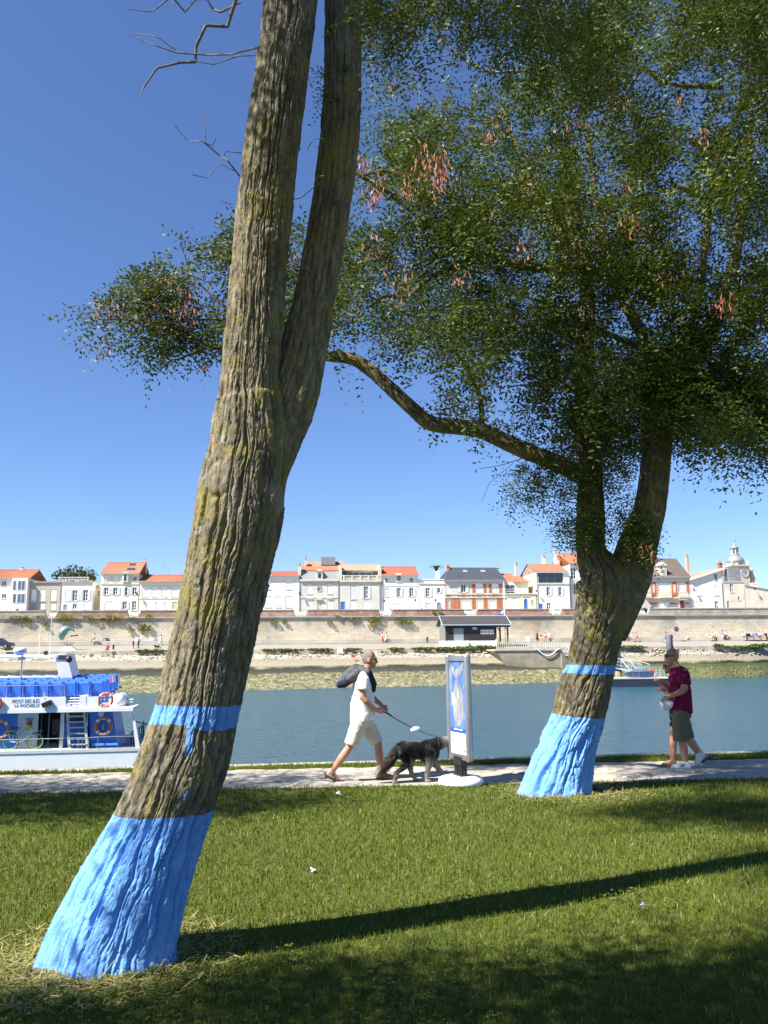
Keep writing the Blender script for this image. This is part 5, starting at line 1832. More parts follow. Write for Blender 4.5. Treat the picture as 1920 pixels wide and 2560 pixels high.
h.antenna(1195, 300, 350, 5.4).pipe(1199, 540, 780)
# --- 18 low old stone house
h = House(Z4, 'stone_house', 1207, 1422, 532, 'low old stone house with tall narrow window below the clock tower', STONEW, depth=8)
h.win(1280, 1322, 553, 633, 'w').win(1362, 1383, 680, 712, 'w').win(1252, 1282, 722, 800, 'd', GREYDOOR)
h.finish().course(533, .15, .1, TRIM)
a, zt = h.l(1225, 465, 3); b, zb = h.l(1345, 530, 3)
rl = MB()
for k in range(3):
    p0, p1 = a + (b - a) * k / 3, a + (b - a) * (k + 1) / 3
    rl.tube([(p0, 3, h.H), (p1, 3, h.H + 1.1)], .025, 4).tube([(p0, 3, h.H + 1.1), (p1, 3, h.H)], .025, 4).tube([(p0, 3, h.H), (p0, 3, h.H + 1.1)], .03, 4)
rl.tube([(a, 3, h.H + 1.1), (b, 3, h.H + 1.1)], .03, 5).build('roof_railing', ZINC, h.e)
a, z = h.l(1225, 395, 6.5); b, _ = h.l(1345, 395, 6.5)
box('attic', SLATE_GR, h.e, a, b, 5, 8, h.H, z)
h2 = House(Z4, 'stone_wing', 1424, 1760, 640, 'long low stone wing with sloping top at the end of the row', STONEW, depth=8)
h2.finish()
a, za = h2.l(1424, 568); b, zb_ = h2.l(1665, 612)
MB().prism([(-h2.W / 2, h2.H + .004), (h2.W / 2, h2.H + .004), (b, zb_), (a, za)], 0, 8).build('raking_wall', STONEW, h2.e)
MB().prism([(a, za), (b, zb_), (b, zb_ + .15), (a, za + .15)], -.15, 8.1).build('coping', COPING, h2.e)
h2.chimney(1507, 1560, 550, 590, 3, WHITE)
h2.lamp(1512, 598)

# --- clock tower
zm = Z4
VT = 215.0


def tq(x, y):
    return FAR.uz(zm[0] + x / zm[2], zm[1] + y / zm[2], VT)


u0, zt = tq(1345, 385); u1, _ = tq(1448, 385)
uc = (u0 + u1) / 2 - 1.6
tw = empty('clock_tower', FAR.world(uc, VT, Z_ST), FAR_RZ, 'old stone clock tower with slate dome and open lantern above the roofs', 'tower')
TS = stucco('tower_stone', (0.50, 0.465, 0.39), .3)
hw = (tq(1452, 385)[0] - tq(1275, 385)[0]) / 2
zc = zt - Z_ST
box('shaft', TS, tw, -hw * .92, hw * .92, -hw, hw, 0, zc)
box('cornice', TS, tw, -hw * 1.12, hw * 1.12, -hw * 1.15, hw * 1.15, zc, zc + .45)
zd0 = tq(0, 348)[1] - Z_ST
MB().lathe([(hw * .98, zc + .45), (hw * .98, zd0), (hw * 1.02, zd0 + .1)], (0, 0, 0), 8).build('drum', TS, tw)
zd1 = tq(0, 265)[1] - Z_ST
MB().lathe([(hw * .92, zd0 + .1), (hw * .88, zd0 + (zd1 - zd0) * .35), (hw * .74, zd0 + (zd1 - zd0) * .65), (hw * .5, zd0 + (zd1 - zd0) * .9), (hw * .36, zd1)], (0, 0, 0), 16).build('dome', SLATE_GR, tw, True)
zl1 = tq(0, 200)[1] - Z_ST
MB().lathe([(hw * .46, zd1), (hw * .46, zd1 + .25)], (0, 0, 0), 12).build('lantern_base', TS, tw)
for k in range(6):
    a = k * math.pi / 3 + .3
    MB().tube([(hw * .31 * math.cos(a), hw * .31 * math.sin(a), zd1 + .25), (hw * .31 * math.cos(a), hw * .31 * math.sin(a), zl1)], .22, 6).build('lantern_column', TS, tw)
zl2 = tq(0, 160)[1] - Z_ST; zf = tq(0, 92)[1] - Z_ST
MB().lathe([(hw * .46, zl1), (hw * .44, zl1 + .3), (hw * .28, zl1 + (zl2 - zl1) * .5), (.25, zl2), (.12, zl2 + .8)], (0, 0, 0), 12).build('lantern_cap', SLATE_GR, tw, True)
MB().tube([(0, 0, zl2), (0, 0, zf)], .09, 6).tube([(-.6, 0, zf - 1.0), (.6, 0, zf - 1.0)], .07, 5).ellipsoid((0, 0, zl2 + 1.4), (.3, .3, .3), 8, 6).build('finial', ZINC, tw)
cu, cz = tq(1380, 450)
cl = MB()
pl = [(cu - uc + .95 * math.cos(2 * math.pi * k / 20), cz - Z_ST + .95 * math.sin(2 * math.pi * k / 20)) for k in range(20)]
c = MB().prism(pl, -hw - .12, -hw - .004).build('clock_face', mat('clock_face', (0.30, 0.31, 0.33), .5, .1, 3), tw)
rim = MB()
for k in range(20):
    a0, a1 = 2 * math.pi * k / 20, 2 * math.pi * (k + 1) / 20
    rim.tube([(cu - uc + 1.05 * math.cos(a0), -hw - .1, cz - Z_ST + 1.05 * math.sin(a0)), (cu - uc + 1.05 * math.cos(a1), -hw - .1, cz - Z_ST + 1.05 * math.sin(a1))], .12, 5, False)
rim.build('clock_rim', TS, c)
MB().tube([(cu - uc, -hw - .15, cz - Z_ST), (cu - uc + .1, -hw - .15, cz - Z_ST + .7)], .05, 4).tube([(cu - uc, -hw - .15, cz - Z_ST), (cu - uc + .45, -hw - .15, cz - Z_ST - .1)], .05, 4).build('clock_hands', LAMPM, c)
for k in range(4):
    a = k * math.pi / 2 + math.pi / 4
    MB().lathe([(.3, 0), (.3, .5), (.1, .9), (.06, 1.5)], (hw * 1.05 * 1.2 * math.cos(a), hw * 1.05 * 1.2 * math.sin(a), zc + .45), 8).build('pinnacle', TS, tw)
MB().box(-.5, .5, -hw * 1.0, -hw * .9, zd0 - .9, zd0 - .1).build('drum_window', PANE, tw)
# carved gable statue group beside the tower
u, z = FAR.uz(Z4[0] + 1497 / 3.95, Z4[1] + 500 / 3.95, VT)
st = empty('stone_pinnacle', FAR.world(u, VT, Z_ST), FAR_RZ, 'carved stone pinnacle standing beside the clock tower', 'pinnacle')
MB().lathe([(1.5, 0), (1.5, z - Z_ST - 3), (1.2, z - Z_ST - 2.4), (.7, z - Z_ST - .8), (.95, z - Z_ST), (.45, z - Z_ST + 1.6), (.6, z - Z_ST + 2.1), (.1, z - Z_ST + 2.9)], (0, 0, 0), 12).build('shaft', stucco('pinnacle_stone', (0.48, 0.40, 0.30), .3), st, True)

# dark tree on the roof terrace, palm by the terrace house: leaf clouds with a stem
def leafy(name, loc, rad, n, size, label, cat, dark=(0.012, 0.03, 0.008), light=(0.035, 0.06, 0.015), stem=None, group=None, seed=0, rows=None):
    rg = np.random.default_rng(seed + 100)
    e = empty(name, loc, 0, label, cat, group)
    key = name + '_leaf'
    m = MATS.get(key) or leaf_mat(key, dark, light, light)
    MATS[key] = m
    q = unit(rg.normal(0, 1, (n, 3))) * (rg.random((n, 1)) ** .4) * np.array(rad)
    q = q[perlin(q / max(rad) * 2.5 + seed) > -.25]
    q[:, 2] *= np.clip(.7 + 1.1 * perlin(np.stack([q[:, 0] * 1.4, q[:, 1] * .5, q[:, 0] * 0 + seed], 1)), .2, 1.35)
    if rows is not None: q = q[rows(q)]
    k = len(q)
    ax = unit(q / np.array(rad) + rg.normal(0, .7, (k, 3)))
    cr = unit(np.cross(ax, rg.normal(0, 1, (k, 3))))
    L = rg.uniform(.6, 1.3, k)[:, None] * size
    zc = stem or 0
    c0 = q + [0, 0, zc]
    V = np.stack([c0 - ax * L * .5, c0 + cr * L * .3, c0 + ax * L * .5, c0 - cr * L * .3], 1).reshape(-1, 3)
    me = np_mesh('foliage', V, np.arange(len(V)).reshape(-1, 4), False)
    set_attr(me, 'tint', np.repeat(rg.random(k), 4) * .92)
    o = link_mesh('foliage', me, m, e)
    o['kind'] = 'stuff'
    if stem:
        MB().tube([(0, 0, 0), (.03 * stem, 0, stem * .5), (0, 0, stem)], [.05 * stem, .04 * stem, .03 * stem], 7).build('stem', BARK, e)
    return e


u, z = FAR.uz(650 / 3.456, 1340 + 345 / 3.456, 165)
leafy('pine_tree', FAR.world(u, 165, Z_ST), (4.6, 3, 2.4), 1500, .5, 'dark pine tree rising behind the planted roof terrace', 'tree', stem=z - Z_ST, seed=1)
u, z = FAR.uz(740 / 3.456, 1340 + 352 / 3.456, 162)
leafy('roof_shrub', FAR.world(u, 162, Z_ST), (1.7, 1.5, 1.3), 500, .35, 'small dark shrub at the end of the roof terrace', 'shrub', stem=z - Z_ST, seed=2)
u, z = FAR.uz(1040 + 175 / 3.456, 1340 + 300 / 3.456, 156)
pe = empty('palm', FAR.world(u, 156, Z_ST), 0, 'palm crown showing above the low white terrace house', 'palm')
MB().tube([(0, 0, 0), (0, 0, z - Z_ST)], .18, 8).build('trunk', BARK, pe)
fm = leaf_mat('palm_leaf', (0.03, 0.05, 0.015), (0.08, 0.10, 0.03)); 
for k in range(12):
    a = k * 2.4
    fr = MB()
    pts = [Vector((math.cos(a) * r_, math.sin(a) * r_, z - Z_ST + 1.1 * math.sin(r_ * 1.5) - .35 * r_ * r_ * .4)) for r_ in (0, .4, .8, 1.2, 1.6)]
    sd = Vector((-math.sin(a), math.cos(a), 0))
    for i in range(4):
        w0, w1 = (.25, .22, .18, .12, .02)[i], (.25, .22, .18, .12, .02)[i + 1]
        fr.add([pts[i] - sd * w0, pts[i] + sd * w0, pts[i + 1] + sd * w1, pts[i + 1] - sd * w1], [(0, 1, 2, 3)])
    fr.build('frond', fm, pe)
u, z = FAR.uz(100 / 3.456, 1340 + 605 / 3.456, V_H - 3)
leafy('hedge', FAR.world(u, V_H - 3, Z_ST), (4.0, .8, 1.5), 1400, .28, 'bright green hedge in front of the white modern house', 'hedge', (0.03, 0.07, 0.01), (0.08, 0.14, 0.02), stem=.9, seed=3)
u, z = FAR.uz(1500 + 485 / 3.95, 1320 + 735 / 3.95, V_H - 2)
leafy('palm_shrub', FAR.world(u, V_H - 2, Z_ST), (1.6, 1, 1.0), 500, .5, 'low palm shrub in front of the brick villa', 'shrub', (0.02, 0.04, 0.015), (0.06, 0.09, 0.03), stem=1.2, seed=4)
# plants rooted in the rampart
HOUSE_AT = ((76, 'white modern house'), (153, 'beige house'), (233, 'flat roofed house'), (350, 'tall cream house'), (500, 'long low cream house'), (748, 'plain plastered house'), (847, 'grey mansard house'), (954, 'balustrade house'), (1045, 'red roofed house'), (1120, 'low terrace house'))
SHORE_AT = ((60, 'beyond the ferry radar'), (370, 'near the walking dog'), (400, 'near the walker in white'), (700, 'just past the near trunk'), (760, 'below the mansard house'), (800, 'in front of the plastered house'), (830, 'by the white concrete block'), (900, 'past the white concrete block'), (1000, 'above the seated bather'), (1080, 'before the shed gable'), (1150, 'under the shed door'), (1230, 'under the shed window'), (1580, 'by the first mooring pile'), (1600, 'between the mooring piles'), (1800, 'below the purple top walker'), (1850, 'below the lone seated person'), (1900, 'below the dark bench'), (3000, 'under the end of the dark bench'))
for i, (px, py, rx, rz) in enumerate([(45, 1545, 2.6, .9), (68, 1554, 1.0, .6), (97, 1543, 1.6, .7), (114, 1563, .6, .8), (163, 1546, 2.2, 1.3), (220, 1543, 1.2, .9), (235, 1550, 1.2, .7), (275, 1546, 3.0, 1.2), (330, 1547, .9, .7), (361, 1570, 1.5, 1.7), (328, 1575, .7, .7), (371, 1541, .9, .7),
                                      (883, 1547, 1.5, .6), (935, 1552, 1.3, 1.3), (943, 1544, 1.3, .8), (1011, 1555, 2.1, 1.1), (685, 1556, 1.0, .7), (711, 1555, .6, .5), (825, 1556, .7, .5), (843, 1540, .7, .4), (930, 1566, .9, .5), (1084, 1530, .4, .4), (1101, 1532, .5, .5)]):
    u, z = FAR.uz(px, py, V_WALL - .15)
    leafy('wall_plant', FAR.world(u, V_WALL - .15, z), (rx * .8, .35, rz * .62), int(260 * max(.5, rx * rz)), .2, ('broad trailing' if rx > 1.9 else 'bushy' if rx > 1.15 else 'small') + ' plant rooted in the rampart below the ' + next(n_ for a_, n_ in HOUSE_AT if px < a_), 'plant', (0.10, 0.12, 0.02), (0.28, 0.27, 0.045), group='plants rooted in the rampart wall', seed=10 + i)
for i, (px, py, rx) in enumerate([(24, 1622, 1.2), (385, 1627, 2.7), (355, 1628, 1.0), (685, 1625, 2.0), (725, 1625, 2.2), (790, 1624, 1.4), (815, 1624, 1.2), (880, 1623, 1.6), (990, 1622, 1.3), (1060, 1621, 2.0), (1125, 1622, 4.0), (1205, 1619, 3.6), (1568, 1617, 2.2), (1595, 1618, 1.5), (1796, 1613, .9), (1835, 1617, 1.7), (1893, 1616, 2.6), (1905, 1612, 1.8)]):
    v = V_PROM - .5
    u, z = FAR.uz(px, py, v)
    leafy('shore_plant', FAR.world(u, v, z), (rx, .5, .24 if rx < 3 else .42), int(330 * rx), .26, 'green tuft of plants on the promenade edge ' + next(n_ for a_, n_ in SHORE_AT if px < a_), 'plant', (0.04, 0.08, 0.015), (0.13, 0.17, 0.035), group='plants along the promenade edge', seed=60 + i)
# ================================================================== the ferry
BF = Frame(8.5)
V_B = 35.5
ZB = (0, 1580, 3.95)
BU0 = BF.uz(170, 1880, V_B)[0]
HULLW = mat('hull_white', (0.74, 0.74, 0.72), .35, .05, 1.5)
BOATW = mat('boat_white', (0.76, 0.76, 0.75), .35, .05, 1.5)
BOATB = mat('boat_blue', (0.055, 0.19, 0.60), .4, .1, 1.2)
SEATB = mat('seat_blue', (0.035, 0.15, 0.60), .35, .15, 3)
STEEL = mat('stainless_rail', (0.42, 0.43, 0.45), .3, .1, 4, metal=.7)
DARKIN = mat('cabin_dark', (0.035, 0.04, 0.05), .6, .3, 1.5)
ORANGE = mat('buoy_orange', (0.62, 0.12, 0.045), .5, .12, 3)
TAPE = mat('buoy_white_band', (0.78, 0.77, 0.74), .5, .06, 3)
LETTER = mat('letter_blue', (0.13, 0.18, 0.36), .5, .05, 3)
BLACKP = mat('black_plastic', (0.022, 0.022, 0.025), .45, .15, 5)
boat = empty('ferry', BF.world(BU0, V_B, SEA), R(8.5), 'white and blue passenger ferry with blue deck seats moored below the quay', 'boat')


def bl(x, y, dv=0.0):
    u, z = BF.uz(ZB[0] + x / ZB[2], ZB[1] + y / ZB[2], V_B + dv)
    return u - BU0, z - SEA


def bbox(name, m, x0, x1, y0, y1, d0, d1, parent=None):
    a, zt = bl(x0, y0, d0); b, zb = bl(x1, y1, d0)
    return box(name, m, parent or boat, a, b, d0, d1, zb, zt)


XL = -17.0
BEAM = 5.4
xs_, zs_ = bl(1385, 1162)          # stern rail top
zdeck = bl(600, 1188)[1]
zrail = bl(600, 1170)[1]
# hull with raked stern
hl = MB()
prof = [(XL - 2.5, -.6), (xs_ - .55, -.6), (xs_ - .30, .25), (xs_, zrail), (XL - 3.2, zrail + .35)]
hl.prism(prof, 0, BEAM)
hl.build('hull', HULLW, boat)
MB().prism([(XL - 3.0, zrail - .09), (xs_ - .02, zrail - .09), (xs_ + .02, zrail + .02), (XL - 3.0, zrail + .02)], -.025, .0 - .003).build('rubbing_strake', mat('strake_grey', (0.55, 0.55, 0.53), .5, .1, 2), boat)
box('deck', mat('deck_grey', (0.22, 0.23, 0.25), .7, .15, 2), boat, XL, xs_ - .1, .05, BEAM - .05, zrail + .0, zrail + .03)
zd = zrail + .03
zu0, zu1 = bl(600, 792)[1], bl(600, 755)[1]          # upper deck slab
xr = bl(1318, 770)[0]
xm = bl(1125, 770)[0]
box('upper_deck', BOATW, boat, XL, xm, -.12, BEAM + .1, zu0, zu1)
box('after_walkway', BOATW, boat, xm + .003, xr, -.12, 1.5, zu0, zu1)
# lower cabin side: blue panels, white panel, doorway, ladder
ci = .35


def side(name, m, x0, x1, parent=None, y=ci, th=.08, z0=None, z1=None):
    a = bl(x0, 1000, y)[0]; b = bl(x1, 1000, y)[0]
    return box(name, m, parent or boat, a, b, y, y + th, zd if z0 is None else z0, (zu0 if z1 is None else z1) - .004)


lb = MB()
a = bl(165, 1000, ci)[0]
lb.box(XL, a, ci, ci + .08, zd, zu0 - .004).build('cabin_side', BOATB, boat)
wp = side('cabin_door', mat('door_panel_grey', (0.52, 0.52, 0.51), .5, .08, 2), 167, 368, y=ci - .02)
# little poster on the door
p0, q1 = bl(258, 853, ci - .03); p1, q0 = bl(318, 970, ci - .03)
po = box('poster', mat('poster_yellow', (0.45, 0.42, 0.10), .6, .3, 9), wp, p0, p1, ci - .032, ci - .022, q0, q1)
box('poster_picture', mat('poster_red', (0.42, 0.06, 0.05), .6, .5, 7), po, p0 + .04, p1 - .02, ci - .036, ci - .0325, q0 + (q1 - q0) * .45, q1 - .07)
box('poster_head', LETTER, po, p0 - .03, p1 + .03, ci - .036, ci - .0325, q1 - .06, q1 + .02)
# dark saloon behind the opening
a, b = bl(372, 1000, ci)[0], bl(600, 1000, ci)[0]
box('saloon_wall', DARKIN, boat, a - .6, b + .9, 2.6, 2.7, zd, zu0 - .01)
for x in (398, 474):
    side('saloon_post', STEEL, x, x + 9, y=1.2, th=.06)
ss = MB()
for k in range(3):
    xx = a + .25 + k * .62
    ss.box(xx, xx + .5, 1.6, 1.7, zd + .4, zd + 1.05).box(xx, xx + .5, 1.6, 2.1, zd + .36, zd + .44)
    ss.build('saloon_seat', SEATB, boat) if False else None
for k in range(3):
    xx = a + .25 + k * .62
    MB().box(xx, xx + .5, 1.6, 1.7, zd + .45, zd + 1.05).box(xx, xx + .5, 1.7, 2.1, zd + .40, zd + .46).box(xx + .2, xx + .3, 1.7, 1.8, zd, zd + .40).build('saloon_seat', mat('saloon_seat_grey', (0.12, 0.12, 0.13), .6, .2, 3), boat)
for k in range(2): box('saloon_window', PANE_B, boat, a + .1 + k * .9, a + .8 + k * .9, 2.57, 2.598, zd + 1.35, zd + 2.0)
side('door_frame', mat('frame_grey', (0.58, 0.59, 0.57), .5, .06, 3), 590, 622, y=ci - .03, th=.12)
side('stair_back', mat('stair_dark', (0.07, 0.08, 0.09), .6, .2, 3), 622, 870, y=1.0, z0=zd + .95)
side('stair_locker', BOATB, 622, 870, y=.9, z1=zd + .95)
lad = empty('x', (0, 0, 0)); bpy.data.objects.remove(lad)
lm = MB()
for (xa, xb) in ((662, 690), (828, 868)):
    a0, z0 = bl(xa + 3, 790, .2); a1, z1 = bl(xb, 1168, .2)
    lm.add([(a0 - .05, .2, z0), (a0 + .05, .2, z0), (a1 + .05, .1, z1), (a1 - .05, .1, z1), (a0 - .05, .26, z0), (a0 + .05, .26, z0), (a1 + .05, .16, z1), (a1 - .05, .16, z1)], [(0, 3, 2, 1), (4, 5, 6, 7), (0, 4, 7, 3), (1, 2, 6, 5)])
ld = lm.build('stair_stringers', mat('stair_alu', (0.50, 0.50, 0.46), .5, .1, 3), boat)
for k, y in enumerate((835, 890, 945, 1002, 1055, 1112)):
    f_ = (y - 790) / 378
    a0, z0 = bl(672 + 22 * f_, y, .2); a1, _ = bl(838 + 24 * f_, y, .2)
    MB().box(a0, a1, .14, .40, z0 - .025, z0 + .025).build('stair_tread', mat('stair_alu', (0.50, 0.50, 0.46)), ld)
# blue after cabin wall (leaning edge) with its life ring
pa = [bl(x, y, ci) for x, y in ((890, 1172), (1165, 1172), (1112, 786), (884, 786))]
MB().prism([(x, max(z, zd)) for x, z in pa], ci, 2.4).build('after_cabin', BOATB, boat)
cx_, cz_ = bl(1000, 808, ci)
MB().lathe([(.10, -.02), (.10, .02)], (0, 0, 0), 14).mesh('lm')
lampm = [(cx_ + .115 * math.cos(2 * math.pi * k / 14), cz_ + .115 * math.sin(2 * math.pi * k / 14)) for k in range(14)]
MB().prism(lampm, ci - .05, ci - .003).build('deck_lamp', BOATW, boat)
# stern pillar
a0, z0 = bl(1300, 780); a1, z1 = bl(1318, 780); b0, y0_ = bl(1340, 1165); b1, _ = bl(1385, 1165)
MB().prism([(b0, y0_), (b1, y0_), (a1, z0), (a0, z0)], .0, .16).build('stern_pillar', BOATW, boat)
# lower rails
rl = MB()
za, zb_ = bl(500, 1062)[1], bl(500, 1170)[1]
a0 = XL; a1 = bl(896, 1048)[0]
rl.tube([(a0, .02, za), (a1, .02, za + .03)], .022, 6)
for x in (165, 775, 815, 878): 
    xx = bl(x, 1060)[0]; rl.tube([(xx, .02, zd), (xx, .02, za)], .018, 5)
for k in range(8): rl.tube([(XL + k * 1.9, .02, zd), (XL + k * 1.9, .02, za)], .018, 5)
a2 = bl(968, 1040)[0]; a3 = bl(1405, 1040)[0]
rl.tube([(a1, .02, za + .03), (a2, .02, za + .05), (a3 - .1, .02, za + .05)], .02, 6)
rl.tube([(a2, .02, zd), (a2, .02, za + .05)], .018, 5)
rl.build('deck_rail', STEEL, boat)
# dark blue rail across the stern (seen through the gap)
sr = MB()
for k in range(6):
    yy = 1.0 + k * .75
    x = xs_ - .5
    sr.tube([(x, yy, zd), (x, yy, za + .1)], .03, 5)
sr.tube([(xs_ - .5, .9, za + .1), (xs_ - .5, BEAM, za + .1)], .035, 6)
for k in range(5):
    xx = bl(1160, 1000)[0] + k * .33
    sr.tube([(xx, BEAM - .3, zd), (xx, BEAM - .3, za + .2)], .025, 5)
sr.tube([(bl(1155, 1000)[0], BEAM - .3, za + .2), (xs_ - .4, BEAM - .3, za + .05)], .03, 6)
sr.build('stern_rail', mat('rail_navy', (0.05, 0.09, 0.16), .5, .1, 3), boat)
side('bench_edge', mat('bench_light_blue', (0.12, 0.35, 0.75), .4, .1, 3), 912, 1165, y=ci - .1, th=.09, z0=zd + .1, z1=zd + .19)

# upper deck: name board, stair gap, locker, seats
zt_ = bl(600, 640)[1]
a0, a1 = XL, bl(648, 700)[0]
nb = box('name_board', BOATW, boat, a0, a1, -.06, .02, zu1 + .002, zt_)
for body, x, y, s_, sp in (('PICOT DES ILES', 118, 702, .205, 1.1), ('LA ROCHELLE', 140, 747, .195, 1.0)):
    me = text_mesh(body, s_, .004, 'LEFT', sp)
    xx, zz = bl(x, y, -.065)
    w = max(v.co.x for v in me.vertices)
    tgt = bl(386, y, -.065)[0] - xx
    o = link_mesh('lettering', me, LETTER, nb)
    o.rotation_euler = (math.pi / 2, 0, 0)
    o.scale = (tgt / w, 1.0, 1)
    o.location = (xx, -.066, zz)
a0, z1 = bl(790, 632); a1 = bl(855, 632)[0]
box('locker', BOATW, boat, a0, a1, -.05, 1.2, zu1 + .002, z1)
a1, a2 = bl(855, 640)[0], bl(975, 640)[0]
box('side_board', BOATW, boat, a1 + .003, a2, -.04, .02, zu1 + .002, z1 - .03)
for k in range(5):
    zz = zu1 + .05 + k * .1
    x0, x1 = bl(652, 700)[0], bl(788, 700)[0]
    box('step', BOATW, boat, x0, x1, .1 + k * .18, .28 + k * .18, zz, zz + .03)
# black bag tied to the board
p0, q0 = bl(410, 740, -.1); p1, q1 = bl(520, 690, -.1)
bg_ = MB().box(-.19, .19, -.07, .07, -.1, .1).build('fender_bag', BLACKP, boat)
bg_.location = ((p0 + p1) / 2, -.15, (q0 + q1) / 2 + .02); bg_.rotation_euler = (0, R(-22), .1)
MB().tube([((p0 + p1) / 2, -.09, (q0 + q1) / 2 + .1), ((p0 + p1) / 2 - .12, -.08, zt_ - .05), ((p0 + p1) / 2 - .16, .0, zt_ + .2)], .014, 5).build('fender_rope', mat('rope', (0.55, 0.50, 0.38), .9, .2, 20), boat)

# seats: each shell is its own piece
def seat_mesh():
    m = MB()
    w = .44
    prof = [(.0, .42), (.42, .40), (.46, .46), (.06, .48), (-.06, .95), (-.02, 1.02), (-.10, 1.02), (-.13, .92), (-.04, .44)]
    m.prism_x(prof, -w / 2, w / 2)
    for sg in (-1, 1):
        m.prism_x([(-.09, .42), (.40, .40), (.40, .36), (-.12, .36), (-.17, .95), (-.12, .97)], sg * w / 2 - .012, sg * w / 2 + .012)
    m.box(-.03, .03, .08, .14, .0, .40)
    return m.mesh('seat')


SM = seat_mesh()
zs0 = zu1 + .02
xe = bl(960, 600, .8)[0]
nseat = 0
for row in range(5):
    yv = .65 + row * .85
    x = xe + .02 * row
    k = 0
    while x > (-10 if row < 2 else -7):
        if not (row == 0 and False):
            o = link_mesh('seat', SM, SEATB, boat, (x, yv + .2, zs0 + .04 * row))
            o.rotation_euler = (0, 0, R(-10))
            nseat += 1
        x -= .53
        k += 1
# upper rail
ur = MB()
zt2 = bl(600, 526)[1]
a0, a1 = XL, bl(640, 530)[0]
ur.tube([(a0, .0, zt2), (a1, .0, zt2)], .02, 6)
for x in (75, 228, 430, 622, 645): 
    xx = bl(x, 530)[0]; ur.tube([(xx, .0, zt_ - .1), (xx, .0, zt2)], .016, 5)
xx = bl(880, 530)[0]; ur.tube([(xx, .0, zd + .9), (xx, 0, zt2)], .018, 5); ur.tube([(bl(655, 530)[0], -.02, za), (bl(643, 530)[0], -.02, zt2)], .018, 5)
ur.build('upper_rail', STEEL, boat)
u2 = MB()
zz = bl(900, 500, 3.5)[1]
p0, p1 = bl(700, 480, 4.6)[0], bl(1060, 522, 4.6)[0]
u2.tube([(p0, 4.9, zz + .12), (p1, 4.9, zz - .15)], .02, 6).tube([(p0, 4.9, zz - .1), (p1, 4.9, zz - .35)], .015, 5)
for k in range(4):
    xx = p0 + (p1 - p0) * (k + 1) / 4; u2.tube([(xx, 4.9, zu1), (xx, 4.9, zz - .05 - .05 * k)], .015, 5)
u2.build('far_rail', STEEL, boat)
# liferaft canister in its cradle
cx, cz = bl(1190, 690, 1.0)
lr = MB().capsule((cx - .08, .7, cz), (cx - .08, 1.75, cz), .34, .34, 18, 6).build('liferaft_canister', BOATW, boat, True)
MB().torus((cx - .08, 1.2, cz), .345, .02, 24, 6).build('canister_strap', mat('strap_grey', (0.3, 0.31, 0.33), .6), lr)
MB().box(cx - .45, cx + .45, 1.0, 1.45, cz - .06, cz - .02).build('canister_flange', BOATW, lr)
MB().tube([(cx - .4, 1.2, zu1), (cx - .36, 1.2, cz - .1)], .02, 5).tube([(cx + .3, 1.2, zu1), (cx + .26, 1.2, cz - .1)], .02, 5).build('cradle', STEEL, boat)
# back cabin roof, funnel mast, beam, radar
a0, zt3 = bl(400, 440, 3.2); 
a1 = bl(590, 445, 3.2)[0]
zz0 = bl(400, 500, 3.2)[1]
wh = MB().prism([(XL, zu1), (a1 + .1, zu1), (a1 + .15, zt3 - .1), (a1, zt3), (XL, zt3 + .05)], 3.2, 5.1).build('wheelhouse', BOATW, boat)
box('roof_stripe', BOATB, boat, XL, a1, 3.17, 3.197, zt3 - .12, zt3 - .04)
for i_, (x, y) in enumerate(((15, 470), (110, 472), (205, 466), (215, 487))):
    p, q_ = bl(x, y, 3.15)
    box('sign_line', mat('sign_red', (0.30, 0.05, 0.08), .6) if i_ < 2 else LETTER, wh, p, p + .55, 3.17, 3.198, q_ - .025, q_ + .025)
dv = 3.0
pts = [bl(x, y, dv) for x, y in ((595, 500), (705, 500), (712, 440), (655, 215), (520, 222), (512, 250), (552, 258), (578, 430), (385, 462), (400, 490))]
MB().prism([pts[i] for i in (0, 1, 2, 3, 6, 7)], dv, dv + 1.6).build('funnel', BOATW, boat)
MB().prism([pts[i] for i in (9, 0, 7, 8)], dv - .1, dv + 1.7).build('funnel_base', BOATW, boat)
c0, c1 = bl(512, 220, dv), bl(560, 258, dv)
MB().box(c0[0], c1[0], dv - .05, dv + 1.65, c1[1], c0[1]).build('funnel_hood', BOATW, boat)
for k, y in enumerate((235, 250, 265)):
    p, q_ = bl(572 + k * 3, y, dv - .02); p2, _ = bl(655 + k * 4, y, dv - .02)
    box('louvre', DARKIN, boat, p, p2, dv - .03, dv - .003, q_ - .03, q_ + .03)
p, q_ = bl(685, 268, dv)
MB().ellipsoid((p, dv - .1, q_), (.15, .15, .15), 12, 8).tube([(p, dv, q_ - .1), (p - .2, dv + .1, q_ - .2)], .03, 5).build('searchlight', BLACKP, boat, True)
p0, q0 = bl(0, 240, dv); p1, _ = bl(552, 235, dv)
MB().tube([(XL, dv + .8, q0 - .05), (p1, dv + .8, q0 - .02)], .085, 8).build('canopy_beam', BOATW, boat)
p, q0 = bl(205, 500, 2.4); _, q1 = bl(205, 215, 2.4)
rp = MB().tube([(p, 2.4, zu1), (p, 2.4, q1)], .035, 8).box(p - .13, p + .13, 2.3, 2.5, bl(0, 278, 2.4)[1], bl(0, 250, 2.4)[1]).build('radar_mast', STEEL, boat)
pc, qa = bl(197, 208, 2.4); _, qb = bl(197, 158, 2.4)
rad_ = (bl(262, 180, 2.4)[0] - bl(130, 180, 2.4)[0]) / 2
rd = MB().lathe([(rad_ * .55, qa - .1), (rad_ * .96, qa + .02), (rad_, qa + .12), (rad_, qb - .08), (rad_ * .9, qb), (rad_ * .3, qb + .02)], (pc, 2.4, 0), 28).build('radar_dome', BOATW, boat, True)
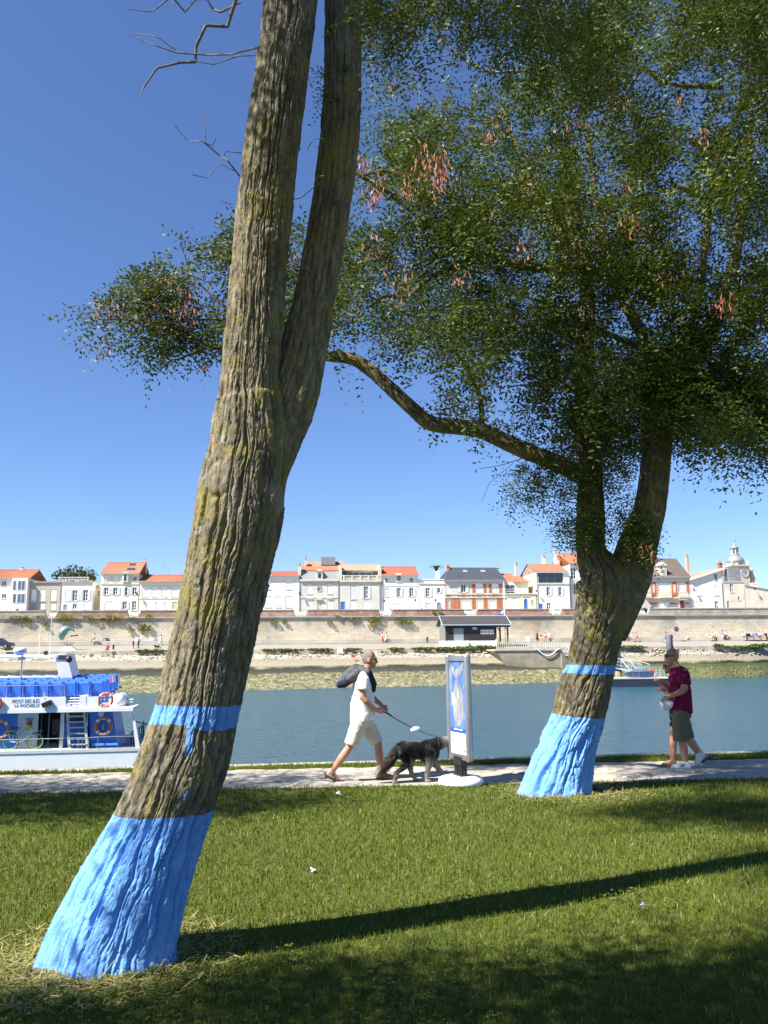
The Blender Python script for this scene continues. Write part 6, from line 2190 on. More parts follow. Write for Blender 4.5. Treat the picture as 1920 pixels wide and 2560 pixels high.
MB().lathe([(rad_ * 1.006, qa + .04), (rad_ * 1.006, qa + .075)], (pc, 2.4, 0), 28).build('radar_stripe', BOATB, rd)
for x, y0, y1, d_ in ((400, 75, 235, 4.4), (515, 0, 220, 3.6)):
    p, q1 = bl(x, y0 - 200 if x > 450 else y0 - 0 - 150, d_); _, q0 = bl(x, y1, d_)
    MB().tube([(p, d_, q0), (p, d_, q1)], [.022, .012], 6).build('whip_antenna', BOATW, boat)
p, q0 = bl(452, 207, 3.8); MB().lathe([(.09, -.08), (.1, .05), (.05, .1)], (p, 3.8, q0), 10).build('anchor_light', BLACKP, boat)
# flag on its staff
p0, q0 = bl(1152, 740, .8); p1, q1 = bl(1183, 415, .8)
MB().tube([(p0, .8, q0), (p1, .8, q1)], .022, 6).build('flag_staff', STEEL, boat)
FB, FW, FR = mat('flag_blue', (0.03, 0.07, 0.30), .8), mat('flag_white', (0.75, 0.75, 0.75), .8), mat('flag_red', (0.55, 0.03, 0.05), .8)
fl = None
for k, m in enumerate((FB, FW, FR)):
    fm_ = MB()
    nn_ = 5
    for i in range(nn_ + 1):
        t_ = (k + i / nn_) / 3
        x = bl(1172, 460, .8)[0] - t_ * .36
        wv = .05 * math.sin(t_ * 7)
        top, bot = bl(0, 432, .8)[1] - t_ * .03 - t_ * t_ * .18, bl(0, 505, .8)[1] + .02 - t_ * .06
        fm_.v += [(x, .8 + wv, bot), (x, .8 + wv * .6, top)]
    fm_.f = [(2 * i, 2 * i + 2, 2 * i + 3, 2 * i + 1) for i in range(nn_)]
    o = fm_.build('flag_stripe', m, boat, True)
# mooring line going ashore
def buoy_ring(parent_thing, x, y, dv, rpx, label, words):
    e = empty('life_ring', (0, 0, 0), 0, label, 'life ring', 'orange life rings on the ferry')
    X, Z = bl(x, y, dv)
    w = boat.matrix_basis @ Vector((X, dv, Z))
    e.location = w; e.rotation_euler = (0, 0, R(8.5))
    rr = (bl(x + rpx, y, dv)[0] - bl(x - rpx, y, dv)[0]) / 2
    t0 = rr * .175
    MB().torus((0, 0, 0), rr - t0, t0, 40, 14).build('ring', ORANGE, e, True)
    for k in range(4):
        a = k * math.pi / 2 + math.pi / 4 * 0 + .78
        bm_ = MB()
        vs, n_ = [], 14
        for i in range(5):
            an = a + (i - 2) * .06
            for j in range(n_):
                b = 2 * math.pi * j / n_
                r_ = rr - t0 + (t0 + .006) * math.cos(b)
                vs.append((r_ * math.cos(an), (t0 + .006) * math.sin(b), r_ * math.sin(an)))
        fs = [(i * n_ + j, i * n_ + (j + 1) % n_, (i + 1) * n_ + (j + 1) % n_, (i + 1) * n_ + j) for i in range(4) for j in range(n_)]
        bm_.add(vs, fs).build('band', TAPE, e, True)
    gl = MB().tube([(rr * 1.02 * math.cos(2 * math.pi * k / 24), -.02 * math.sin(k * 3), rr * 1.02 * math.sin(2 * math.pi * k / 24)) for k in range(25)], .008, 4)
    gl.build('grab_line', mat('rope', (0.55, 0.50, 0.38)), e)
    for word, mid, up in words:
        step_ = .155
        for i, ch in enumerate(word):
            if ch == ' ': continue
            a = mid + (-(i - (len(word) - 1) / 2) * step_ if up else (i - (len(word) - 1) / 2) * step_)
            me = text_mesh(ch, rr * .27, .002, 'CENTER')
            o = link_mesh('lettering', me, TAPE, e)
            r_ = rr - t0
            rad_out = r_ - rr * .09 if up else r_ + rr * .09
            o.location = (rad_out * math.cos(a), -t0 - .003, rad_out * math.sin(a))
            ang = a - math.pi / 2 if up else a + math.pi / 2
            o.rotation_euler = Matrix.Rotation(-ang, 3, 'Y').to_euler() if False else (Matrix.Rotation(-ang, 4, 'Y') @ Matrix.Rotation(math.pi / 2, 4, 'X')).to_euler()
    return e


TXT = [('PICOT DES ILES', math.pi / 2, True), ('LA ROCHELLE', -math.pi / 2, False)]
r1_ = buoy_ring(boat, 1020, 930, ci - .14, 92, 'orange life ring with white lettering on the blue after cabin wall', TXT)
buoy_ring(boat, 2, 960, ci - .14, 96, 'orange life ring with white lettering beside the grey cabin door', TXT)
buoy_ring(boat, 1042, 672, .05, 78, 'orange life ring propped on the upper deck by the white liferaft canister', [])
buoy_ring(boat, -62, 708, -.16, 84, 'orange life ring hung beside the name on the upper deck board', [])
# rescue light hanging in the ring
p, q_ = bl(1020, 935, ci - .1)
MB().lathe([(.03, -.12), (.055, -.1), (.055, .02), (.02, .06), (.02, .12)], (p, ci - .1, q_), 10).build('rescue_light', mat('rescue_light_yellow', (0.62, 0.33, 0.05), .5), boat, True)

# bicycle standing on the ferry deck
BIKEW, TYRE, GREENR = mat('bike_white', (0.72, 0.72, 0.72), .4, .05), mat('tyre_black', (0.02, 0.02, 0.02), .7, .1), mat('rim_green', (0.16, 0.55, 0.07), .4, .1)
wr, zr_ = bl(100, 1135, .18); wf, _ = bl(345, 1135, .18)
bk = empty('bicycle', boat.matrix_basis @ Vector(((wr + wf) / 2, .19, zd)), R(8.5), 'white bicycle with bright green wheel rims on the ferry deck', 'bicycle')
half = (wf - wr) / 2
RW = .335
for sg in (-1, 1):
    w = MB().torus((sg * half, 0, RW), RW - .02, .02, 32, 8).build('wheel', TYRE, bk, True)
    MB().torus((sg * half, 0, RW), RW - .05, .016, 32, 6).build('rim', GREENR, w, True)
    sp = MB()
    for k in range(14):
        a = 2 * math.pi * k / 14
        sp.tube([(sg * half, 0, RW), (sg * half + (RW - .05) * math.cos(a), 0, RW + (RW - .05) * math.sin(a))], .003, 3)
    sp.build('spokes', STEEL, w)
fr = MB()
hd_t, hd_b, bb, st_t = (half - .20, 0, .88), (half - .13, 0, .62), (-.12, 0, .30), (-.27, 0, .72)
fr.tube([hd_b, bb], .032, 8).tube([bb, st_t], .018, 8).tube([hd_t, hd_b, (half, 0, RW)], .017, 8).tube([bb, (-half, 0, RW)], .014, 6).tube([st_t, (-half, 0, RW)], .012, 6)
fr.build('frame', BIKEW, bk, True)
MB().tube([(half - .2, 0, .88), (half - .22, 0, 1.0)], .015, 6).tube([(half - .22, -.28, 1.02), (half - .18, -.1, 1.0), (half - .18, .1, 1.0), (half - .22, .28, 1.02)], .014, 6).build('handlebar', BLACKP, bk)
MB().ellipsoid((-.30, 0, .86), (.15, .07, .035), 12, 6).tube([(-.27, 0, .72), (-.29, 0, .85)], .014, 6).build('saddle', BLACKP, bk, True)
MB().box(-half - .2, -.32, -.07, .07, .74, .755).tube([(-half - .1, .06, .74), (-half, .02, RW)], .007, 4).tube([(-half - .1, -.06, .74), (-half, -.02, RW)], .007, 4).build('rear_rack', BIKEW, bk)
MB().box(half + .0, half + .26, -.07, .07, .72, .735).tube([(half + .2, 0, .72), (half, 0, RW)], .007, 4).build('front_rack', STEEL, bk)
MB().tube([(-.12, -.08, .30), (-.12, .08, .30)], .02, 6).tube([(-.12, -.08, .30), (-.02, -.1, .18)], .01, 5).box(-.07, .03, -.16, -.08, .165, .185).build('crank', STEEL, bk)
# ================================================================== ticket shed, pier, gangway, pontoon, piles
BLACKWOOD = mat('black_boards', (0.028, 0.027, 0.027), .7, .3, 2.5, .3, .01)
GREYWOOD = mat('weathered_boards', (0.17, 0.165, 0.155), .85, .25, 2.5, .3, .01)
ROOFS = tiles('shed_roof_felt', (0.055, 0.05, 0.047), (0.08, 0.074, 0.068), True)
WHITEB = mat('white_block', (0.76, 0.75, 0.72), .8, .07, 1)
V_SH = 120.0


def sq(x, y, v):
    return FAR.uz(Z3[0] + x / Z3[2], Z3[1] + y / Z3[2], v)


u0, zb = sq(257, 950, V_SH); u1, ze = sq(815, 768, V_SH)
u2 = sq(698, 900, V_SH)[0]
zr = sq(500, 697, V_SH + 2.6)[1]
zbase = zb
zf = sq(400, 905, V_SH)[1]
DEP = 5.2
sh = empty('ticket_shed', FAR.world(u0, V_SH, zbase), FAR_RZ, 'black timber ticket shed with grey felt roof and open porch on the promenade', 'shed')
L, Lw, hf, he = u1 - u0, u2 - u0, zf - zbase, ze - zbase
hr = zr - zbase
# white plinth
box('plinth', WHITEB, sh, -.05, Lw + .05, -.05, DEP + .05, -.3, hf)
# boarded walls, each board a piece
nb = 26
dx0, dx1 = sq(325, 800, V_SH)[0] - u0, sq(410, 800, V_SH)[0] - u0
wx0, wx1 = sq(558, 820, V_SH)[0] - u0, sq(672, 820, V_SH)[0] - u0
wz1, wz0 = sq(600, 810, V_SH)[1] - zbase, sq(600, 847, V_SH)[1] - zbase
dz1 = sq(360, 797, V_SH)[1] - zbase
box('wall_core', BLACKWOOD, sh, .03, Lw - .03, .05, DEP - .03, hf, he)
nrow = 12
bmz = [hf + (he - hf) * k / nrow for k in range(nrow + 1)]
for k in range(nrow):
    z0, z1 = bmz[k] + .008, bmz[k + 1] - .008
    spans = [(0, dx0), (dx1, wx0), (wx1, Lw)] if wz0 < (z0 + z1) / 2 < wz1 else ([(0, dx0), (dx1, Lw)] if (z0 + z1) / 2 < dz1 else [(0, Lw)])
    for a, b in spans: box('board', BLACKWOOD, sh, a, b, -.0, .048, z0, z1)
nv = 14
for k in range(nv):
    a, b = DEP * k / nv + .01, DEP * (k + 1) / nv - .01
    ym = (a + b) / 2
    zt = he + (hr - he) * (1 - abs(ym - DEP / 2) / (DEP / 2)) - .05
    MB().box(-.035, .028, a, b, hf, zt).build('gable_board', GREYWOOD, sh)
d = box('door', mat('shed_door_grey', (0.25, 0.27, 0.29), .6, .1, 2), sh, dx0, dx1, .0, .045, hf + .02, dz1)
box('door_step', WHITEB, sh, dx0 - .8, dx1 + .6, -.6, -.052, -.2, hf + .02)
# louvred window
wn_ = MB().box(wx0, wx1, -.02, .04, wz1 - .08, wz1).box(wx0, wx1, -.02, .04, wz0, wz0 + .08).build('window', PAINTW, sh)
for k in range(5):
    a = wx0 + (wx1 - wx0) * k / 4
    box('mullion', PAINTW, wn_, max(a - .05, wx0), min(a + .05, wx1), -.018, .04, wz0 + .08, wz1 - .08)
for k in range(4):
    for j in range(3):
        zz = wz0 + .12 + j * (wz1 - wz0 - .2) / 3
        a = wx0 + (wx1 - wx0) * k / 4
        box('glass_slat', mat('slat_pale', (0.55, 0.58, 0.60), .3), wn_, a + .055, a + (wx1 - wx0) / 4 - .055, -.0, .03, zz, zz + .1)
# roof and porch
ov = .35
RL, RR = -.45, L + .05
vs = [(RL, -ov, he - .1), (RR, -ov, he - .1), (RR, DEP / 2, hr), (RL, DEP / 2, hr), (RL, DEP + ov, he - .1), (RR, DEP + ov, he - .1)]
vs2 = [(x, y, z + .1) for x, y, z in vs]
rf = MB().add(vs + vs2, [(0, 3, 2, 1), (3, 4, 5, 2), (6, 7, 8, 9), (9, 8, 11, 10), (0, 1, 7, 6), (4, 10, 11, 5), (0, 6, 9, 3), (3, 9, 10, 4), (1, 2, 8, 7), (2, 5, 11, 8)]).build('roof', ROOFS, sh)
TRIMB = mat('pale_blue_trim', (0.36, 0.45, 0.52), .5, .1, 2)
MB().tube([(RL, -ov - .04, he), (RR, -ov - .04, he)], .07, 6).build('gutter', TRIMB, rf)
MB().tube([(RL - .02, -ov, he + .02), (RL - .02, DEP / 2, hr + .08), (RL - .02, DEP + ov, he + .02)], .06, 5).build('barge_board', TRIMB, rf)
MB().tube([(RR + .02, -ov, he + .02), (RR + .02, DEP / 2, hr + .08), (RR + .02, DEP + ov, he + .02)], .06, 5).build('barge_board', TRIMB, rf)
MB().tube([(RL, DEP / 2, hr + .1), (RR, DEP / 2, hr + .1)], .07, 6).build('ridge_cap', TRIMB, rf)
BROWNP = mat('porch_post_wood', (0.20, 0.10, 0.055), .7, .2, 3)
for y in (.1, DEP - .3): 
    MB().box(L - .5, L - .28, y, y + .22, -.3, he - .06).tube([(L - .39, y + .11, he - .8), (L - 1.0, y + .11, he - .08)], .07, 5).build('porch_post', BROWNP, sh)
box('porch_beam', BLACKWOOD, sh, Lw, L, .05, .25, he - .3, he - .11)
# painted emblems: blue and green panels
EM_B, EM_G, EM_W = mat('emblem_blue', (0.05, 0.22, 0.62), .5), mat('emblem_green', (0.20, 0.62, 0.15), .5), mat('emblem_white', (0.75, 0.78, 0.8), .5)
a, z1 = sq(484, 787, V_SH); b, z0 = sq(527, 810, V_SH)
e0 = box('emblem', EM_B, sh, a - u0, (a + b) / 2 - u0, -.05, -.004, z0 - zbase, z1 - zbase)
box('emblem_green', EM_G, e0, (a + b) / 2 - u0, b - u0, -.05, -.004, z0 - zbase, z1 - zbase)
box('emblem_bar', EM_W, e0, a - u0 + .1, b - u0 - .3, -.06, -.051, (z0 + z1) / 2 - zbase - .05, (z0 + z1) / 2 - zbase + .08)
e0 = box('emblem', EM_B, sh, -.06, -.036, DEP * .35, DEP * .52, he + .15, he + .85)
box('emblem_green', EM_G, e0, -.06, -.036, DEP * .52 + .002, DEP * .70, he + .15, he + .85)
MB().tube([(Lw - .2, -.6, -.3), (Lw - .2, -.6, .95)], .09, 8).build('white_post', WHITEB, sh)
# flagpole with its drooping banner
a, z0 = sq(765, 690, V_SH + 3); _, z1 = sq(778, 395, V_SH + 3)
fp = empty('flagpole', FAR.world(a, V_SH + 3, 1.3), FAR_RZ, 'thin flagpole with a drooping blue and green banner behind the black shed', 'flagpole')
MB().tube([(0, 0, 0), (.05, 0, z1 - 1.3)], .045, 6).build('pole', PAINTW, fp)
pz = sq(765, 640, V_SH + 3)[1] - 1.3
for k, (m, w0, w1) in enumerate(((EM_G, 1.0, .78), (EM_B, .78, .3), (EM_W, .3, .0))):
    q0, q1 = pz - 1.7 + (1 - w0) * 1.7, pz - 1.7 + (1 - w1) * 1.7
    x0, x1 = -w0 * 1.45, -w1 * 1.45
    MB().add([(x0 - .35, 0, q0 - .05), (x0 + .25, .03, q0 - .02), (x1 + .3, .05, q1), (x1 - .3, 0, q1)], [(0, 1, 2, 3), (3, 2, 1, 0)]).build('banner', m, fp)
# small pale information board
a, z1 = sq(945, 870, V_SH - 1); b, z0 = sq(985, 925, V_SH - 1)
ib = empty('information_board', FAR.world((a + b) / 2, V_SH - 1, z0 - .3), FAR_RZ, 'pale blue and white information board behind the pier railing', 'board')
w = (b - a) / 2
box('panel', mat('board_white', (0.74, 0.80, 0.84), .5, .04), ib, -w, w, -.03, .03, .55, z1 - z0 + .3)
box('blue_foot', mat('board_blue', (0.28, 0.55, 0.82), .5, .06), ib, -w, w, -.035, .035, .1, .548)
for sg in (-1, 1): box('post', ZINC, ib, sg * w * .8 - .04, sg * w * .8 + .04, .036, .1, -.3, z1 - z0)

# ---------------------------------------------------------------- pier wall with railing
ZS = (1280, 1540, 10.37)


def pq(x, y, v): return FAR.uz(ZS[0] + x / ZS[2], ZS[1] + y / ZS[2], v)


V_P = 112.0
ua, zt = pq(-420, 870, V_P); ub, _ = pq(1290, 860, V_P)
pier = empty('stone_pier', FAR.world(ua, V_P, SEA), FAR_RZ, 'low stone landing pier with a pale wooden railing beside the shed', 'pier')
PL = ub - ua
PS = mat('pier_stone', (0.31, 0.27, 0.20), .95, .3, .7, .7, .05)
ht = zt - SEA
MB().prism([(2.2, .9), (PL, -.6), (PL, ht - .2), (0, ht - .2)], 0, 6.5).build('wall', PS, pier)
box('deck', EDGE, pier, -.2, PL + .1, -.12, 6.6, ht - .2, ht)
# squared abutment for the gangway
ue0, ze0 = pq(1285, 1000, V_P - .6); ue1, _ = pq(1455, 1000, V_P - .6)
box('abutment', mat('abutment_concrete', (0.22, 0.20, 0.16), .9, .25, .8, .4, .03), pier, ue0 - ua + .03, ue1 - ua, -.6, 5, -.8, ze0 - SEA + .2)
PALER = mat('pale_rail_wood', (0.52, 0.49, 0.38), .8, .15, 3)
zr0, zr1 = ht, pq(500, 650, V_P)[1] - SEA
x = pq(-400, 700, V_P)[0] - ua
k = 0
while x < PL - .3:
    box('rail_post' if k % 8 == 0 else 'baluster', PALER, pier, x, x + (.09 if k % 8 else .14), .12, .2, zr0, zr1)
    x += .285; k += 1
MB().box(.3, PL - .3, .205, .28, zr1 - .22, zr1 - .12).box(.3, PL - .3, .205, .28, zr0 + .12, zr0 + .22).build('rails', PALER, pier)
# sagging white hose along the pier
hp = []
for i in range(25):
    t_ = i / 24
    xx = pq(600 + 640 * t_, 845, V_P - .2)[0] - ua
    hp.append((xx, -.2, ht + .05 - .95 * math.sin(math.pi * t_) ** 1.6))
MB().tube(hp, .07, 6).build('hose', PAINTW, pier, True)

# ---------------------------------------------------------------- gangway, pontoon, piles
ALU = mat('gangway_alu', (0.50, 0.53, 0.55), .45, .1, 3, metal=.4)
ZPT = (1540, 1540, 8.295)
V_PT = 96.0
FP = Frame(2.0)


def gq(x, y, v): return FP.uz(ZPT[0] + x / ZPT[2], ZPT[1] + y / ZPT[2], v)


pa_, z1 = gq(-90, 1290, V_PT); pb_, z0 = gq(1180, 1280, V_PT)
pon = empty('pontoon', FP.world(pa_, V_PT, SEA), R(2), 'floating dark blue pontoon with pale deck edge and pipe railings', 'pontoon')
PLN = pb_ - pa_
zdk = z1 - SEA
box('float', mat('pontoon_navy', (0.018, 0.028, 0.05), .5, .2, 1), pon, 0, PLN, 0, 3.2, -.3, zdk - .12)
box('deck', mat('pontoon_deck', (0.42, 0.41, 0.36), .8, .1, 1), pon, -.03, PLN + .03, -.05, 3.25, zdk - .12, zdk)


def pipe_rail(parent, x0, x1, y, z, h, n, m, bars=3, r=.03):
    for k in range(n + 1):
        xx = x0 + (x1 - x0) * k / n
        MB().tube([(xx, y, z), (xx, y, z + h)], r, 6).build('rail_post', m, parent)
    for k in range(bars):
        MB().tube([(x0, y, z + h * (k + 1) / bars), (x1, y, z + h * (k + 1) / bars)], r * .8, 6).build('rail_bar', m, parent)


pipe_rail(pon, gq(155, 0, V_PT)[0] - pa_, gq(425, 0, V_PT)[0] - pa_, .1, zdk, 1.05, 2, mat('rail_blue_grey', (0.12, 0.16, 0.20), .5), 3)
pipe_rail(pon, gq(700, 0, V_PT)[0] - pa_, gq(1120, 0, V_PT)[0] - pa_, 2.9, zdk, 1.15, 5, ALU, 5, .025)
# gangway from the abutment down to the pontoon
g0 = Vector(FAR.world(ue1 - .3, V_P + .8, ze0 + .15)); gx, gz = gq(620, 1180, V_PT + 2.2)
g1 = Vector(FP.world(gx, V_PT + 2.2, SEA + zdk + .25))
gw = empty('gangway', g0, 0, 'sloping aluminium truss gangway from the pier down to the pontoon', 'gangway')
dv_ = g1 - g0
sd = Vector((dv_.y, -dv_.x, 0)).normalized() * .55
for sg in (-1, 1):
    o_ = sd * sg
    tr = MB()
    n_ = 9
    for k in range(n_ + 1):
        p_ = dv_ * (k / n_) + o_
        tr.tube([p_, p_ + Vector((0, 0, 1.25))], .035, 5)
        if k < n_:
            q_ = dv_ * ((k + 1) / n_) + o_
            tr.tube([p_ + Vector((0, 0, 1.25 * (k % 2))), q_ + Vector((0, 0, 1.25 * ((k + 1) % 2)))], .025, 5)
    for zz in (0, .45, .85, 1.25): tr.tube([o_ + Vector((0, 0, zz)), dv_ + o_ + Vector((0, 0, zz))], .045 if zz in (0, 1.25) else .02, 5)
    tr.build('truss', ALU, gw)
MB().add([-sd, sd, dv_ + sd, dv_ - sd, -sd + Vector((0, 0, -.08)), sd + Vector((0, 0, -.08)), dv_ + sd + Vector((0, 0, -.08)), dv_ - sd + Vector((0, 0, -.08))], [(0, 1, 2, 3), (7, 6, 5, 4), (0, 4, 5, 1), (1, 5, 6, 2), (2, 6, 7, 3), (3, 7, 4, 0)]).build('walkway', ALU, gw)
# little boat on the pontoon
bx_, bz_ = gq(500, 1250, V_PT + 1.4)
db = empty('small_boat', FP.world(bx_, V_PT + 1.4, SEA + zdk), R(2), 'small covered motor boat with red and white stern on the pontoon', 'boat')
MB().prism([(-1.7, .35), (-1.4, .08), (1.4, .08), (1.5, .75), (-1.75, .6)], -.55, .55).build('hull', mat('boat_navy', (0.03, 0.06, 0.14), .5, .2, 2), db)
MB().prism([(-1.75, .602), (1.0, .72), (.6, 1.1), (-.9, .95)], -.5, .5).build('cover', mat('boat_cover', (0.20, 0.25, 0.32), .7, .2, 2), db)
box('stern_red', mat('stern_red', (0.55, 0.03, 0.04), .5), db, .95, 1.52, -.56, .56, .60, .82)
box('stern_white', BOATW, db, 1.42, 1.58, -.52, .52, .2, .595)
PILE = mat('pile_steel', (0.15, 0.155, 0.17), .6, .2, 1.5, .2, .01)
WEED = mat('pile_weed', (0.20, 0.18, 0.11), .9, .35, 3, .6, .03)
for (px, py, rpx, base_y, top_y, lab) in ((1547.5, 1708, 7.6, 1710, 1560, 'tall grey mooring pile half hidden behind the second locust trunk'), (1679.5, 1700, 8.1, 1704, 1586, 'tall grey mooring pile with rollers rising behind the bald man')):
    p_ = on_z(px, base_y, SEA)
    Yp = p_[1]
    rr = rpx / F_PX * Yp
    zt = at(px, top_y, Yp)[2]
    pl = empty('mooring_pile', (float(p_[0]), float(Yp), SEA), 0, lab, 'mooring pile', 'mooring piles')
    MB().lathe([(rr, 1.55), (rr, zt - SEA - .1), (rr * .96, zt - SEA)], (0, 0, 0), 20).build('shaft', PILE, pl, True)
    MB().lathe([(rr * 1.03, -1.0), (rr * 1.06, .6), (rr * 1.02, 1.56)], (0, 0, 0), 20).build('weed_sleeve', WEED, pl, True)
    for sg in (-1, 1):
        for k in range(4):
            z_ = zt - SEA - .35 - k * 1.25
            MB().tube([(sg * rr * .95, -.1, z_ - .12), (sg * rr * 1.14, -.1, z_), (sg * rr * .95, -.1, z_ + .12)], .045, 5).build('rung', IRON, pl)

# ---------------------------------------------------------------- bits on the promenade
# leaping fish-like ring sculpture on its plinth
def zq(zm_, x, y, v): return FAR.uz(zm_[0] + x / zm_[2], zm_[1] + y / zm_[2], v)


ZF = (0, 1560, 8.295)
V_S = 121.0
ux, zz = zq(ZF, 1420, 500, V_S)
sc = empty('sculpture', FAR.world(ux, V_S, zz - .35), FAR_RZ, 'weathered green bronze crescent sculpture on a pale stone plinth', 'sculpture')
MB().add([(-1.3, -.8, 0), (1.3, -.8, 0), (1.3, .8, 0), (-1.3, .8, 0), (-.3, -.3, .62), (.4, -.3, .62), (.4, .3, .62), (-.3, .3, .62)], [(0, 1, 5, 4), (1, 2, 6, 5), (2, 3, 7, 6), (3, 0, 4, 7), (4, 5, 6, 7)]).build('plinth', QUAY_STONE, sc)
bz = mat('bronze_green', (0.16, 0.27, 0.25), .55, .3, 2, metal=.3)
pts, rads = [], []
for k in range(15):
    a = R(215 - k * 12.5)
    pts.append((-.05 + .95 * math.cos(a), 0, 2.05 + .95 * math.sin(a)))
    rads.append((.18 + .42 * math.sin(math.pi * min(1, k / 11)) ** .8) * (1 if k < 11 else 1 - (k - 11) * .2))
MB().tube(pts, rads, 12).build('crescent', bz, sc, True)
MB().tube([(.2, 0, 2.0), (1.25, -.15, 2.15)], .1, 6).build('beam', BLACKP, sc)
sm_ = MB()
for a in (-.7, -.25, .3, .75): sm_.tube([(0, 0, .5), (a, 0, 1.15)], .045, 5)
sm_.build('struts', IRON, sc)
# litter bins, bollard, sign, plaques, white block, rolled boats on the ledge
for (zm_, x0, x1, y0, y1, v, nm, lab, m) in ((Z1, 972, 988, 937, 980, 119.0, 'bollard', 'dark brown bollard beside the seated bather on the shore edge', mat('bollard_brown', (0.10, 0.08, 0.07), .8)),
                                              (Z3, 85, 107, 872, 922, 126.0, 'litter_bin', 'grey litter bin standing left of the black shed' if False else 'grey litter bin standing next to the black shed gable', mat('bin_grey', (0.16, 0.16, 0.15), .6))):
    a, zt = zq(zm_, x0, y0, v); b, zb = zq(zm_, x1, y1, v)
    e = empty(nm, FAR.world((a + b) / 2, v, zb), FAR_RZ, lab, nm.replace('_', ' '))
    r_ = (b - a) / 2
    MB().lathe([(r_ * .9, 0), (r_, .1), (r_, (zt - zb) * .92), (r_ * 1.08, (zt - zb) * .93), (r_ * .85, zt - zb)], (0, 0, 0), 14).build('body', m, e, True)
    MB().lathe([(r_ * 1.02, (zt - zb) * .6), (r_ * 1.02, (zt - zb) * .66)], (0, 0, 0), 14).build('band', IRON, e)
a, zt = zq(Z4, 753, 995, 129); 
sp_ = empty('no_parking_sign', FAR.world(a, 129, 1.85), FAR_RZ, 'round blue and red no parking sign on a thin post', 'sign')
MB().tube([(0, 0, 0), (0, 0, zt - 1.85)], .035, 6).build('post', ZINC, sp_)
rs = .42
MB().prism([(rs * math.cos(2 * math.pi * k / 20), zt - 1.9 + rs * math.sin(2 * math.pi * k / 20)) for k in range(20)], -.07, -.04).build('disc', mat('sign_red', (0.45, 0.03, 0.06), .5), sp_)
MB().prism([(rs * .76 * math.cos(2 * math.pi * k / 20), zt - 1.9 + rs * .76 * math.sin(2 * math.pi * k / 20)) for k in range(20)], -.078, -.0702).build('blue_field', mat('sign_blue', (0.06, 0.06, 0.42), .5), sp_)
q = .06
MB().add([(-.25, -.082, zt - 1.9 + .2), (-.2, -.082, zt - 1.9 + .25), (.25, -.082, zt - 1.9 - .2), (.2, -.082, zt - 1.9 - .25)], [(0, 3, 2, 1)]).build('slash', mat('sign_red', (0.45, 0.03, 0.06)), sp_)
a, zt = zq(Z4, 850, 1065, V_LEDGE - .1); b, zb = zq(Z4, 872, 1088, V_LEDGE - .1)
e = empty('wall_notice', FAR.world((a + b) / 2, V_LEDGE - .12, zb), FAR_RZ, 'small white notice with a black mark on the ledge', 'notice')
box('panel', BOATW, e, -(b - a) / 2, (b - a) / 2, -.03, .03, 0, zt - zb); box('mark', BLACKP, e, -(b - a) / 4, 0, -.036, -.031, .08, zt - zb - .08)
a, zt = zq(Z2, 706, 968, V_PROM - 1.0); b, zb = zq(Z2, 752, 998, V_PROM - 1.0)
soft = empty('concrete_block', FAR.world((a + b) / 2, V_PROM - 1, zb - .25), FAR_RZ, 'square white concrete block below the promenade edge', 'block')
soft_box('block', WHITEB, soft, -(b - a) / 2, (b - a) / 2, -.4, .4, 0, zt - zb + .25, .05)
for i, (x0, x1, y, c, lab) in enumerate(((880, 955, 882, (0.05, 0.05, 0.08), 'upturned dark dinghy lying on the ledge below the wall'), (1160, 1230, 884, (0.62, 0.68, 0.74), 'upturned white dinghy lying on the ledge behind the two standing people'), (1285, 1362, 882, (0.28, 0.36, 0.44), 'upturned blue grey dinghy lying on the ledge by the walker'))):
    a, z = zq(Z1, x0, y, V_LEDGE + 1); b, _ = zq(Z1, x1, y, V_LEDGE + 1)
    e = empty('dinghy', FAR.world((a + b) / 2, V_LEDGE + 1, 2.6), FAR_RZ, lab, 'dinghy', 'upturned dinghies on the ledge')
    w = (b - a) / 2
    hb = MB()
    rows_ = []
    for k in range(9):
        t_ = -1 + 2 * k / 8
        r_ = .5 * (1 - abs(t_) ** 2.6)
        rows_.append((t_ * w, max(r_, .03)))
    vs, fs = [], []
    for xx, r_ in rows_:
        for j in range(7):
            an = math.pi * j / 6
            vs.append((xx, r_ * math.cos(an), .02 + r_ * .85 * math.sin(an)))
    for k in range(8):
        for j in range(6): fs.append((k * 7 + j, k * 7 + j + 1, (k + 1) * 7 + j + 1, (k + 1) * 7 + j))
    hb.add(vs, fs).build('hull', mat('dinghy_%d' % i, c, .5, .15, 2), e, True)
    MB().tube([(-w * .8, 0, .36), (0, 0, .48), (w * .8, 0, .36)], .035, 5).build('keel', mat('dinghy_%d' % i, c), e)
# parked car nose at the edge of the view, on the promenade
a, z = zq(Z1, -20, 930, 126)
cr = empty('parked_car', FAR.world(a, 126, 1.6), FAR_RZ, 'dark blue parked car on the promenade beyond the ferry', 'car')
bd = [(-2.2, .35), (-2.2, .8), (-1.9, .95), (-1.2, 1.45), (.5, 1.5), (1.2, .98), (2.05, .85), (2.2, .6), (2.15, .3)]
MB().prism([(x, z_) for x, z_ in bd[::-1]][::-1], -.8, .8).build('body', mat('car_navy', (0.02, 0.035, 0.07), .3, .1, 2), cr)
for sg in (-1.35, 1.35):
    for yy in (-.82, .66): 
        w_ = MB().torus((sg, yy + .08, .32), .22, .1, 20, 8).build('wheel', TYRE, cr, True)
        MB().torus((sg, yy + .08, .32), .08, .09, 14, 6).build('rim', ZINC, w_, True)
MB().prism([(-1.15, .95), (.95, .95), (.45, 1.42), (-1.1, 1.38)], -.815, -.801).build('side_window', PANE, cr)
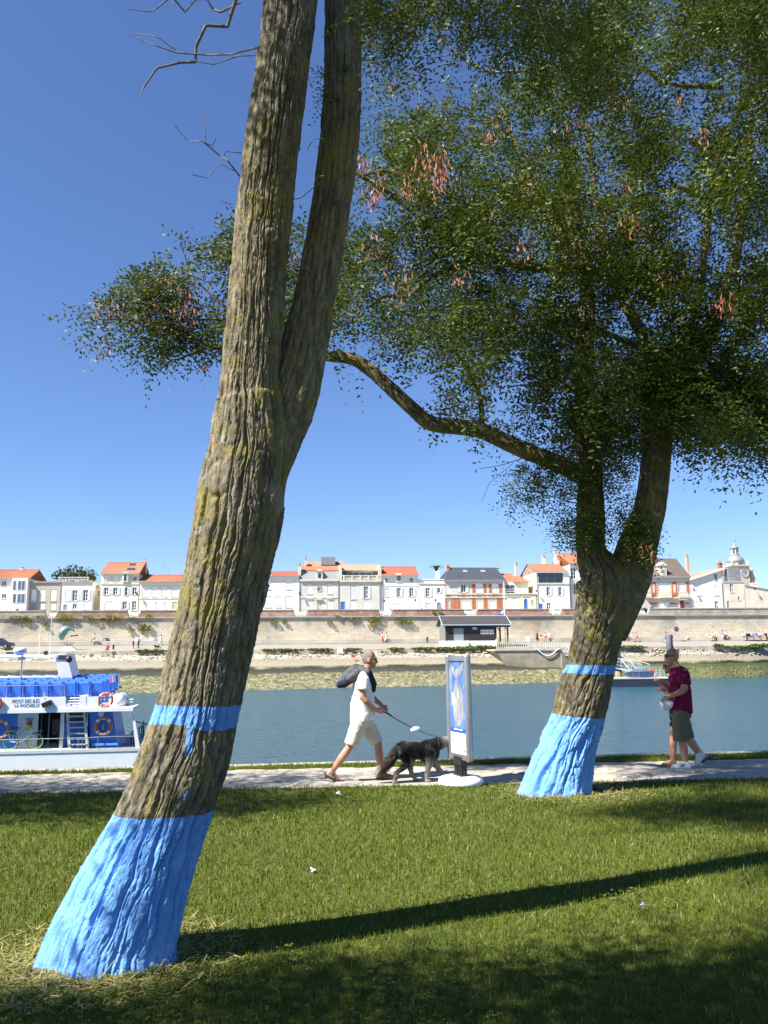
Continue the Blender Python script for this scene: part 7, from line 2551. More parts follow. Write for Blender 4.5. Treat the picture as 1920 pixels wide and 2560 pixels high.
# ================================================================== people and the dog
def skin_mat(name, c):
    if name in MATS: return MATS[name]
    t = NT(name)
    n = t.noise(t.coord('Object'), 14, 4)
    t.base(t.ramp(n, [(0.3, tuple(x * .86 for x in c)), (0.7, c)])).rough(.5)
    t.b.inputs['Subsurface Weight'].default_value = .12
    t.b.inputs['Subsurface Radius'].default_value = (.012, .004, .002)
    t.bump(t.noise(t.coord('Object'), 90, 3), .12, .003)
    MATS[name] = t.m
    return t.m


def cloth(name, c, wr=.5, tint=None):
    """woven cloth with creases"""
    if name in MATS: return MATS[name]
    t = NT(name)
    oc = t.coord('Object')
    mp = t.node('Mapping'); mp.inputs['Scale'].default_value = (1, 1, .55); mp.inputs['Rotation'].default_value = (.3, .5, 0); t.link(oc, mp.inputs['Vector'])
    n1 = t.noise(mp.outputs[0], 9, 3, .5); n2 = t.noise(oc, 160, 2)
    t.base(t.ramp(n1, [(0.3, tuple(x * .9 for x in c)), (0.7, c if tint is None else tint)])).rough(.9)
    t.b.inputs['Specular IOR Level'].default_value = .15
    t.bump(t.math('ADD', n1, t.math('MULTIPLY', n2, .06)), wr, .03)
    MATS[name] = t.m
    return t.m


def chain(mb, pts, rads, n=14):
    for i in range(len(pts) - 1):
        mb.capsule(pts[i], pts[i + 1], rads[i], rads[i + 1], n)


def foot(mb, ankle, heel, ball, toe, w=.036):
    mb.capsule(ankle, heel, .034, .034)
    mb.capsule(heel, ball, .034, w)
    mb.capsule(ankle, ball, .034, .03)
    mb.capsule(ball, toe, w, .022)


def hand(mb, wrist, palm, fwd, side, curl, s=1.0):
    """palm, four bent fingers and a thumb; fwd: along the palm, side: across it towards the thumb, curl: where the fingers close"""
    w, p, f, sd, cu = (Vector(v) for v in (wrist, palm, fwd, side, curl))
    f.normalize(); sd.normalize(); cu.normalize()
    mb.capsule(w, p - f * .02 * s, .026 * s, .034 * s)
    for k in range(4):
        off = sd * (.027 - .018 * k) * s
        L = (.036, .041, .038, .030)[k] * s
        a = p + f * .028 * s + off
        mb.capsule(p + off * .8, a, .015 * s, .0105 * s, 8, 3)
        b = a + (f * .55 + cu * .85).normalized() * L
        c_ = b + (cu * .8 - f * .75).normalized() * L * .8
        mb.capsule(a, b, .0105 * s, .0095 * s, 8, 3)
        mb.capsule(b, c_, .0095 * s, .008 * s, 8, 3)
    t0 = p + sd * .03 * s - f * .02 * s
    t1 = t0 + (sd * .6 + f * .7 + cu * .25).normalized() * .036 * s
    t2 = t1 + (f * .6 + cu * .8 - sd * .3).normalized() * .03 * s
    mb.capsule(p - f * .015 * s, t0, .02 * s, .014 * s, 8, 3); mb.capsule(t0, t1, .014 * s, .011 * s, 8, 3); mb.capsule(t1, t2, .011 * s, .009 * s, 8, 3)


def head(mb, c, fwd_x=1.0, s=1.0, neck=None):
    x, y, z = c
    mb.ellipsoid((x - .012 * s, y, z + .02 * s), (.096 * s, .076 * s, .108 * s), 20, 14)
    mb.ellipsoid((x + .028 * s, y, z - .045 * s), (.062 * s, .058 * s, .075 * s), 18, 12)
    mb.ellipsoid((x + .058 * s, y, z - .098 * s), (.028 * s, .03 * s, .024 * s), 12, 8)
    mb.capsule((x + .082 * s, y, z + .01 * s), (x + .103 * s, y, z - .036 * s), .012 * s, .0165 * s, 10, 4)
    mb.capsule((x + .075 * s, y - .016 * s, z - .066 * s), (x + .075 * s, y + .016 * s, z - .066 * s), .013 * s, .013 * s, 8, 3)
    mb.capsule((x + .076 * s, y - .034 * s, z + .026 * s), (x + .076 * s, y + .034 * s, z + .026 * s), .015 * s, .015 * s, 8, 3)
    for sg in (-1, 1):
        mb.ellipsoid((x - .012 * s, y + sg * .077 * s, z - .008 * s), (.021 * s, .011 * s, .034 * s), 10, 8, Euler((0, -.25, sg * .35)).to_matrix())
        mb.ellipsoid((x + .05 * s, y + sg * .038 * s, z - .028 * s), (.028 * s, .024 * s, .026 * s), 10, 8)
    if neck: mb.capsule(neck, (x - .02 * s, y, z - .06 * s), .06 * s, .054 * s)


def face_bits(parent, c, s=1.0, skin=(0.3, .15, .1)):
    x, y, z = c
    for sg in (-1, 1):
        e = MB().ellipsoid((x + .079 * s, y + sg * .032 * s, z + .006 * s), (.010 * s, .0125 * s, .008 * s), 10, 8).build('eye', mat('eye_dark', (0.03, 0.025, 0.02), .2), parent, True)
        MB().capsule((x + .091 * s, y + sg * .018 * s, z + .034 * s), (x + .080 * s, y + sg * .05 * s, z + .036 * s), .0055 * s, .004 * s, 6, 2).build('eyebrow', mat('brow_grey', (0.10, 0.085, 0.075), .8), parent, True)
    MB().capsule((x + .0865 * s, y - .02 * s, z - .066 * s), (x + .0865 * s, y + .02 * s, z - .066 * s), .0045 * s, .0045 * s, 6, 2).build('mouth', mat('lip', (0.33, 0.10, 0.08), .5), parent, True)


def hair_cap(parent, c, s, m, keep, name='hair', grow=1.045):
    x, y, z = c
    mb = MB().ellipsoid((x - .012 * s, y, z + .02 * s), (.096 * s * grow, .076 * s * grow, .108 * s * grow), 28, 20)
    me = mb.mesh(name)
    bm = bmesh.new(); bm.from_mesh(me)
    kill = [f for f in bm.faces if not keep((f.calc_center_median().x - x) / s, (f.calc_center_median().z - z) / s)]
    bmesh.ops.delete(bm, geom=kill, context='FACES')
    bm.to_mesh(me); bm.free()
    me.polygons.foreach_set('use_smooth', np.ones(len(me.polygons), dtype=bool))
    return link_mesh(name, me, m, parent)


FOLDS = {'t_shirt': .007, 'shorts': .008, 'cargo_shorts': .008, 'sweater': .016, 'sweater_sleeve': .010, 'top': .006, 'pouch': .008}


def add_remesh(name, mb, m, parent, vox=.008, it=5):
    me = remeshed(mb, vox, it, .5, name)
    a = FOLDS.get(name)
    if a:          # cloth folds
        n = len(me.vertices)
        co = np.empty(n * 3, np.float32); me.vertices.foreach_get('co', co); co = co.reshape(-1, 3)
        no = np.empty(n * 3, np.float32); me.vertices.foreach_get('normal', no); no = no.reshape(-1, 3)
        sk = np.stack([co[:, 0] + .5 * co[:, 2], co[:, 1], co[:, 2] * .55 - .35 * co[:, 0]], 1)
        w = 1 - 2 * np.abs(perlin(sk * 11 + a * 900)) + .5 * perlin(sk * 26)
        co = co + no * (w - .75)[:, None] * a
        me.vertices.foreach_set('co', np.ascontiguousarray(co, np.float32).ravel()); me.update()
    return link_mesh(name, me, m, parent)


SKIN_A = skin_mat('tanned_skin_ruddy', (0.52, 0.25, 0.17))
SKIN_B = skin_mat('tanned_skin', (0.47, 0.235, 0.14))
WSHIRT = cloth('white_cotton', (0.82, 0.82, 0.82), .35)
CREAMS = cloth('cream_chino', (0.66, 0.61, 0.50), .6)
SWEATER = cloth('charcoal_wool', (0.085, 0.09, 0.098), .6)
NAVYC = cloth('navy_wool', (0.02, 0.028, 0.055), .5)
MAROON = cloth('maroon_cotton', (0.17, 0.008, 0.045), .4)
OLIVEC = cloth('olive_cargo', (0.16, 0.145, 0.095), .7)
BLACKC = cloth('black_shorts', (0.02, 0.02, 0.024), .5)
SANDAL = mat('sandal_brown', (0.13, 0.095, 0.065), .8, .2, 20)
SOLE = mat('sole_dark', (0.03, 0.028, 0.025), .8, .2, 20)
SHOEW = mat('trainer_white', (0.66, 0.66, 0.66), .6, .12, 18)

# ---------------------------------------------------------------- man walking the dog
YM = 11.75
gp = on_z(780 + 450 / 3.607, 1932, 0)
m1 = empty('person', (float(at(780 + 450 / 3.607, 1900, YM)[0]), YM, 0), R(0), 'person in white t-shirt and cream shorts with dark sweater striding behind a dog', 'person')
b = MB()
HC = (.115, 0, 1.635)
head(b, HC, neck=(.055, 0, 1.43))
chain(b, [(.04, -.18, 1.40), (.015, -.235, 1.14), (.06, -.235, 1.085), (.19, -.175, .965)], [.055, .046, .043, .029])
chain(b, [(.05, .18, 1.40), (.11, .235, 1.15), (.15, .23, 1.10), (.285, .085, .995)], [.055, .046, .042, .029])
hand(b, (.19, -.175, .965), (.245, -.135, .945), (1, .55, -.25), (.1, .3, .9), (.3, 1, -.2))
hand(b, (.285, .085, .995), (.325, .03, .962), (.75, -.8, -.5), (.1, .1, 1), (.2, -1, -.3))
chain(b, [(-.02, -.09, .86), (-.15, -.10, .50), (-.17, -.10, .46)], [.09, .060, .056]); chain(b, [(-.17, -.10, .46), (-.265, -.10, .33), (-.405, -.10, .145)], [.054, .058, .034])
foot(b, (-.405, -.10, .145), (-.455, -.10, .115), (-.345, -.10, .045), (-.285, -.10, .03))
chain(b, [(.02, .09, .86), (.215, .10, .51), (.225, .10, .47)], [.09, .060, .056]); chain(b, [(.225, .10, .47), (.235, .10, .33), (.262, .10, .10)], [.054, .060, .034])
foot(b, (.262, .10, .10), (.235, .10, .055), (.37, .10, .045), (.44, .10, .035))
b.ellipsoid((.0, 0, .95), (.12, .15, .2)); b.ellipsoid((.02, 0, 1.25), (.11, .17, .2))
body = add_remesh('body', b, SKIN_A, m1, .0095, 2)
face_bits(body, HC)
s = MB()
s.lathe([(.158, .815), (.163, .86), (.160, 1.0), (.155, 1.12)], (.012, 0, 0), 26, 1.06, 1.13)
s.ellipsoid((.012, 0, 1.13), (.165, .187, .2)); s.ellipsoid((.018, 0, 1.28), (.145, .20, .17))
s.capsule((.035, -.16, 1.41), (.035, .16, 1.41), .07, .07); s.ellipsoid((.045, 0, 1.44), (.085, .1, .06))
for sg, e in ((-1, (.022, -.238, 1.225)), (1, (.085, .232, 1.23))): s.tube([(.03, sg * .15, 1.40), (.035, sg * .195, 1.36), e], [.08, .082, .088], 16)
add_remesh('t_shirt', s, WSHIRT, m1, .011, 4)
s = MB()
s.lathe([(.150, .74), (.156, .80), (.150, .90)], (.0, 0, 0), 24, 1.05, 1.1)
s.tube([(-.01, -.085, .84), (-.07, -.095, .68), (-.145, -.10, .49)], [.115, .112, .098], 18); s.tube([(.01, .085, .84), (.10, .095, .68), (.20, .10, .495)], [.115, .112, .10], 18)
s.ellipsoid((0, 0, .80), (.14, .15, .10))
sh_ = add_remesh('shorts', s, CREAMS, m1, .011, 3)
s = MB()
chain(s, [(.075, -.15, 1.455), (.01, -.05, 1.50), (.01, .05, 1.50), (.075, .15, 1.455)], [.055, .062, .062, .055])
chain(s, [(.03, 0, 1.475), (-.085, 0, 1.485), (-.18, -.02, 1.40), (-.26, -.04, 1.325), (-.30, -.05, 1.295)], [.07, .095, .10, .075, .045])
chain(s, [(-.06, -.1, 1.45), (-.16, -.12, 1.38)], [.06, .05]); chain(s, [(-.06, .1, 1.45), (-.16, .10, 1.38)], [.06, .05])
sw = add_remesh('sweater', s, SWEATER, m1, .010, 6)
s = MB()
chain(s, [(.10, -.125, 1.455), (.145, -.115, 1.37), (.17, -.07, 1.28), (.16, -.04, 1.215)], [.045, .042, .04, .035]); chain(s, [(.10, .125, 1.455), (.15, .10, 1.35), (.18, .0, 1.30)], [.045, .04, .035])
add_remesh('sweater_sleeve', s, NAVYC, m1, .010, 5)
s = MB(); chain(s, [(-.22, -.11, 1.32), (-.30, -.10, 1.30)], [.055, .05])
add_remesh('sweater_cuff', s, NAVYC, m1, .010, 3)
hair_cap(m1, HC, 1.0, cloth('grey_stubble_hair', (0.15, 0.13, 0.12), .8, (0.30, 0.235, 0.205)), lambda x, z: (z > .062 - .0 * x and x < .075) or (x < -.035 and z > -.065) or (x < .02 and z > .035), grow=1.02)
gm = mat('glasses_metal', (0.10, 0.09, 0.08), .3, .1, metal=.5)
g = MB()
for sg in (-1, 1):
    for k in range(12):
        a0, a1 = 2 * math.pi * k / 12, 2 * math.pi * (k + 1) / 12
        c0 = (HC[0] + .097, sg * .034, HC[2] + .002)
        g.tube([(c0[0], c0[1] + .024 * math.cos(a0), c0[2] + .018 * math.sin(a0)), (c0[0], c0[1] + .024 * math.cos(a1), c0[2] + .018 * math.sin(a1))], .0025, 4, False)
    g.tube([(HC[0] + .097, sg * .057, HC[2] + .006), (HC[0] + .06, sg * .076, HC[2] + .008), (HC[0] - .02, sg * .083, HC[2] + .014)], .003, 5)
g.tube([(HC[0] + .1, -.011, HC[2] + .006), (HC[0] + .1, .011, HC[2] + .006)], .003, 5)
gl_ = g.build('glasses', gm, m1)


def sandal(parent, heel, ball, toe, yy, ank):
    hx, hz, bx, bz, tx, tz = heel[0], heel[1], ball[0], ball[1], toe[0], toe[1]
    so = MB()
    vs = []
    for (x, z, w) in ((hx - .045, hz, .03), (hx, hz, .04), ((hx + bx) / 2, (hz + bz) / 2, .036), (bx, bz, .048), (tx, tz, .044), (tx + .045, tz, .02)):
        vs += [(x, yy - w, z - .02), (x, yy + w, z - .02), (x, yy - w, z + .008), (x, yy + w, z + .008)]
    fs = []
    for i in range(5):
        a = i * 4; c = a + 4
        fs += [(a, c, c + 1, a + 1), (a + 2, a + 3, c + 3, c + 2), (a, a + 2, c + 2, c), (a + 1, c + 1, c + 3, a + 3)]
    fs += [(0, 1, 3, 2), (20, 22, 23, 21)]
    o = so.add(vs, fs).build('sandal', SOLE, parent)
    st = MB()
    for (x, z, r_) in ((bx + .01, bz + .035, .050), ((ank[0] + bx) / 2, (ank[1] + bz) / 2 + .012, .048), (ank[0], ank[1] - .005, .046)):
        st.tube([(x + .004 * math.cos(k), yy + r_ * math.cos(math.pi * k / 8), z - .03 + (r_ * .85) * math.sin(math.pi * k / 8)) for k in range(9)], .011, 6)
    st.tube([(hx - .04, yy - .03, hz + .03), (hx - .055, yy, hz + .045), (hx - .04, yy + .03, hz + .03)], .012, 6)
    st.tube([(hx, yy - .042, hz + .02), (bx, yy - .05, bz + .02)], .012, 6); st.tube([(hx, yy + .042, hz + .02), (bx, yy + .05, bz + .02)], .012, 6)
    st.build('strap', SANDAL, o, True)


sandal(m1, (-.455, .09), (-.345, .022), (-.285, .021), -.10, (-.40, .135))
sandal(m1, (.235, .022), (.37, .021), (.44, .021), .10, (.265, .105))

# ---------------------------------------------------------------- bald man
YB = 12.6
xb = float(at(1540 + 720 / 4.366, 1880, YB)[0])
m2 = empty('person', (xb, YB, 0), math.pi - R(3), 'person with shaved head, sunglasses, maroon t-shirt and olive cargo shorts on the path', 'person')
b = MB()
HC = (.062, 0, 1.630)
head(b, HC, neck=(-.015, 0, 1.44))
chain(b, [(-.04, .185, 1.41), (-.02, .245, 1.17), (.02, .245, 1.13), (.205, .185, 1.05)], [.058, .05, .047, .032])
chain(b, [(-.04, -.185, 1.41), (.03, -.25, 1.16), (.07, -.245, 1.15), (.20, -.20, 1.235)], [.058, .05, .047, .032])
hand(b, (.205, .185, 1.05), (.262, .165, 1.015), (1, -.3, -.5), (-.2, -.6, .7), (-.3, -.3, -1))
hand(b, (.20, -.20, 1.235), (.24, -.185, 1.265), (.8, .2, .6), (.3, .8, .3), (.7, .2, -.6))
chain(b, [(0, .09, .86), (.035, .10, .50), (.03, .10, .45)], [.095, .066, .06]); chain(b, [(.03, .10, .45), (.0, .10, .32), (-.01, .10, .09)], [.056, .062, .036])
chain(b, [(-.02, -.09, .86), (-.10, -.10, .50), (-.11, -.10, .46)], [.095, .066, .06]); chain(b, [(-.11, -.10, .46), (-.19, -.10, .34), (-.275, -.10, .20)], [.056, .062, .036])
foot(b, (-.01, .10, .09), (-.04, .10, .05), (.10, .10, .05), (.15, .10, .04)); foot(b, (-.275, -.10, .20), (-.315, -.10, .175), (-.25, -.10, .075), (-.225, -.10, .045))
b.ellipsoid((-.02, 0, .95), (.12, .15, .2)); b.ellipsoid((-.03, 0, 1.25), (.11, .17, .2))
body = add_remesh('body', b, SKIN_B, m2, .0098, 2)
face_bits(body, HC)
s = MB()
s.lathe([(.160, .80), (.163, .88), (.162, 1.02), (.158, 1.12)], (-.02, 0, 0), 26, 1.03, 1.16)
s.ellipsoid((-.02, 0, 1.12), (.168, .195, .2)); s.ellipsoid((-.025, 0, 1.28), (.155, .212, .17)); s.capsule((-.045, -.165, 1.41), (-.045, .165, 1.41), .074, .074); s.ellipsoid((-.025, 0, 1.45), (.085, .1, .05))
for sg, e in ((1, (-.028, .243, 1.225)), (-1, (.0, -.245, 1.235))): s.tube([(-.04, sg * .15, 1.40), (-.04, sg * .20, 1.36), e], [.085, .087, .092], 16)
add_remesh('t_shirt', s, MAROON, m2, .011, 4)
s = MB()
s.lathe([(.152, .74), (.156, .80), (.150, .90)], (-.015, 0, 0), 24, 1.0, 1.12); s.ellipsoid((-.01, 0, .80), (.14, .15, .10))
s.tube([(0, .085, .84), (.03, .095, .64), (.035, .10, .41)], [.118, .116, .108], 18); s.tube([(-.02, -.085, .84), (-.07, -.095, .64), (-.125, -.10, .43)], [.118, .114, .105], 18)
s.ellipsoid((.02, .185, .60), (.07, .025, .09))
add_remesh('cargo_shorts', s, OLIVEC, m2, .011, 3)
g = MB()
for sg in (-1, 1):
    g.ellipsoid((HC[0] + .088, sg * .034, HC[2] + .004), (.014, .031, .021), 14, 10)
    g.tube([(HC[0] + .085, sg * .06, HC[2] + .010), (HC[0] + .04, sg * .080, HC[2] + .012), (HC[0] - .03, sg * .083, HC[2] + .010)], .005, 6)
g.tube([(HC[0] + .1, -.015, HC[2] + .01), (HC[0] + .1, .015, HC[2] + .01)], .004, 5)
g.build('sunglasses', mat('sunglass_black', (0.008, 0.008, 0.01), .15, .1), m2, True)


def trainer(parent, ank, heel, ball, toe, yy):
    s = MB()
    s.capsule((ank[0], yy, ank[1] - .02), (heel[0], yy, heel[1]), .05, .045); s.capsule((heel[0], yy, heel[1]), (ball[0], yy, ball[1]), .045, .046); s.capsule((ball[0], yy, ball[1]), (toe[0], yy, toe[1]), .046, .034)
    s.capsule((ank[0], yy, ank[1] - .01), (ball[0], yy, ball[1] + .012), .046, .038)
    o = add_remesh('trainer', s, SHOEW, parent, .009, 3)
    d = Vector((toe[0] - heel[0], 0, toe[1] - heel[1])).normalized(); up = Vector((-d.z, 0, d.x))
    p0 = Vector((heel[0], yy, heel[1])) - up * .047 - d * .035; p1 = Vector((toe[0], yy, toe[1])) - up * .035 + d * .03
    MB().add([p0 + Vector((0, -.042, 0)), p0 + Vector((0, .042, 0)), p1 + Vector((0, .04, 0)), p1 + Vector((0, -.04, 0))] + [q + up * .022 for q in (p0 + Vector((0, -.042, 0)), p0 + Vector((0, .042, 0)), p1 + Vector((0, .04, 0)), p1 + Vector((0, -.04, 0)))],
             [(0, 1, 2, 3), (4, 7, 6, 5), (0, 4, 5, 1), (1, 5, 6, 2), (2, 6, 7, 3), (3, 7, 4, 0)]).build('sole', mat('sole_grey', (0.30, 0.30, 0.31), .7, .1, 10), o)
    st = MB()
    for k in range(3): st.tube([(ball[0] - .03 - .02 * k, yy - .047, ball[1] - .01 + .012 * k), (ball[0] - .045 - .02 * k, yy - .046, ball[1] + .03 + .012 * k)], .004, 4)
    for k in range(3): st.tube([(ball[0] - .03 - .02 * k, yy + .047, ball[1] - .01 + .012 * k), (ball[0] - .045 - .02 * k, yy + .046, ball[1] + .03 + .012 * k)], .004, 4)
    st.build('stripe', NAVYC, o)


trainer(m2, (-.01, .11), (-.045, .055), (.10, .055), (.165, .045), .10)
trainer(m2, (-.275, .215), (-.325, .185), (-.255, .085), (-.225, .055), -.10)
# white bag in his hand
w = m2.matrix_basis @ Vector((.235, .165, .97))
bag = empty('white_bag', w, math.pi, 'crumpled white bag held by the person in maroon', 'bag')
s = MB().ellipsoid((0, 0, -.055), (.09, .05, .045)).ellipsoid((-.06, .01, -.02), (.045, .035, .05)).ellipsoid((.055, -.01, -.03), (.04, .04, .04)).ellipsoid((.02, .02, -.09), (.05, .03, .03)).ellipsoid((-.03, -.02, -.08), (.04, .03, .035)).capsule((.05, 0, -.01), (.085, .0, .03), .02, .01)
add_remesh('pouch', s, cloth('white_plastic_bag', (0.78, 0.78, 0.76), .9), bag, .007, 1)
MB().tube([(-.06, 0, .01), (.0, .0, .045), (.05, 0, .005)], .008, 6).build('handle', MATS['white_plastic_bag'], bag, True)

# ---------------------------------------------------------------- woman walking behind him
YW = 13.0
xw = float(at(1540 + 715 / 4.366, 1880, YW)[0])
m3 = empty('person', (xw, YW, 0), math.pi, 'person in sunglasses, white top and black shorts half hidden behind the maroon shirt', 'person')
b = MB()
HC = (.10, 0, 1.475)
head(b, HC, s=.93, neck=(.03, 0, 1.29))
chain(b, [(.02, .16, 1.25), (.08, .21, 1.04), (.11, .20, 1.02), (.26, .13, 1.12)], [.045, .038, .036, .025]); chain(b, [(.0, -.16, 1.25), (-.20, -.23, 1.05), (-.21, -.23, 1.02), (-.06, -.20, .90)], [.045, .038, .036, .025])
hand(b, (.26, .13, 1.12), (.30, .11, 1.14), (1, -.2, .3), (0, -.6, .8), (.3, -.2, -1), .88); hand(b, (-.06, -.20, .90), (-.02, -.19, .87), (.8, .1, -.6), (.5, .5, .5), (.2, .5, -.8), .88)
chain(b, [(.02, .085, .80), (.14, .09, .49), (.145, .09, .45)], [.088, .058, .053]); chain(b, [(.145, .09, .45), (.15, .09, .32), (.165, .09, .085)], [.05, .056, .032])
chain(b, [(.0, -.085, .80), (-.10, -.09, .49), (-.115, -.09, .45)], [.088, .058, .053]); chain(b, [(-.115, -.09, .45), (-.20, -.09, .34), (-.31, -.09, .19)], [.05, .056, .032])
foot(b, (.165, .09, .085), (.14, .09, .045), (.26, .09, .04), (.32, .09, .03), .034); foot(b, (-.31, -.09, .19), (-.35, -.09, .15), (-.36, -.09, .06), (-.345, -.09, .035), .034)
b.ellipsoid((.01, 0, .88), (.11, .14, .18)); b.ellipsoid((.01, 0, 1.12), (.10, .14, .18))
body = add_remesh('body', b, SKIN_B, m3, .0105, 2)
face_bits(body, HC, .93)
s = MB().lathe([(.125, .80), (.13, .9), (.125, 1.05)], (.015, 0, 0), 22, 1.0, 1.15)
s.ellipsoid((.02, 0, 1.13), (.13, .165, .16)); s.capsule((.01, -.13, 1.25), (.01, .13, 1.25), .055, .055); s.tube([(.02, .13, 1.26), (.05, .19, 1.14)], [.062, .062], 12); s.tube([(.0, -.13, 1.26), (-.08, -.19, 1.16)], [.062, .062], 12)
add_remesh('top', s, cloth('white_blouse', (0.76, 0.76, 0.76), .5), m3, .01, 5)
s = MB().lathe([(.13, .66), (.142, .74), (.13, .84)], (.005, 0, 0), 22, 1.0, 1.15)
s.tube([(.02, .08, .76), (.085, .088, .56)], [.108, .105], 16); s.tube([(0, -.08, .76), (-.075, -.088, .55)], [.108, .108], 16)
add_remesh('shorts', s, BLACKC, m3, .01, 4)
hair_cap(m3, HC, .93, cloth('dark_hair', (0.04, 0.028, 0.02), .7), lambda x, z: (z > .05 and x < .07) or (x < .01 and z > -.12), grow=1.09)
g = MB()
for sg in (-1, 1):
    g.ellipsoid((HC[0] + .082, sg * .032, HC[2] + .004), (.013, .03, .022), 12, 8)
    g.tube([(HC[0] + .08, sg * .058, HC[2] + .008), (HC[0] - .02, sg * .078, HC[2] + .01)], .004, 5)
g.build('sunglasses', MATS['sunglass_black'], m3, True)
ff = MB().box(.10, .365, .05, .13, .004, .022).tube([(.22, .055, .02), (.27, .09, .055), (.22, .125, .02)], .006, 5).build('flip_flop', mat('flip_flop_red', (0.30, 0.09, 0.06), .7), m3)
q = MB().box(-.14, .12, -.04, .04, -.01, .01).build('flip_flop', mat('flip_flop_dark', (0.05, 0.05, 0.055), .7), m3)
q.location = (-.43, -.09, .085); q.rotation_euler = (0, R(22), 0)

# ---------------------------------------------------------------- the dog
YD = 11.62
xd = float(at(780 + 900 / 3.607, 1920, YD)[0])
dog = empty('dog', (xd - .03, YD, 0), R(12), 'shaggy dark merle sheepdog on a lead with pale paws and bushy tail', 'dog')
d = MB()
d.ellipsoid((.27, 0, .405), (.155, .10, .15)); d.ellipsoid((.08, 0, .415), (.19, .092, .115)); d.ellipsoid((-.07, 0, .425), (.125, .095, .12))
d.ellipsoid((.34, 0, .39), (.09, .08, .12))
d.capsule((.33, 0, .47), (.455, 0, .505), .095, .075)
d.ellipsoid((.50, 0, .525), (.085, .066, .068)); d.capsule((.55, 0, .50), (.645, 0, .468), .043, .028)
for sg in (-1, 1): d.ellipsoid((.465, sg * .062, .535), (.032, .016, .05), 10, 8, Euler((sg * .4, .5, 0)).to_matrix())
chain(d, [(-.08, -.055, .42), (-.02, -.07, .285), (-.045, -.07, .25), (-.175, -.07, .155), (-.23, -.07, .035)], [.095, .055, .048, .028, .024]); d.ellipsoid((-.215, -.07, .022), (.045, .028, .024))
chain(d, [(-.05, .055, .41), (.04, .07, .28), (.03, .07, .25), (.04, .07, .13), (.085, .07, .035)], [.095, .055, .046, .028, .024]); d.ellipsoid((.105, .07, .022), (.045, .028, .024))
chain(d, [(.29, -.07, .40), (.265, -.08, .245), (.225, -.08, .13), (.215, -.08, .03)], [.07, .045, .028, .024]); d.ellipsoid((.235, -.08, .022), (.045, .03, .024))
chain(d, [(.31, .07, .39), (.375, .08, .235), (.46, .08, .12), (.53, .08, .07)], [.07, .045, .028, .024]); d.ellipsoid((.56, .08, .055), (.045, .03, .024))
chain(d, [(-.15, 0, .43), (-.23, 0, .33), (-.33, 0, .23), (-.43, 0, .155)], [.05, .055, .055, .03])
DOGM = remeshed(d, .0085, 4, .5, 'body')


def coat_mat():
    t = NT('merle_coat')
    oc = t.coord('Object')
    sp = t.node('SeparateXYZ'); t.link(oc, sp.inputs[0])
    n1 = t.noise(oc, 9, 4, .6); n2 = t.noise(oc, 24, 3)
    c = t.ramp(n1, [(0.48, (0.010, 0.009, 0.009)), (0.58, (0.022, 0.022, 0.023)), (0.72, (0.11, 0.11, 0.116))])
    low = t.math('MULTIPLY', t.math('SUBTRACT', .22, sp.outputs[2]), 7.0, True)
    c = t.mix(t.math('MULTIPLY', low, .7), c, t.mix(n2, (0.15, 0.10, 0.06), (0.42, 0.36, 0.29)))
    tail = t.math('MULTIPLY', t.math('SUBTRACT', -.16, sp.outputs[0]), 8.0, True)
    c = t.mix(t.math('MULTIPLY', tail, t.math('GREATER_THAN', sp.outputs[2], .13)), c, t.mix(n2, (0.035, 0.024, 0.02), (0.10, 0.075, 0.06)))
    tip = t.math('MULTIPLY', t.math('SUBTRACT', -.40, sp.outputs[0]), 14.0, True)
    c = t.mix(tip, c, (0.45, 0.40, 0.34))
    fr = t.math('MULTIPLY', t.math('SUBTRACT', sp.outputs[0], .41), 9.0, True)
    c = t.mix(t.math('MULTIPLY', fr, .75), c, t.mix(n2, (0.10, 0.10, 0.10), (0.50, 0.49, 0.47)))
    belly = t.math('MULTIPLY', t.math('MULTIPLY', t.math('SUBTRACT', .35, sp.outputs[2]), 9.0, True), t.math('GREATER_THAN', sp.outputs[0], -.02))
    c = t.mix(t.math('MULTIPLY', belly, .5), c, (0.33, 0.30, 0.26))
    t.base(c).rough(.95)
    t.b.inputs['Specular IOR Level'].default_value = .15
    t.bump(n2, .4, .01)
    return t.m


COAT = coat_mat()
link_mesh('body', DOGM, COAT, dog)
rg = np.random.default_rng(77)
nv_ = len(DOGM.vertices)
co = np.empty(nv_ * 3, np.float32); DOGM.vertices.foreach_get('co', co); co = co.reshape(-1, 3)
no = np.empty(nv_ * 3, np.float32); DOGM.vertices.foreach_get('normal', no); no = no.reshape(-1, 3)
sel = rg.integers(0, nv_, 17000)
P, N = co[sel], no[sel]
keep = (P[:, 2] > .05)
P, N = P[keep], N[keep]
n = len(P)
tailz = (P[:, 0] < -.16) & (P[:, 2] > .12) & (np.abs(P[:, 1]) < .06)
Ln = rg.uniform(.018, .04, n) * (.45 + .55 * np.clip((P[:, 2] - .05) / .25, 0, 1))
Ln = np.where(tailz, rg.uniform(.05, .10, n), Ln)
flow = np.where(tailz[:, None], np.array([[-.75, 0, -.75]]), np.array([[-.85, 0, -.5]]))
D = unit(N * .45 + flow + rg.normal(0, .22, (n, 3)))
Wd = unit(np.cross(D, N)) * (rg.uniform(.003, .006, n))[:, None]
V = np.stack([P - N * .004 - Wd, P - N * .004 + Wd, P + D * Ln[:, None]], 1).reshape(-1, 3)
fur = link_mesh('fur', np_mesh('fur', V, np.arange(len(V)).reshape(-1, 3)), COAT, dog)
fur['kind'] = 'stuff'
MB().torus((0, 0, 0), .088, .012, 24, 8).build('collar', NAVYC, dog, True)
cl_ = [c_ for c_ in dog.children if c_.name.startswith('collar')][-1]
cl_.location = (.395, 0, .49); cl_.rotation_euler = (0, 0, R(90)); cl_.scale = (1, 1, 1.05)
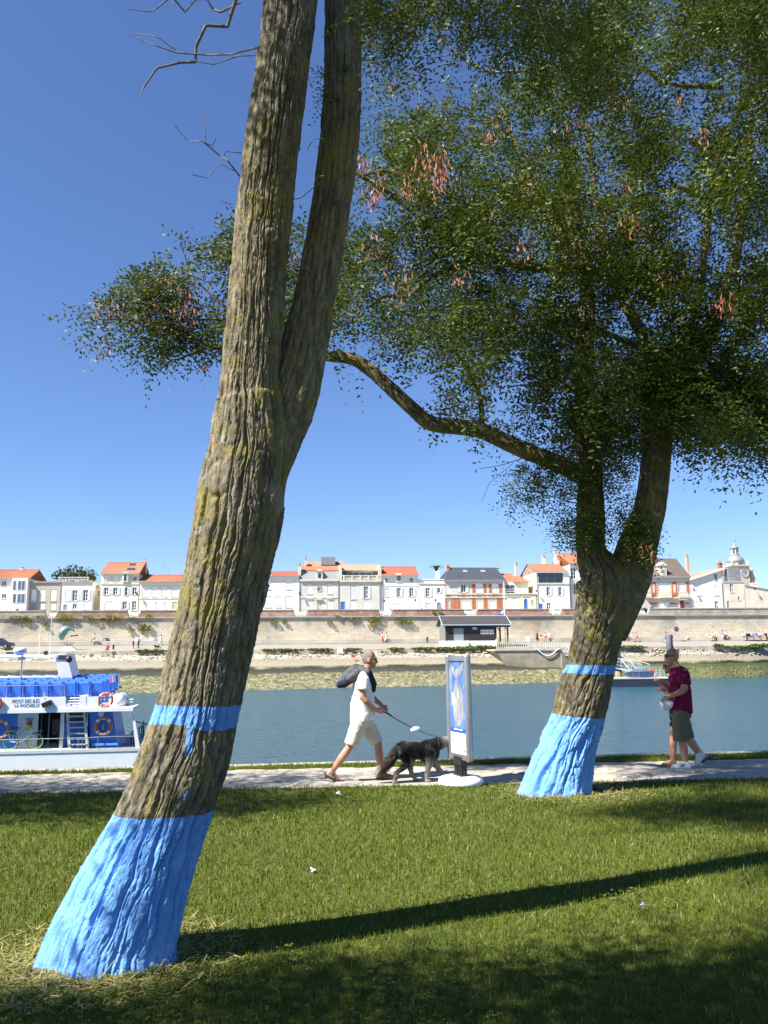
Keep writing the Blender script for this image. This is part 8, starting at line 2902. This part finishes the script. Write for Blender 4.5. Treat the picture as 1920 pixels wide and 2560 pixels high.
MB().ellipsoid((.655, 0, .476), (.014, .016, .012), 8, 6).build('nose', BLACKP, dog, True)
for sg in (-1, 1): MB().ellipsoid((.565, sg * .04, .535), (.008, .006, .008), 8, 6).build('eye', mat('eye_dark', (0.03, 0.025, 0.02)), dog, True)
# lead from his hands to the collar
pa = m1.matrix_basis @ Vector((.285, -.06, .945)); pb = dog.matrix_basis @ Vector((.40, -.03, .575))
ld = empty('dog_lead', pa, 0, 'thin black lead running from the striding person to the dog', 'lead')
pts = [Vector((0, 0, 0)) + (pb - pa) * t_ + Vector((0, 0, -.035 * math.sin(math.pi * t_))) for t_ in [k / 14 for k in range(15)]]
MB().tube(pts[:8], .0075, 6).build('strap', BLACKP, ld)
MB().tube(pts[7:], .0045, 6).build('cord', BLACKP, ld)
MB().tube([Vector((-.04, .0, .0)), Vector((.02, 0, -.025)), Vector((.09, 0, -.04)), pts[3]], .006, 5).build('hand_loop', BLACKP, ld)
e = empty('waste_bag', pa + pts[8], 0, 'small crumpled white bag tied halfway along the dog lead', 'bag')
s = MB().ellipsoid((.02, 0, -.01), (.055, .035, .036)).ellipsoid((-.015, .0, -.02), (.035, .03, .03)).ellipsoid((.05, -.01, .0), (.03, .02, .025))
add_remesh('pouch', s, MATS['white_plastic_bag'], e, .006, 2)

# ---------------------------------------------------------------- small people across the water
FV = .028


def far_set(pose):
    b, t_, l_ = MB(), MB(), MB()
    if pose == 'sit':
        zz = .45; hip = (0, zz + .05)
        b.ellipsoid((.02, 0, zz + .79), (.10, .085, .12)); b.capsule((0, 0, zz + .55), (.01, 0, zz + .72), .06, .055)
        for sg in (-1, 1):
            chain(b, [(.0, sg * .19, zz + .52), (.06, sg * .24, zz + .28), (.24, sg * .14, zz + .18)], [.05, .045, .04], 8)
            chain(b, [(.05, sg * .1, zz + .06), (.42, sg * .12, zz + .07), (.45, sg * .12, .08), (.55, sg * .12, .04)], [.085, .065, .045, .04], 8)
            t_.capsule((0, sg * .16, zz + .52), (.04, sg * .23, zz + .36), .075, .07, 8)
            l_.capsule((.03, sg * .1, zz + .06), (.40, sg * .12, zz + .07), .10, .085, 8)
        t_.ellipsoid((0, 0, zz + .35), (.15, .21, .28), 12, 8); l_.ellipsoid((0, 0, zz + .05), (.16, .19, .11), 12, 8)
        hc = (.0, 0, zz + .83)
    else:
        w = 1.0 if pose == 'walk' else .12
        b.ellipsoid((.02, 0, 1.61), (.10, .085, .125)); b.capsule((0, 0, 1.4), (.01, 0, 1.55), .06, .055)
        for sg in (-1, 1):
            chain(b, [(.0, sg * .20, 1.38), (-.10 * sg * w, sg * .25, 1.12), (.02 - .22 * sg * w + .08, sg * .24, .90)], [.05, .045, .04], 8)
            chain(b, [(0, sg * .1, .85), (.18 * sg * w + .03, sg * .1, .48), (.34 * sg * w - .02, sg * .1, .09), (.34 * sg * w + .13, sg * .1, .04)], [.09, .065, .045, .04], 8)
            t_.capsule((0, sg * .17, 1.38), (-.05 * sg * w, sg * .23, 1.22), .075, .072, 8)
            l_.capsule((0, sg * .09, .86), (.18 * sg * w + .03, sg * .1, .50), .11, .095, 8)
        t_.ellipsoid((0, 0, 1.16), (.15, .21, .32), 12, 8); l_.ellipsoid((0, 0, .86), (.155, .19, .13), 12, 8)
        hc = (-.005, 0, 1.65)
    h_ = MB().ellipsoid((hc[0] - .015, 0, hc[2]), (.105, .095, .11), 12, 8)
    return [remeshed(x, FV, 2, .5, n_) for x, n_ in ((b, 'body'), (t_, 'top'), (l_, 'bottoms'))] + [h_.mesh('hair', True)]


SETS = {p_: far_set(p_) for p_ in ('walk', 'stand', 'sit')}
SKF = skin_mat('far_skin', (0.50, 0.27, 0.18))
for ms_ in SETS.values():
    for me in ms_: me.materials.append(SKF)
FC = {}


def fcol(c):
    k = 'far_cloth_%d_%d_%d' % tuple(int(x * 255) for x in c)
    return mat(k, c, .85, .12, 5)


def far_person(px, py, pose, rz, top, bot, hair, label, z=None, v=None, s=1.0):
    """py: the feet. The promenade's slope gives the distance"""
    if v is None:
        best = None
        for k in range(121):
            v_ = 118 + k * .1
            u, z_ = FAR.uz(px, py, v_)
            d_ = abs(z_ - (Z_PROM + (v_ - V_PROM) * (Z_LEDGE - Z_PROM) / (V_LEDGE - V_PROM)))
            if best is None or d_ < best[0]: best = (d_, v_, u)
        v, u = best[1], best[2]
        z = Z_PROM + (v - V_PROM) * (Z_LEDGE - Z_PROM) / (V_LEDGE - V_PROM)
    else:
        u, z_ = FAR.uz(px, py, v)
        z = z_ if z is None else z
    e = empty('person', FAR.world(u, v, z), FAR_RZ + R(rz), label, 'person', 'people across the water')
    e.scale = (s, s, s)
    ms_ = SETS[pose]
    for me, m in zip(ms_, (SKF, fcol(top), fcol(bot), fcol(hair))):
        o = bpy.data.objects.new(me.name, me); COL.objects.link(o); o.parent = e
        o.material_slots[0].link = 'OBJECT'; o.material_slots[0].material = m
    return e


BRH, DKH, WHH = (.07, .04, .025), (.02, .016, .014), (.6, .58, .55)
z1p = lambda x, y: (x / 3.456, 1340 + y / 3.456)
z2p = lambda x, y: (640 + x / 3.456, 1340 + y / 3.456)
z3p = lambda x, y: (1040 + x / 3.456, 1340 + y / 3.456)
z4p = lambda x, y: (1500 + x / 3.95, 1320 + y / 3.95)
PINK, WHI, BLU, JEAN, DRK, RED, TANC, ORG, PUR = (.60, .28, .24), (.74, .74, .72), (.20, .38, .60), (.05, .08, .16), (.03, .03, .035), (.50, .05, .05), (.45, .36, .25), (.75, .30, .12), (.22, .14, .34)
far_person(*z1p(815, 918), 'sit', 180, WHI, PINK, BRH, 'person in white sunbathing on the ledge near the bronze sculpture', v=V_LEDGE - .3)
far_person(*z1p(930, 1012), 'sit', -100, RED, DRK, DKH, 'person in a red swimsuit sitting on the shore edge by the bollard', v=V_PROM - .4)
far_person(*z1p(1150, 972), 'stand', 10, PINK, DRK, BRH, 'person with bare shoulders and dark shorts facing someone in a blue shirt')
far_person(*z1p(1196, 970), 'stand', 175, BLU, JEAN, BRH, 'person in blue shirt and jeans standing on the promenade')
far_person(*z1p(1388, 952), 'walk', 175, WHI, WHI, BRH, 'person in white walking a small dark dog on the promenade')
far_person(*z2p(1092, 921), 'stand', 0, PINK, RED, DKH, 'person in pink walking beside someone in white trousers')
far_person(*z2p(1125, 929), 'walk', 180, (.62, .58, .36), WHI, BRH, 'person in yellow top and white trousers walking on the promenade')
far_person(880, 1651, 'sit', 0, (.30, .13, .09), (.45, .06, .05), DKH, 'person with dark hair sitting on the shore stones below the promenade', v=112.5, s=.95)
far_person(*z3p(1046, 908), 'stand', -60, RED, DRK, BRH, 'person in dark red standing first in the group by the wall')
far_person(*z3p(1078, 908), 'sit', -90, (.25, .20, .18), WHI, WHH, 'person in brown top and white trousers sitting in the group by the wall', v=V_LEDGE - .5)
far_person(*z3p(1120, 908), 'sit', -90, TANC, RED, BRH, 'person in tan top sitting in the group by the wall', v=V_LEDGE - .5)
far_person(*z3p(1150, 910), 'stand', -120, WHI, TANC, DKH, 'person in white shirt standing last in the group by the wall')
far_person(*z4p(277, 1122), 'walk', 180, DRK, DRK, BRH, 'person in black walking past two seated people')
far_person(*z4p(322, 1116), 'sit', -90, (.72, .40, .36), (.66, .40, .36), BRH, 'person in pale pink sitting on the ledge next to someone in blue', v=V_LEDGE - .6)
far_person(*z4p(365, 1116), 'sit', -90, BLU, RED, BRH, 'person in light blue shirt sitting on the ledge next to someone in pink', v=V_LEDGE - .6)
far_person(*z4p(1086, 1108), 'sit', -90, ORG, WHI, DKH, 'person in orange top and white trousers sitting on the ledge', v=V_LEDGE - .6)
far_person(*z4p(1115, 1110), 'sit', -80, WHI, JEAN, BRH, 'person in white top and dark jeans sitting next to a black backpack', v=V_LEDGE - .6)
far_person(*z4p(1216, 1116), 'walk', 180, PUR, (.42, .52, .60), BRH, 'person in purple top and pale shorts walking on the promenade')
far_person(*z4p(1243, 1113), 'walk', 180, WHI, DRK, BRH, 'person in white top and black shorts walking behind a child')
far_person(*z4p(1264, 1114), 'walk', 180, (.70, .66, .52), ORG, BRH, 'small child in orange shorts walking with adults', s=.78)
far_person(*z4p(1420, 1105), 'sit', -90, WHI, JEAN, BRH, 'person in white top and jeans sitting alone on the ledge', v=V_LEDGE - .6)
far_person(*z4p(1505, 1103), 'sit', -90, BLU, JEAN, BRH, 'person in blue sitting first on the dark bench', v=V_LEDGE - 1.2)
far_person(*z4p(1535, 1103), 'sit', -90, (.12, .22, .40), BLU, DKH, 'person in navy sitting second on the dark bench', v=V_LEDGE - 1.2)
far_person(*z4p(1578, 1103), 'sit', -90, WHI, DRK, BRH, 'person in white sitting third on the dark bench', v=V_LEDGE - 1.2)
far_person(*z4p(1612, 1103), 'sit', -90, (.35, .33, .28), TANC, BRH, 'person in grey sitting last on the dark bench', v=V_LEDGE - 1.2)
# bench
ua_, zb_ = FAR.uz(*z4p(1455, 1103), V_LEDGE - 1.1); ub_, _ = FAR.uz(*z4p(1665, 1103), V_LEDGE - 1.1)
bn_ = empty('bench', FAR.world(ua_, V_LEDGE - 1.1, zb_), FAR_RZ, 'long dark bench with four people on the promenade', 'bench')
box('seat', BLACKP, bn_, 0, ub_ - ua_, -.2, .3, .38, .45); box('backrest', BLACKP, bn_, 0, ub_ - ua_, .3, .36, .5, 1.0)
for k in range(4): box('leg', BLACKP, bn_, k * (ub_ - ua_) / 3.2, k * (ub_ - ua_) / 3.2 + .1, -.1, .25, 0, .38)
# cyclist
cx, cy = z4p(655, 1132)
cp_ = far_person(cx, cy, 'stand', 0, RED, DRK, BRH, 'person in red standing astride a bicycle by the mooring pile')
cb = empty('bicycle', Vector(cp_.location) + Vector((.1, -.1, 0)), FAR_RZ, 'small dark bicycle under the person in red', 'bicycle')
for sg in (-.52, .52): 
    MB().torus((sg, 0, .34), .32, .03, 20, 6).build('wheel', TYRE, cb, True)
MB().tube([(-.52, 0, .34), (-.1, 0, .3), (.4, 0, .8), (.52, 0, .34)], .03, 5).tube([(-.1, 0, .3), (-.2, 0, .85), (.4, 0, .8), (.38, 0, 1.0)], .03, 5).build('frame', BIKEW, cb)
# little dark dog
u_, z_ = FAR.uz(*z1p(1365, 955), 121.5)
sd_ = empty('small_dog', FAR.world(u_, 121.5, Z_PROM + .2), FAR_RZ + math.pi, 'small black dog walked by the person in white', 'dog')
o = link_mesh('body', DOGM, None, sd_); o.material_slots[0].link = 'OBJECT'; o.material_slots[0].material = fcol((.015, .015, .016))
sd_.scale = (1.1, 1.1, 1.0)
# backpack beside the seated person
u_, z_ = FAR.uz(*z4p(1142, 1108), V_LEDGE - .8)
bp = empty('backpack', FAR.world(u_, V_LEDGE - .8, z_), FAR_RZ, 'black backpack on the ground beside the seated person in white', 'backpack')
add_remesh('bag', MB().ellipsoid((0, 0, .25), (.3, .2, .3)).ellipsoid((-.1, 0, .45), (.18, .15, .2)), BLACKP, bp, .04, 2)
MB().tube([(-.1, -.05, .6), (0, -.05, .68), (.08, -.05, .58)], .02, 5).build('strap', BLACKP, bp)
# ================================================================== poster display on its round foot
YS = 11.45
xs = float(at(1152, 1930, YS)[0])
sg_ = empty('poster_stand', (xs, YS, 0), R(-68), 'slim grey poster stand with a blue fish poster on a round white foot', 'poster stand')
FRAME = mat('frame_alu', (0.40, 0.41, 0.42), .35, .1, 6, metal=.75)
fo = MB().lathe([(.295, .0), (.305, .03), (.295, .07), (.265, .095), (.19, .108), (.0, .11)], (0, 0, 0), 40).build('foot', mat('foot_white', (0.74, 0.74, 0.73), .6, .06, 4), sg_, True)
PB = mat('post_black', (0.02, 0.02, 0.022), .4, .15, 6)
ps = MB().box(-.11, .11, -.06, .06, .105, .13).build('base_plate', PB, sg_)
for x in (-.085, -.03, .03, .085):
    MB().tube([(x, -.035, .13), (x, -.035, .30)], .014, 8).build('spring_rod', PB, sg_)
    MB().tube([(x, .035, .13), (x, .035, .30)], .014, 8).build('spring_rod', PB, sg_)
box('post', PB, sg_, -.10, .10, -.02, .02, .13, .27); box('post_head', PB, sg_, -.11, .11, -.05, .05, .25, .36)
tilt = empty('x', (0, 0, 0)); bpy.data.objects.remove(tilt)
HW, ZB0, ZT0 = .265, .315, 1.69
pan = MB().box(-HW, HW, -.012, .012, ZB0 + .05, ZT0 - .05).build('panel', mat('panel_back', (0.5, 0.5, 0.5), .5), sg_)
for sg in (-1, 1):
    # rounded aluminium side column
    MB().lathe([(.045, ZB0 - .0), (.048, ZB0 + .02), (.048, ZT0 - .02), (.045, ZT0)], (sg * (HW + .012), 0, 0), 20, .85, 1.0).build('side_column', FRAME, sg_, True)
box('top_rail', FRAME, sg_, -HW + .03, HW - .03, -.035, .035, ZT0 - .075, ZT0 - .012)
box('bottom_rail', FRAME, sg_, -HW + .03, HW - .03, -.035, .035, ZB0 + .008, ZB0 + .075)
PW, P0, P1 = HW - .032, ZB0 + .078, ZT0 - .078
t = NT('poster_blue')
n = t.noise(t.coord('Object', (3, 3, 1.2)), 2.4, 4)
t.base(t.ramp(n, [(0.35, (0.045, 0.10, 0.36)), (0.58, (0.10, 0.20, 0.52)), (0.75, (0.36, 0.44, 0.66))])).rough(.3)
po = box('poster', t.m, sg_, -PW, PW, -.0165, -.0125, P0 + .33, P1)
box('caption_field', mat('poster_paper', (0.72, 0.72, 0.70), .5, .05, 3), sg_, -PW, PW, -.0165, -.0125, P0, P0 + .27)
box('caption_band', mat('poster_deep_blue', (0.03, 0.07, 0.38), .4), sg_, -PW, PW, -.0165, -.0125, P0 + .27, P0 + .33)
for k in range(6):
    zz = P0 + .225 - k * .026
    box('caption_line', mat('caption_grey', (0.20, 0.20, 0.21), .6), sg_, -PW + .04, PW - .05 - (.08 if k == 5 else 0.02 * (k % 3)), -.0175, -.0168, zz, zz + .011)
box('caption_mark', LETTER, sg_, PW - .11, PW - .03, -.0175, -.0168, P0 + .03, P0 + .05)
t = NT('poster_fish')
n = t.noise(t.coord('Object', (9, 9, 1.6)), 2.0, 6, .65)
t.base(t.ramp(n, [(0.3, (0.10, 0.10, 0.12)), (0.5, (0.25, 0.25, 0.27)), (0.7, (0.45, 0.44, 0.44))])).rough(.35)
FISH = t.m
H = P1 - P0


def pz(f): return P0 + H * f


tail = [(-.19, pz(.985)), (-.10, pz(.93)), (-.02, pz(.905)), (.06, pz(.93)), (.19, pz(.99)), (.20, pz(.93)), (.12, pz(.86)), (.05, pz(.82)), (-.04, pz(.82)), (-.12, pz(.86)), (-.19, pz(.94))]
MB().prism(tail[::-1], -.0195, -.0172).build('fish_tail', FISH, po)
bodyp = [(.16 * math.sin(a) * (1.0 if math.cos(a) < .2 else 1.05 - .25 * math.cos(a)) + .01, pz(.535) + H * .245 * math.cos(a)) for a in [2 * math.pi * k / 36 for k in range(36)]]
MB().prism(bodyp[::-1], -.0195, -.0172).build('fish_body', FISH, po)
t = NT('poster_fin')
t.base(t.ramp(t.noise(t.coord('Object', (12, 12, 2)), 2, 5), [(0.3, (0.40, 0.40, 0.42)), (0.7, (0.70, 0.70, 0.70))])).rough(.35)
MB().prism([(-.17, pz(.66)), (-.10, pz(.63)), (-.04, pz(.55)), (-.10, pz(.55)), (-.16, pz(.50))][::-1], -.021, -.0196).build('fish_fin', t.m, po)
MB().prism([(.02, pz(.72)), (.045, pz(.60)), (.0, pz(.60))][::-1], -.021, -.0196).build('fish_fin', t.m, po)
box('title_line', PAINTW, po, -.13, .12, -.0175, -.0168, pz(.252), pz(.262))
box('red_mark', mat('red_mark', (0.55, 0.05, 0.03), .5), sg_, HW - .01, HW + .025, -.052, -.0485, ZB0 + .03, ZB0 + .05)
MB().box(-PW, PW, -.0265, -.0255, P0, P1)  # (glazing left out: the photograph shows the print clearly)
for o in list(sg_.children):
    if o.name.split('.')[0] in ('panel', 'side_column', 'top_rail', 'bottom_rail', 'poster', 'caption_field', 'caption_band', 'caption_line', 'caption_mark', 'red_mark'):
        o.rotation_euler = (0, R(-.8), 0)

# ================================================================== grass
t = NT('grass_blade')
a = t.attr('tint')
c = t.ramp(a, [(0.0, (0.040, 0.080, 0.008)), (0.45, (0.108, 0.158, 0.015)), (0.8, (0.185, 0.205, 0.030)), (0.93, (0.28, 0.26, 0.075)), (1.0, (0.46, 0.40, 0.19))])
t.base(c).rough(.6)
t.b.inputs['Specular IOR Level'].default_value = .2
tr = t.node('BsdfTranslucent'); t.link(c, tr.inputs['Color'])
mx = t.node('MixShader'); mx.inputs[0].default_value = .3
t.link(t.b.outputs[0], mx.inputs[1]); t.link(tr.outputs[0], mx.inputs[2]); t.link(mx.outputs[0], t.out.inputs['Surface'])
BLADE = t.m


def blades(x, y, z, h, w, tint, rg, lean=.55):
    n = len(x)
    az = rg.uniform(0, 6.283, n)
    side = np.stack([np.cos(az), np.sin(az), np.zeros(n)], 1)
    la = rg.uniform(0, 6.283, n); lm = np.abs(rg.normal(0, lean, n))
    tip = np.stack([np.cos(la) * lm * h, np.sin(la) * lm * h, h * np.clip(1 - .35 * lm, .25, 1)], 1)
    b = np.stack([x, y, z], 1)
    mid = b + tip * .55 + np.array([0, 0, 1.0]) * (h * .08)[:, None]
    tp = b + tip
    V = np.stack([b - side * w[:, None] * .5, b + side * w[:, None] * .5, tp + side * w[:, None] * .12, tp - side * w[:, None] * .12], 1)
    F = np.arange(n * 4).reshape(-1, 4)
    return V.reshape(-1, 3), F, np.zeros((0, 3), np.int64), np.repeat(tint, 4)


def grass_mesh(name, V, F, T, tint):
    me = bpy.data.meshes.new(name)
    me.vertices.add(len(V)); me.vertices.foreach_set('co', np.ascontiguousarray(V, np.float32).ravel())
    nl = F.size + T.size
    me.loops.add(nl); me.loops.foreach_set('vertex_index', np.concatenate([F.ravel(), T.ravel()]).astype(np.int32))
    me.polygons.add(len(F) + len(T))
    ls = np.concatenate([np.arange(len(F)) * 4, F.size + np.arange(len(T)) * 3]).astype(np.int32)
    lt = np.concatenate([np.full(len(F), 4), np.full(len(T), 3)]).astype(np.int32)
    me.polygons.foreach_set('loop_start', ls); me.polygons.foreach_set('loop_total', lt)
    me.update(calc_edges=True)
    set_attr(me, 'tint', tint)
    return me


rg = np.random.default_rng(9)
N = 235000
Yq = 3.15 * (11.9 / 3.15) ** (rg.random(N) ** .92)
Xq = rg.uniform(-1, 1, N) * (.50 * Yq + .7)
ok = Yq < (11.34 + .07 * Xq + .05 * perlin(np.stack([Xq * 3, Yq * 0, Yq * 0], 1)))
# bare, worn ring round each painted foot
d1 = np.hypot((Xq - base1[0] + .02) / 1.15, Yq - Y1); d2 = np.hypot((Xq - base2[0]) / 1.2, Yq - Y2)
ok &= ~((d1 < .62) & (rg.random(N) < sstep(.62, .42, d1)) ) & ~((d2 < .72) & (rg.random(N) < sstep(.75, .45, d2)))
Xq, Yq = Xq[ok], Yq[ok]
P2 = np.stack([Xq, Yq, np.zeros(len(Xq))], 1)
pat = perlin(P2 * .55 + 2) + .6 * perlin(P2 * 1.9 + 9) + .4 * perlin(P2 * 6)
far_f = np.clip((Yq - 3.2) / 8, 0, 1)
h = rg.uniform(.018, .045, len(Xq)) * (1 + .35 * pat) * (1 + .35 * far_f)
w = rg.uniform(.0028, .0052, len(Xq)) * (1 + 1.5 * far_f)
tint = np.clip(.43 + .30 * pat + rg.normal(0, .16, len(Xq)), 0, .9)
dry = rg.random(len(Xq)) < (.06 + .07 * np.clip(pat, 0, 1))
tint = np.where(dry, rg.uniform(.88, 1, len(Xq)), tint)
V, F, T, tt_ = blades(Xq, Yq, np.zeros(len(Xq)), h, w, tint, rg, .6)
g = link_mesh('lawn_grass', grass_mesh('lawn_grass', V, F, T, tt_), BLADE)
tag(g, 'short green mown grass with dry straws covering the lawn', 'grass', kind='stuff')
# verge grass along the quay
N = 26000
Xq = rg.uniform(-7.5, 8.5, N)
fr = rg.random(N)
Yq = path_edge(Xq) + (kerb_in(Xq) - path_edge(Xq)) * fr + rg.normal(0, .03, N)
keep = perlin(np.stack([Xq * 1.6, Yq * 2, Yq * 0], 1)) + rg.normal(0, .25, N) > -.28
Xq, Yq = Xq[keep], Yq[keep]
n = len(Xq)
tint = np.clip(.5 + .3 * perlin(np.stack([Xq * .8, Yq, Yq * 0], 1)) + rg.normal(0, .18, n), 0, 1)
V, F, T, tt_ = blades(Xq, Yq, np.full(n, .005), rg.uniform(.02, .075, n), rg.uniform(.006, .011, n), tint, rg, .6)
# straggling weeds between the paving stones
xs2 = rg.uniform(-6, 7, 60); ys2 = lawn_edge(xs2) + (path_edge(xs2) - lawn_edge(xs2)) * rg.uniform(.3, .95, 60)
xw = np.repeat(xs2, 22) + rg.normal(0, .09, 1320); yw = np.repeat(ys2, 22) + rg.normal(0, .03, 1320)
V2, F2, T2, t2_ = blades(xw, yw, np.full(1320, .005), rg.uniform(.01, .03, 1320), rg.uniform(.005, .008, 1320), rg.uniform(.5, 1, 1320), rg, .9)
g = link_mesh('verge_grass', grass_mesh('verge_grass', np.vstack([V, V2]), np.vstack([F, F2 + len(V)]), np.vstack([T, T2 + len(V)]), np.concatenate([tt_, t2_])), BLADE)
tag(g, 'ragged green grass strip between the path and the quay edge', 'grass', kind='stuff')
# straw and clippings round the feet of the trees
vs, fs, ti, n0 = [], [], [], 0
for (bx, by, r0, r1, nn) in ((base1[0] + .05, Y1, .36, .78, 2600), (base2[0], Y2, .40, .95, 2400)):
    a = rg.uniform(0, 6.283, nn); rr = r0 + (r1 - r0) * rg.random(nn) ** 1.8
    x, y = bx + rr * np.cos(a) * 1.12, by + rr * np.sin(a)
    L = rg.uniform(.03, .12, nn); dr = rg.uniform(0, 6.283, nn); up = np.abs(rg.normal(0, .25, nn))
    d = np.stack([np.cos(dr), np.sin(dr), up], 1) * L[:, None]
    b0 = np.stack([x, y, rg.uniform(.004, .025, nn)], 1)
    sdv = np.stack([-np.sin(dr), np.cos(dr), rg.normal(0, .3, nn)], 1) * rg.uniform(.002, .0045, nn)[:, None]
    V = np.stack([b0 - sdv, b0 + sdv, b0 + d + sdv * .5, b0 + d - sdv * .5], 1).reshape(-1, 3)
    vs.append(V); fs.append(np.arange(len(V)).reshape(-1, 4) + n0); n0 += len(V)
    ti.append(np.repeat(rg.uniform(.9, 1, nn), 4))
me = np_mesh('straw', np.vstack(vs), np.vstack(fs), False); set_attr(me, 'tint', np.concatenate(ti))
o = link_mesh('straw_litter', me, BLADE)
tag(o, 'dry straw and clippings heaped round the painted trunk feet', 'straw', kind='stuff')
# white scraps on the lawn
PAPER = mat('paper_scrap', (0.75, 0.75, 0.74), .7, .06, 20)
for (px, py, sc_, lab) in ((848, 1985, .05, 'flat white paper scrap on the lawn nearest the path'), (780, 2177, .035, 'crumpled white petal like scrap in the middle of the lawn'), (1610, 2266, .028, 'small lilac flower in the grass beyond the long trunk shadow')):
    p_ = on_z(px, py, .02)
    e = MB()
    r_ = random.Random(px)
    for k in range(3):
        a = r_.uniform(0, 3); q0 = Vector((r_.uniform(-1, 1) * sc_ * .4, r_.uniform(-1, 1) * sc_ * .4, .01 * k))
        x_ = Vector((math.cos(a), math.sin(a), r_.uniform(-.2, .5))) * sc_ * .5; y_ = Vector((-math.sin(a), math.cos(a), r_.uniform(-.2, .6))) * sc_ * .35
        e.add([q0 - x_ - y_, q0 + x_ - y_ * .6, q0 + x_ * .8 + y_, q0 - x_ * .7 + y_ * 1.1, q0 + Vector((0, 0, sc_ * .25))], [(0, 1, 4), (1, 2, 4), (2, 3, 4), (3, 0, 4)])
    o = e.build('paper_scrap' if px < 1500 else 'lilac_flower', PAPER if px < 1500 else mat('lilac_petal', (0.42, 0.30, 0.62), .6), None)
    o.location = p_
    tag(o, lab, 'scrap' if px < 1500 else 'flower')
# broad-leaved clover patches in the shade
def clover(px, py, r, n, seed, lab):
    rg = np.random.default_rng(seed)
    c = on_z(px, py, 0)
    a = rg.uniform(0, 6.283, n); rr = r * np.sqrt(rg.random(n))
    b0 = np.stack([c[0] + rr * np.cos(a), c[1] + rr * np.sin(a) * .8, rg.uniform(.03, .06, n)], 1)
    V = []
    for k in range(3):
        an = a + k * 2.094 + rg.normal(0, .2, n)
        d = np.stack([np.cos(an), np.sin(an), rg.normal(.15, .2, n)], 1) * .016
        s = np.stack([-np.sin(an), np.cos(an), rg.normal(0, .2, n)], 1) * .009
        V.append(np.stack([b0, b0 + d * .6 + s, b0 + d, b0 + d * .6 - s], 1))
    V = np.stack(V, 1).reshape(-1, 3)
    off = np.array([c[0], c[1], 0])
    me = np_mesh('clover', V - off, np.arange(len(V)).reshape(-1, 4), False); set_attr(me, 'tint', np.repeat(rg.uniform(.3, .75, n * 3), 4))
    o = link_mesh('clover_patch', me, BLADE); o.location = off
    tag(o, lab, 'clover', 'clover patches in the lawn', 'stuff')


for i, (px, py, r) in enumerate(((1020, 2470, .16), (1090, 2545, .2), (560, 2545, .22), (470, 2450, .15), (250, 2520, .25), (1200, 2268, .12), (1620, 2260, .18), (1400, 2430, .15), (700, 2408, .1))):
    clover(px, py, r * 2.2, int(r * 520), 200 + i, 'patch of broad leaved clover in the mown grass')
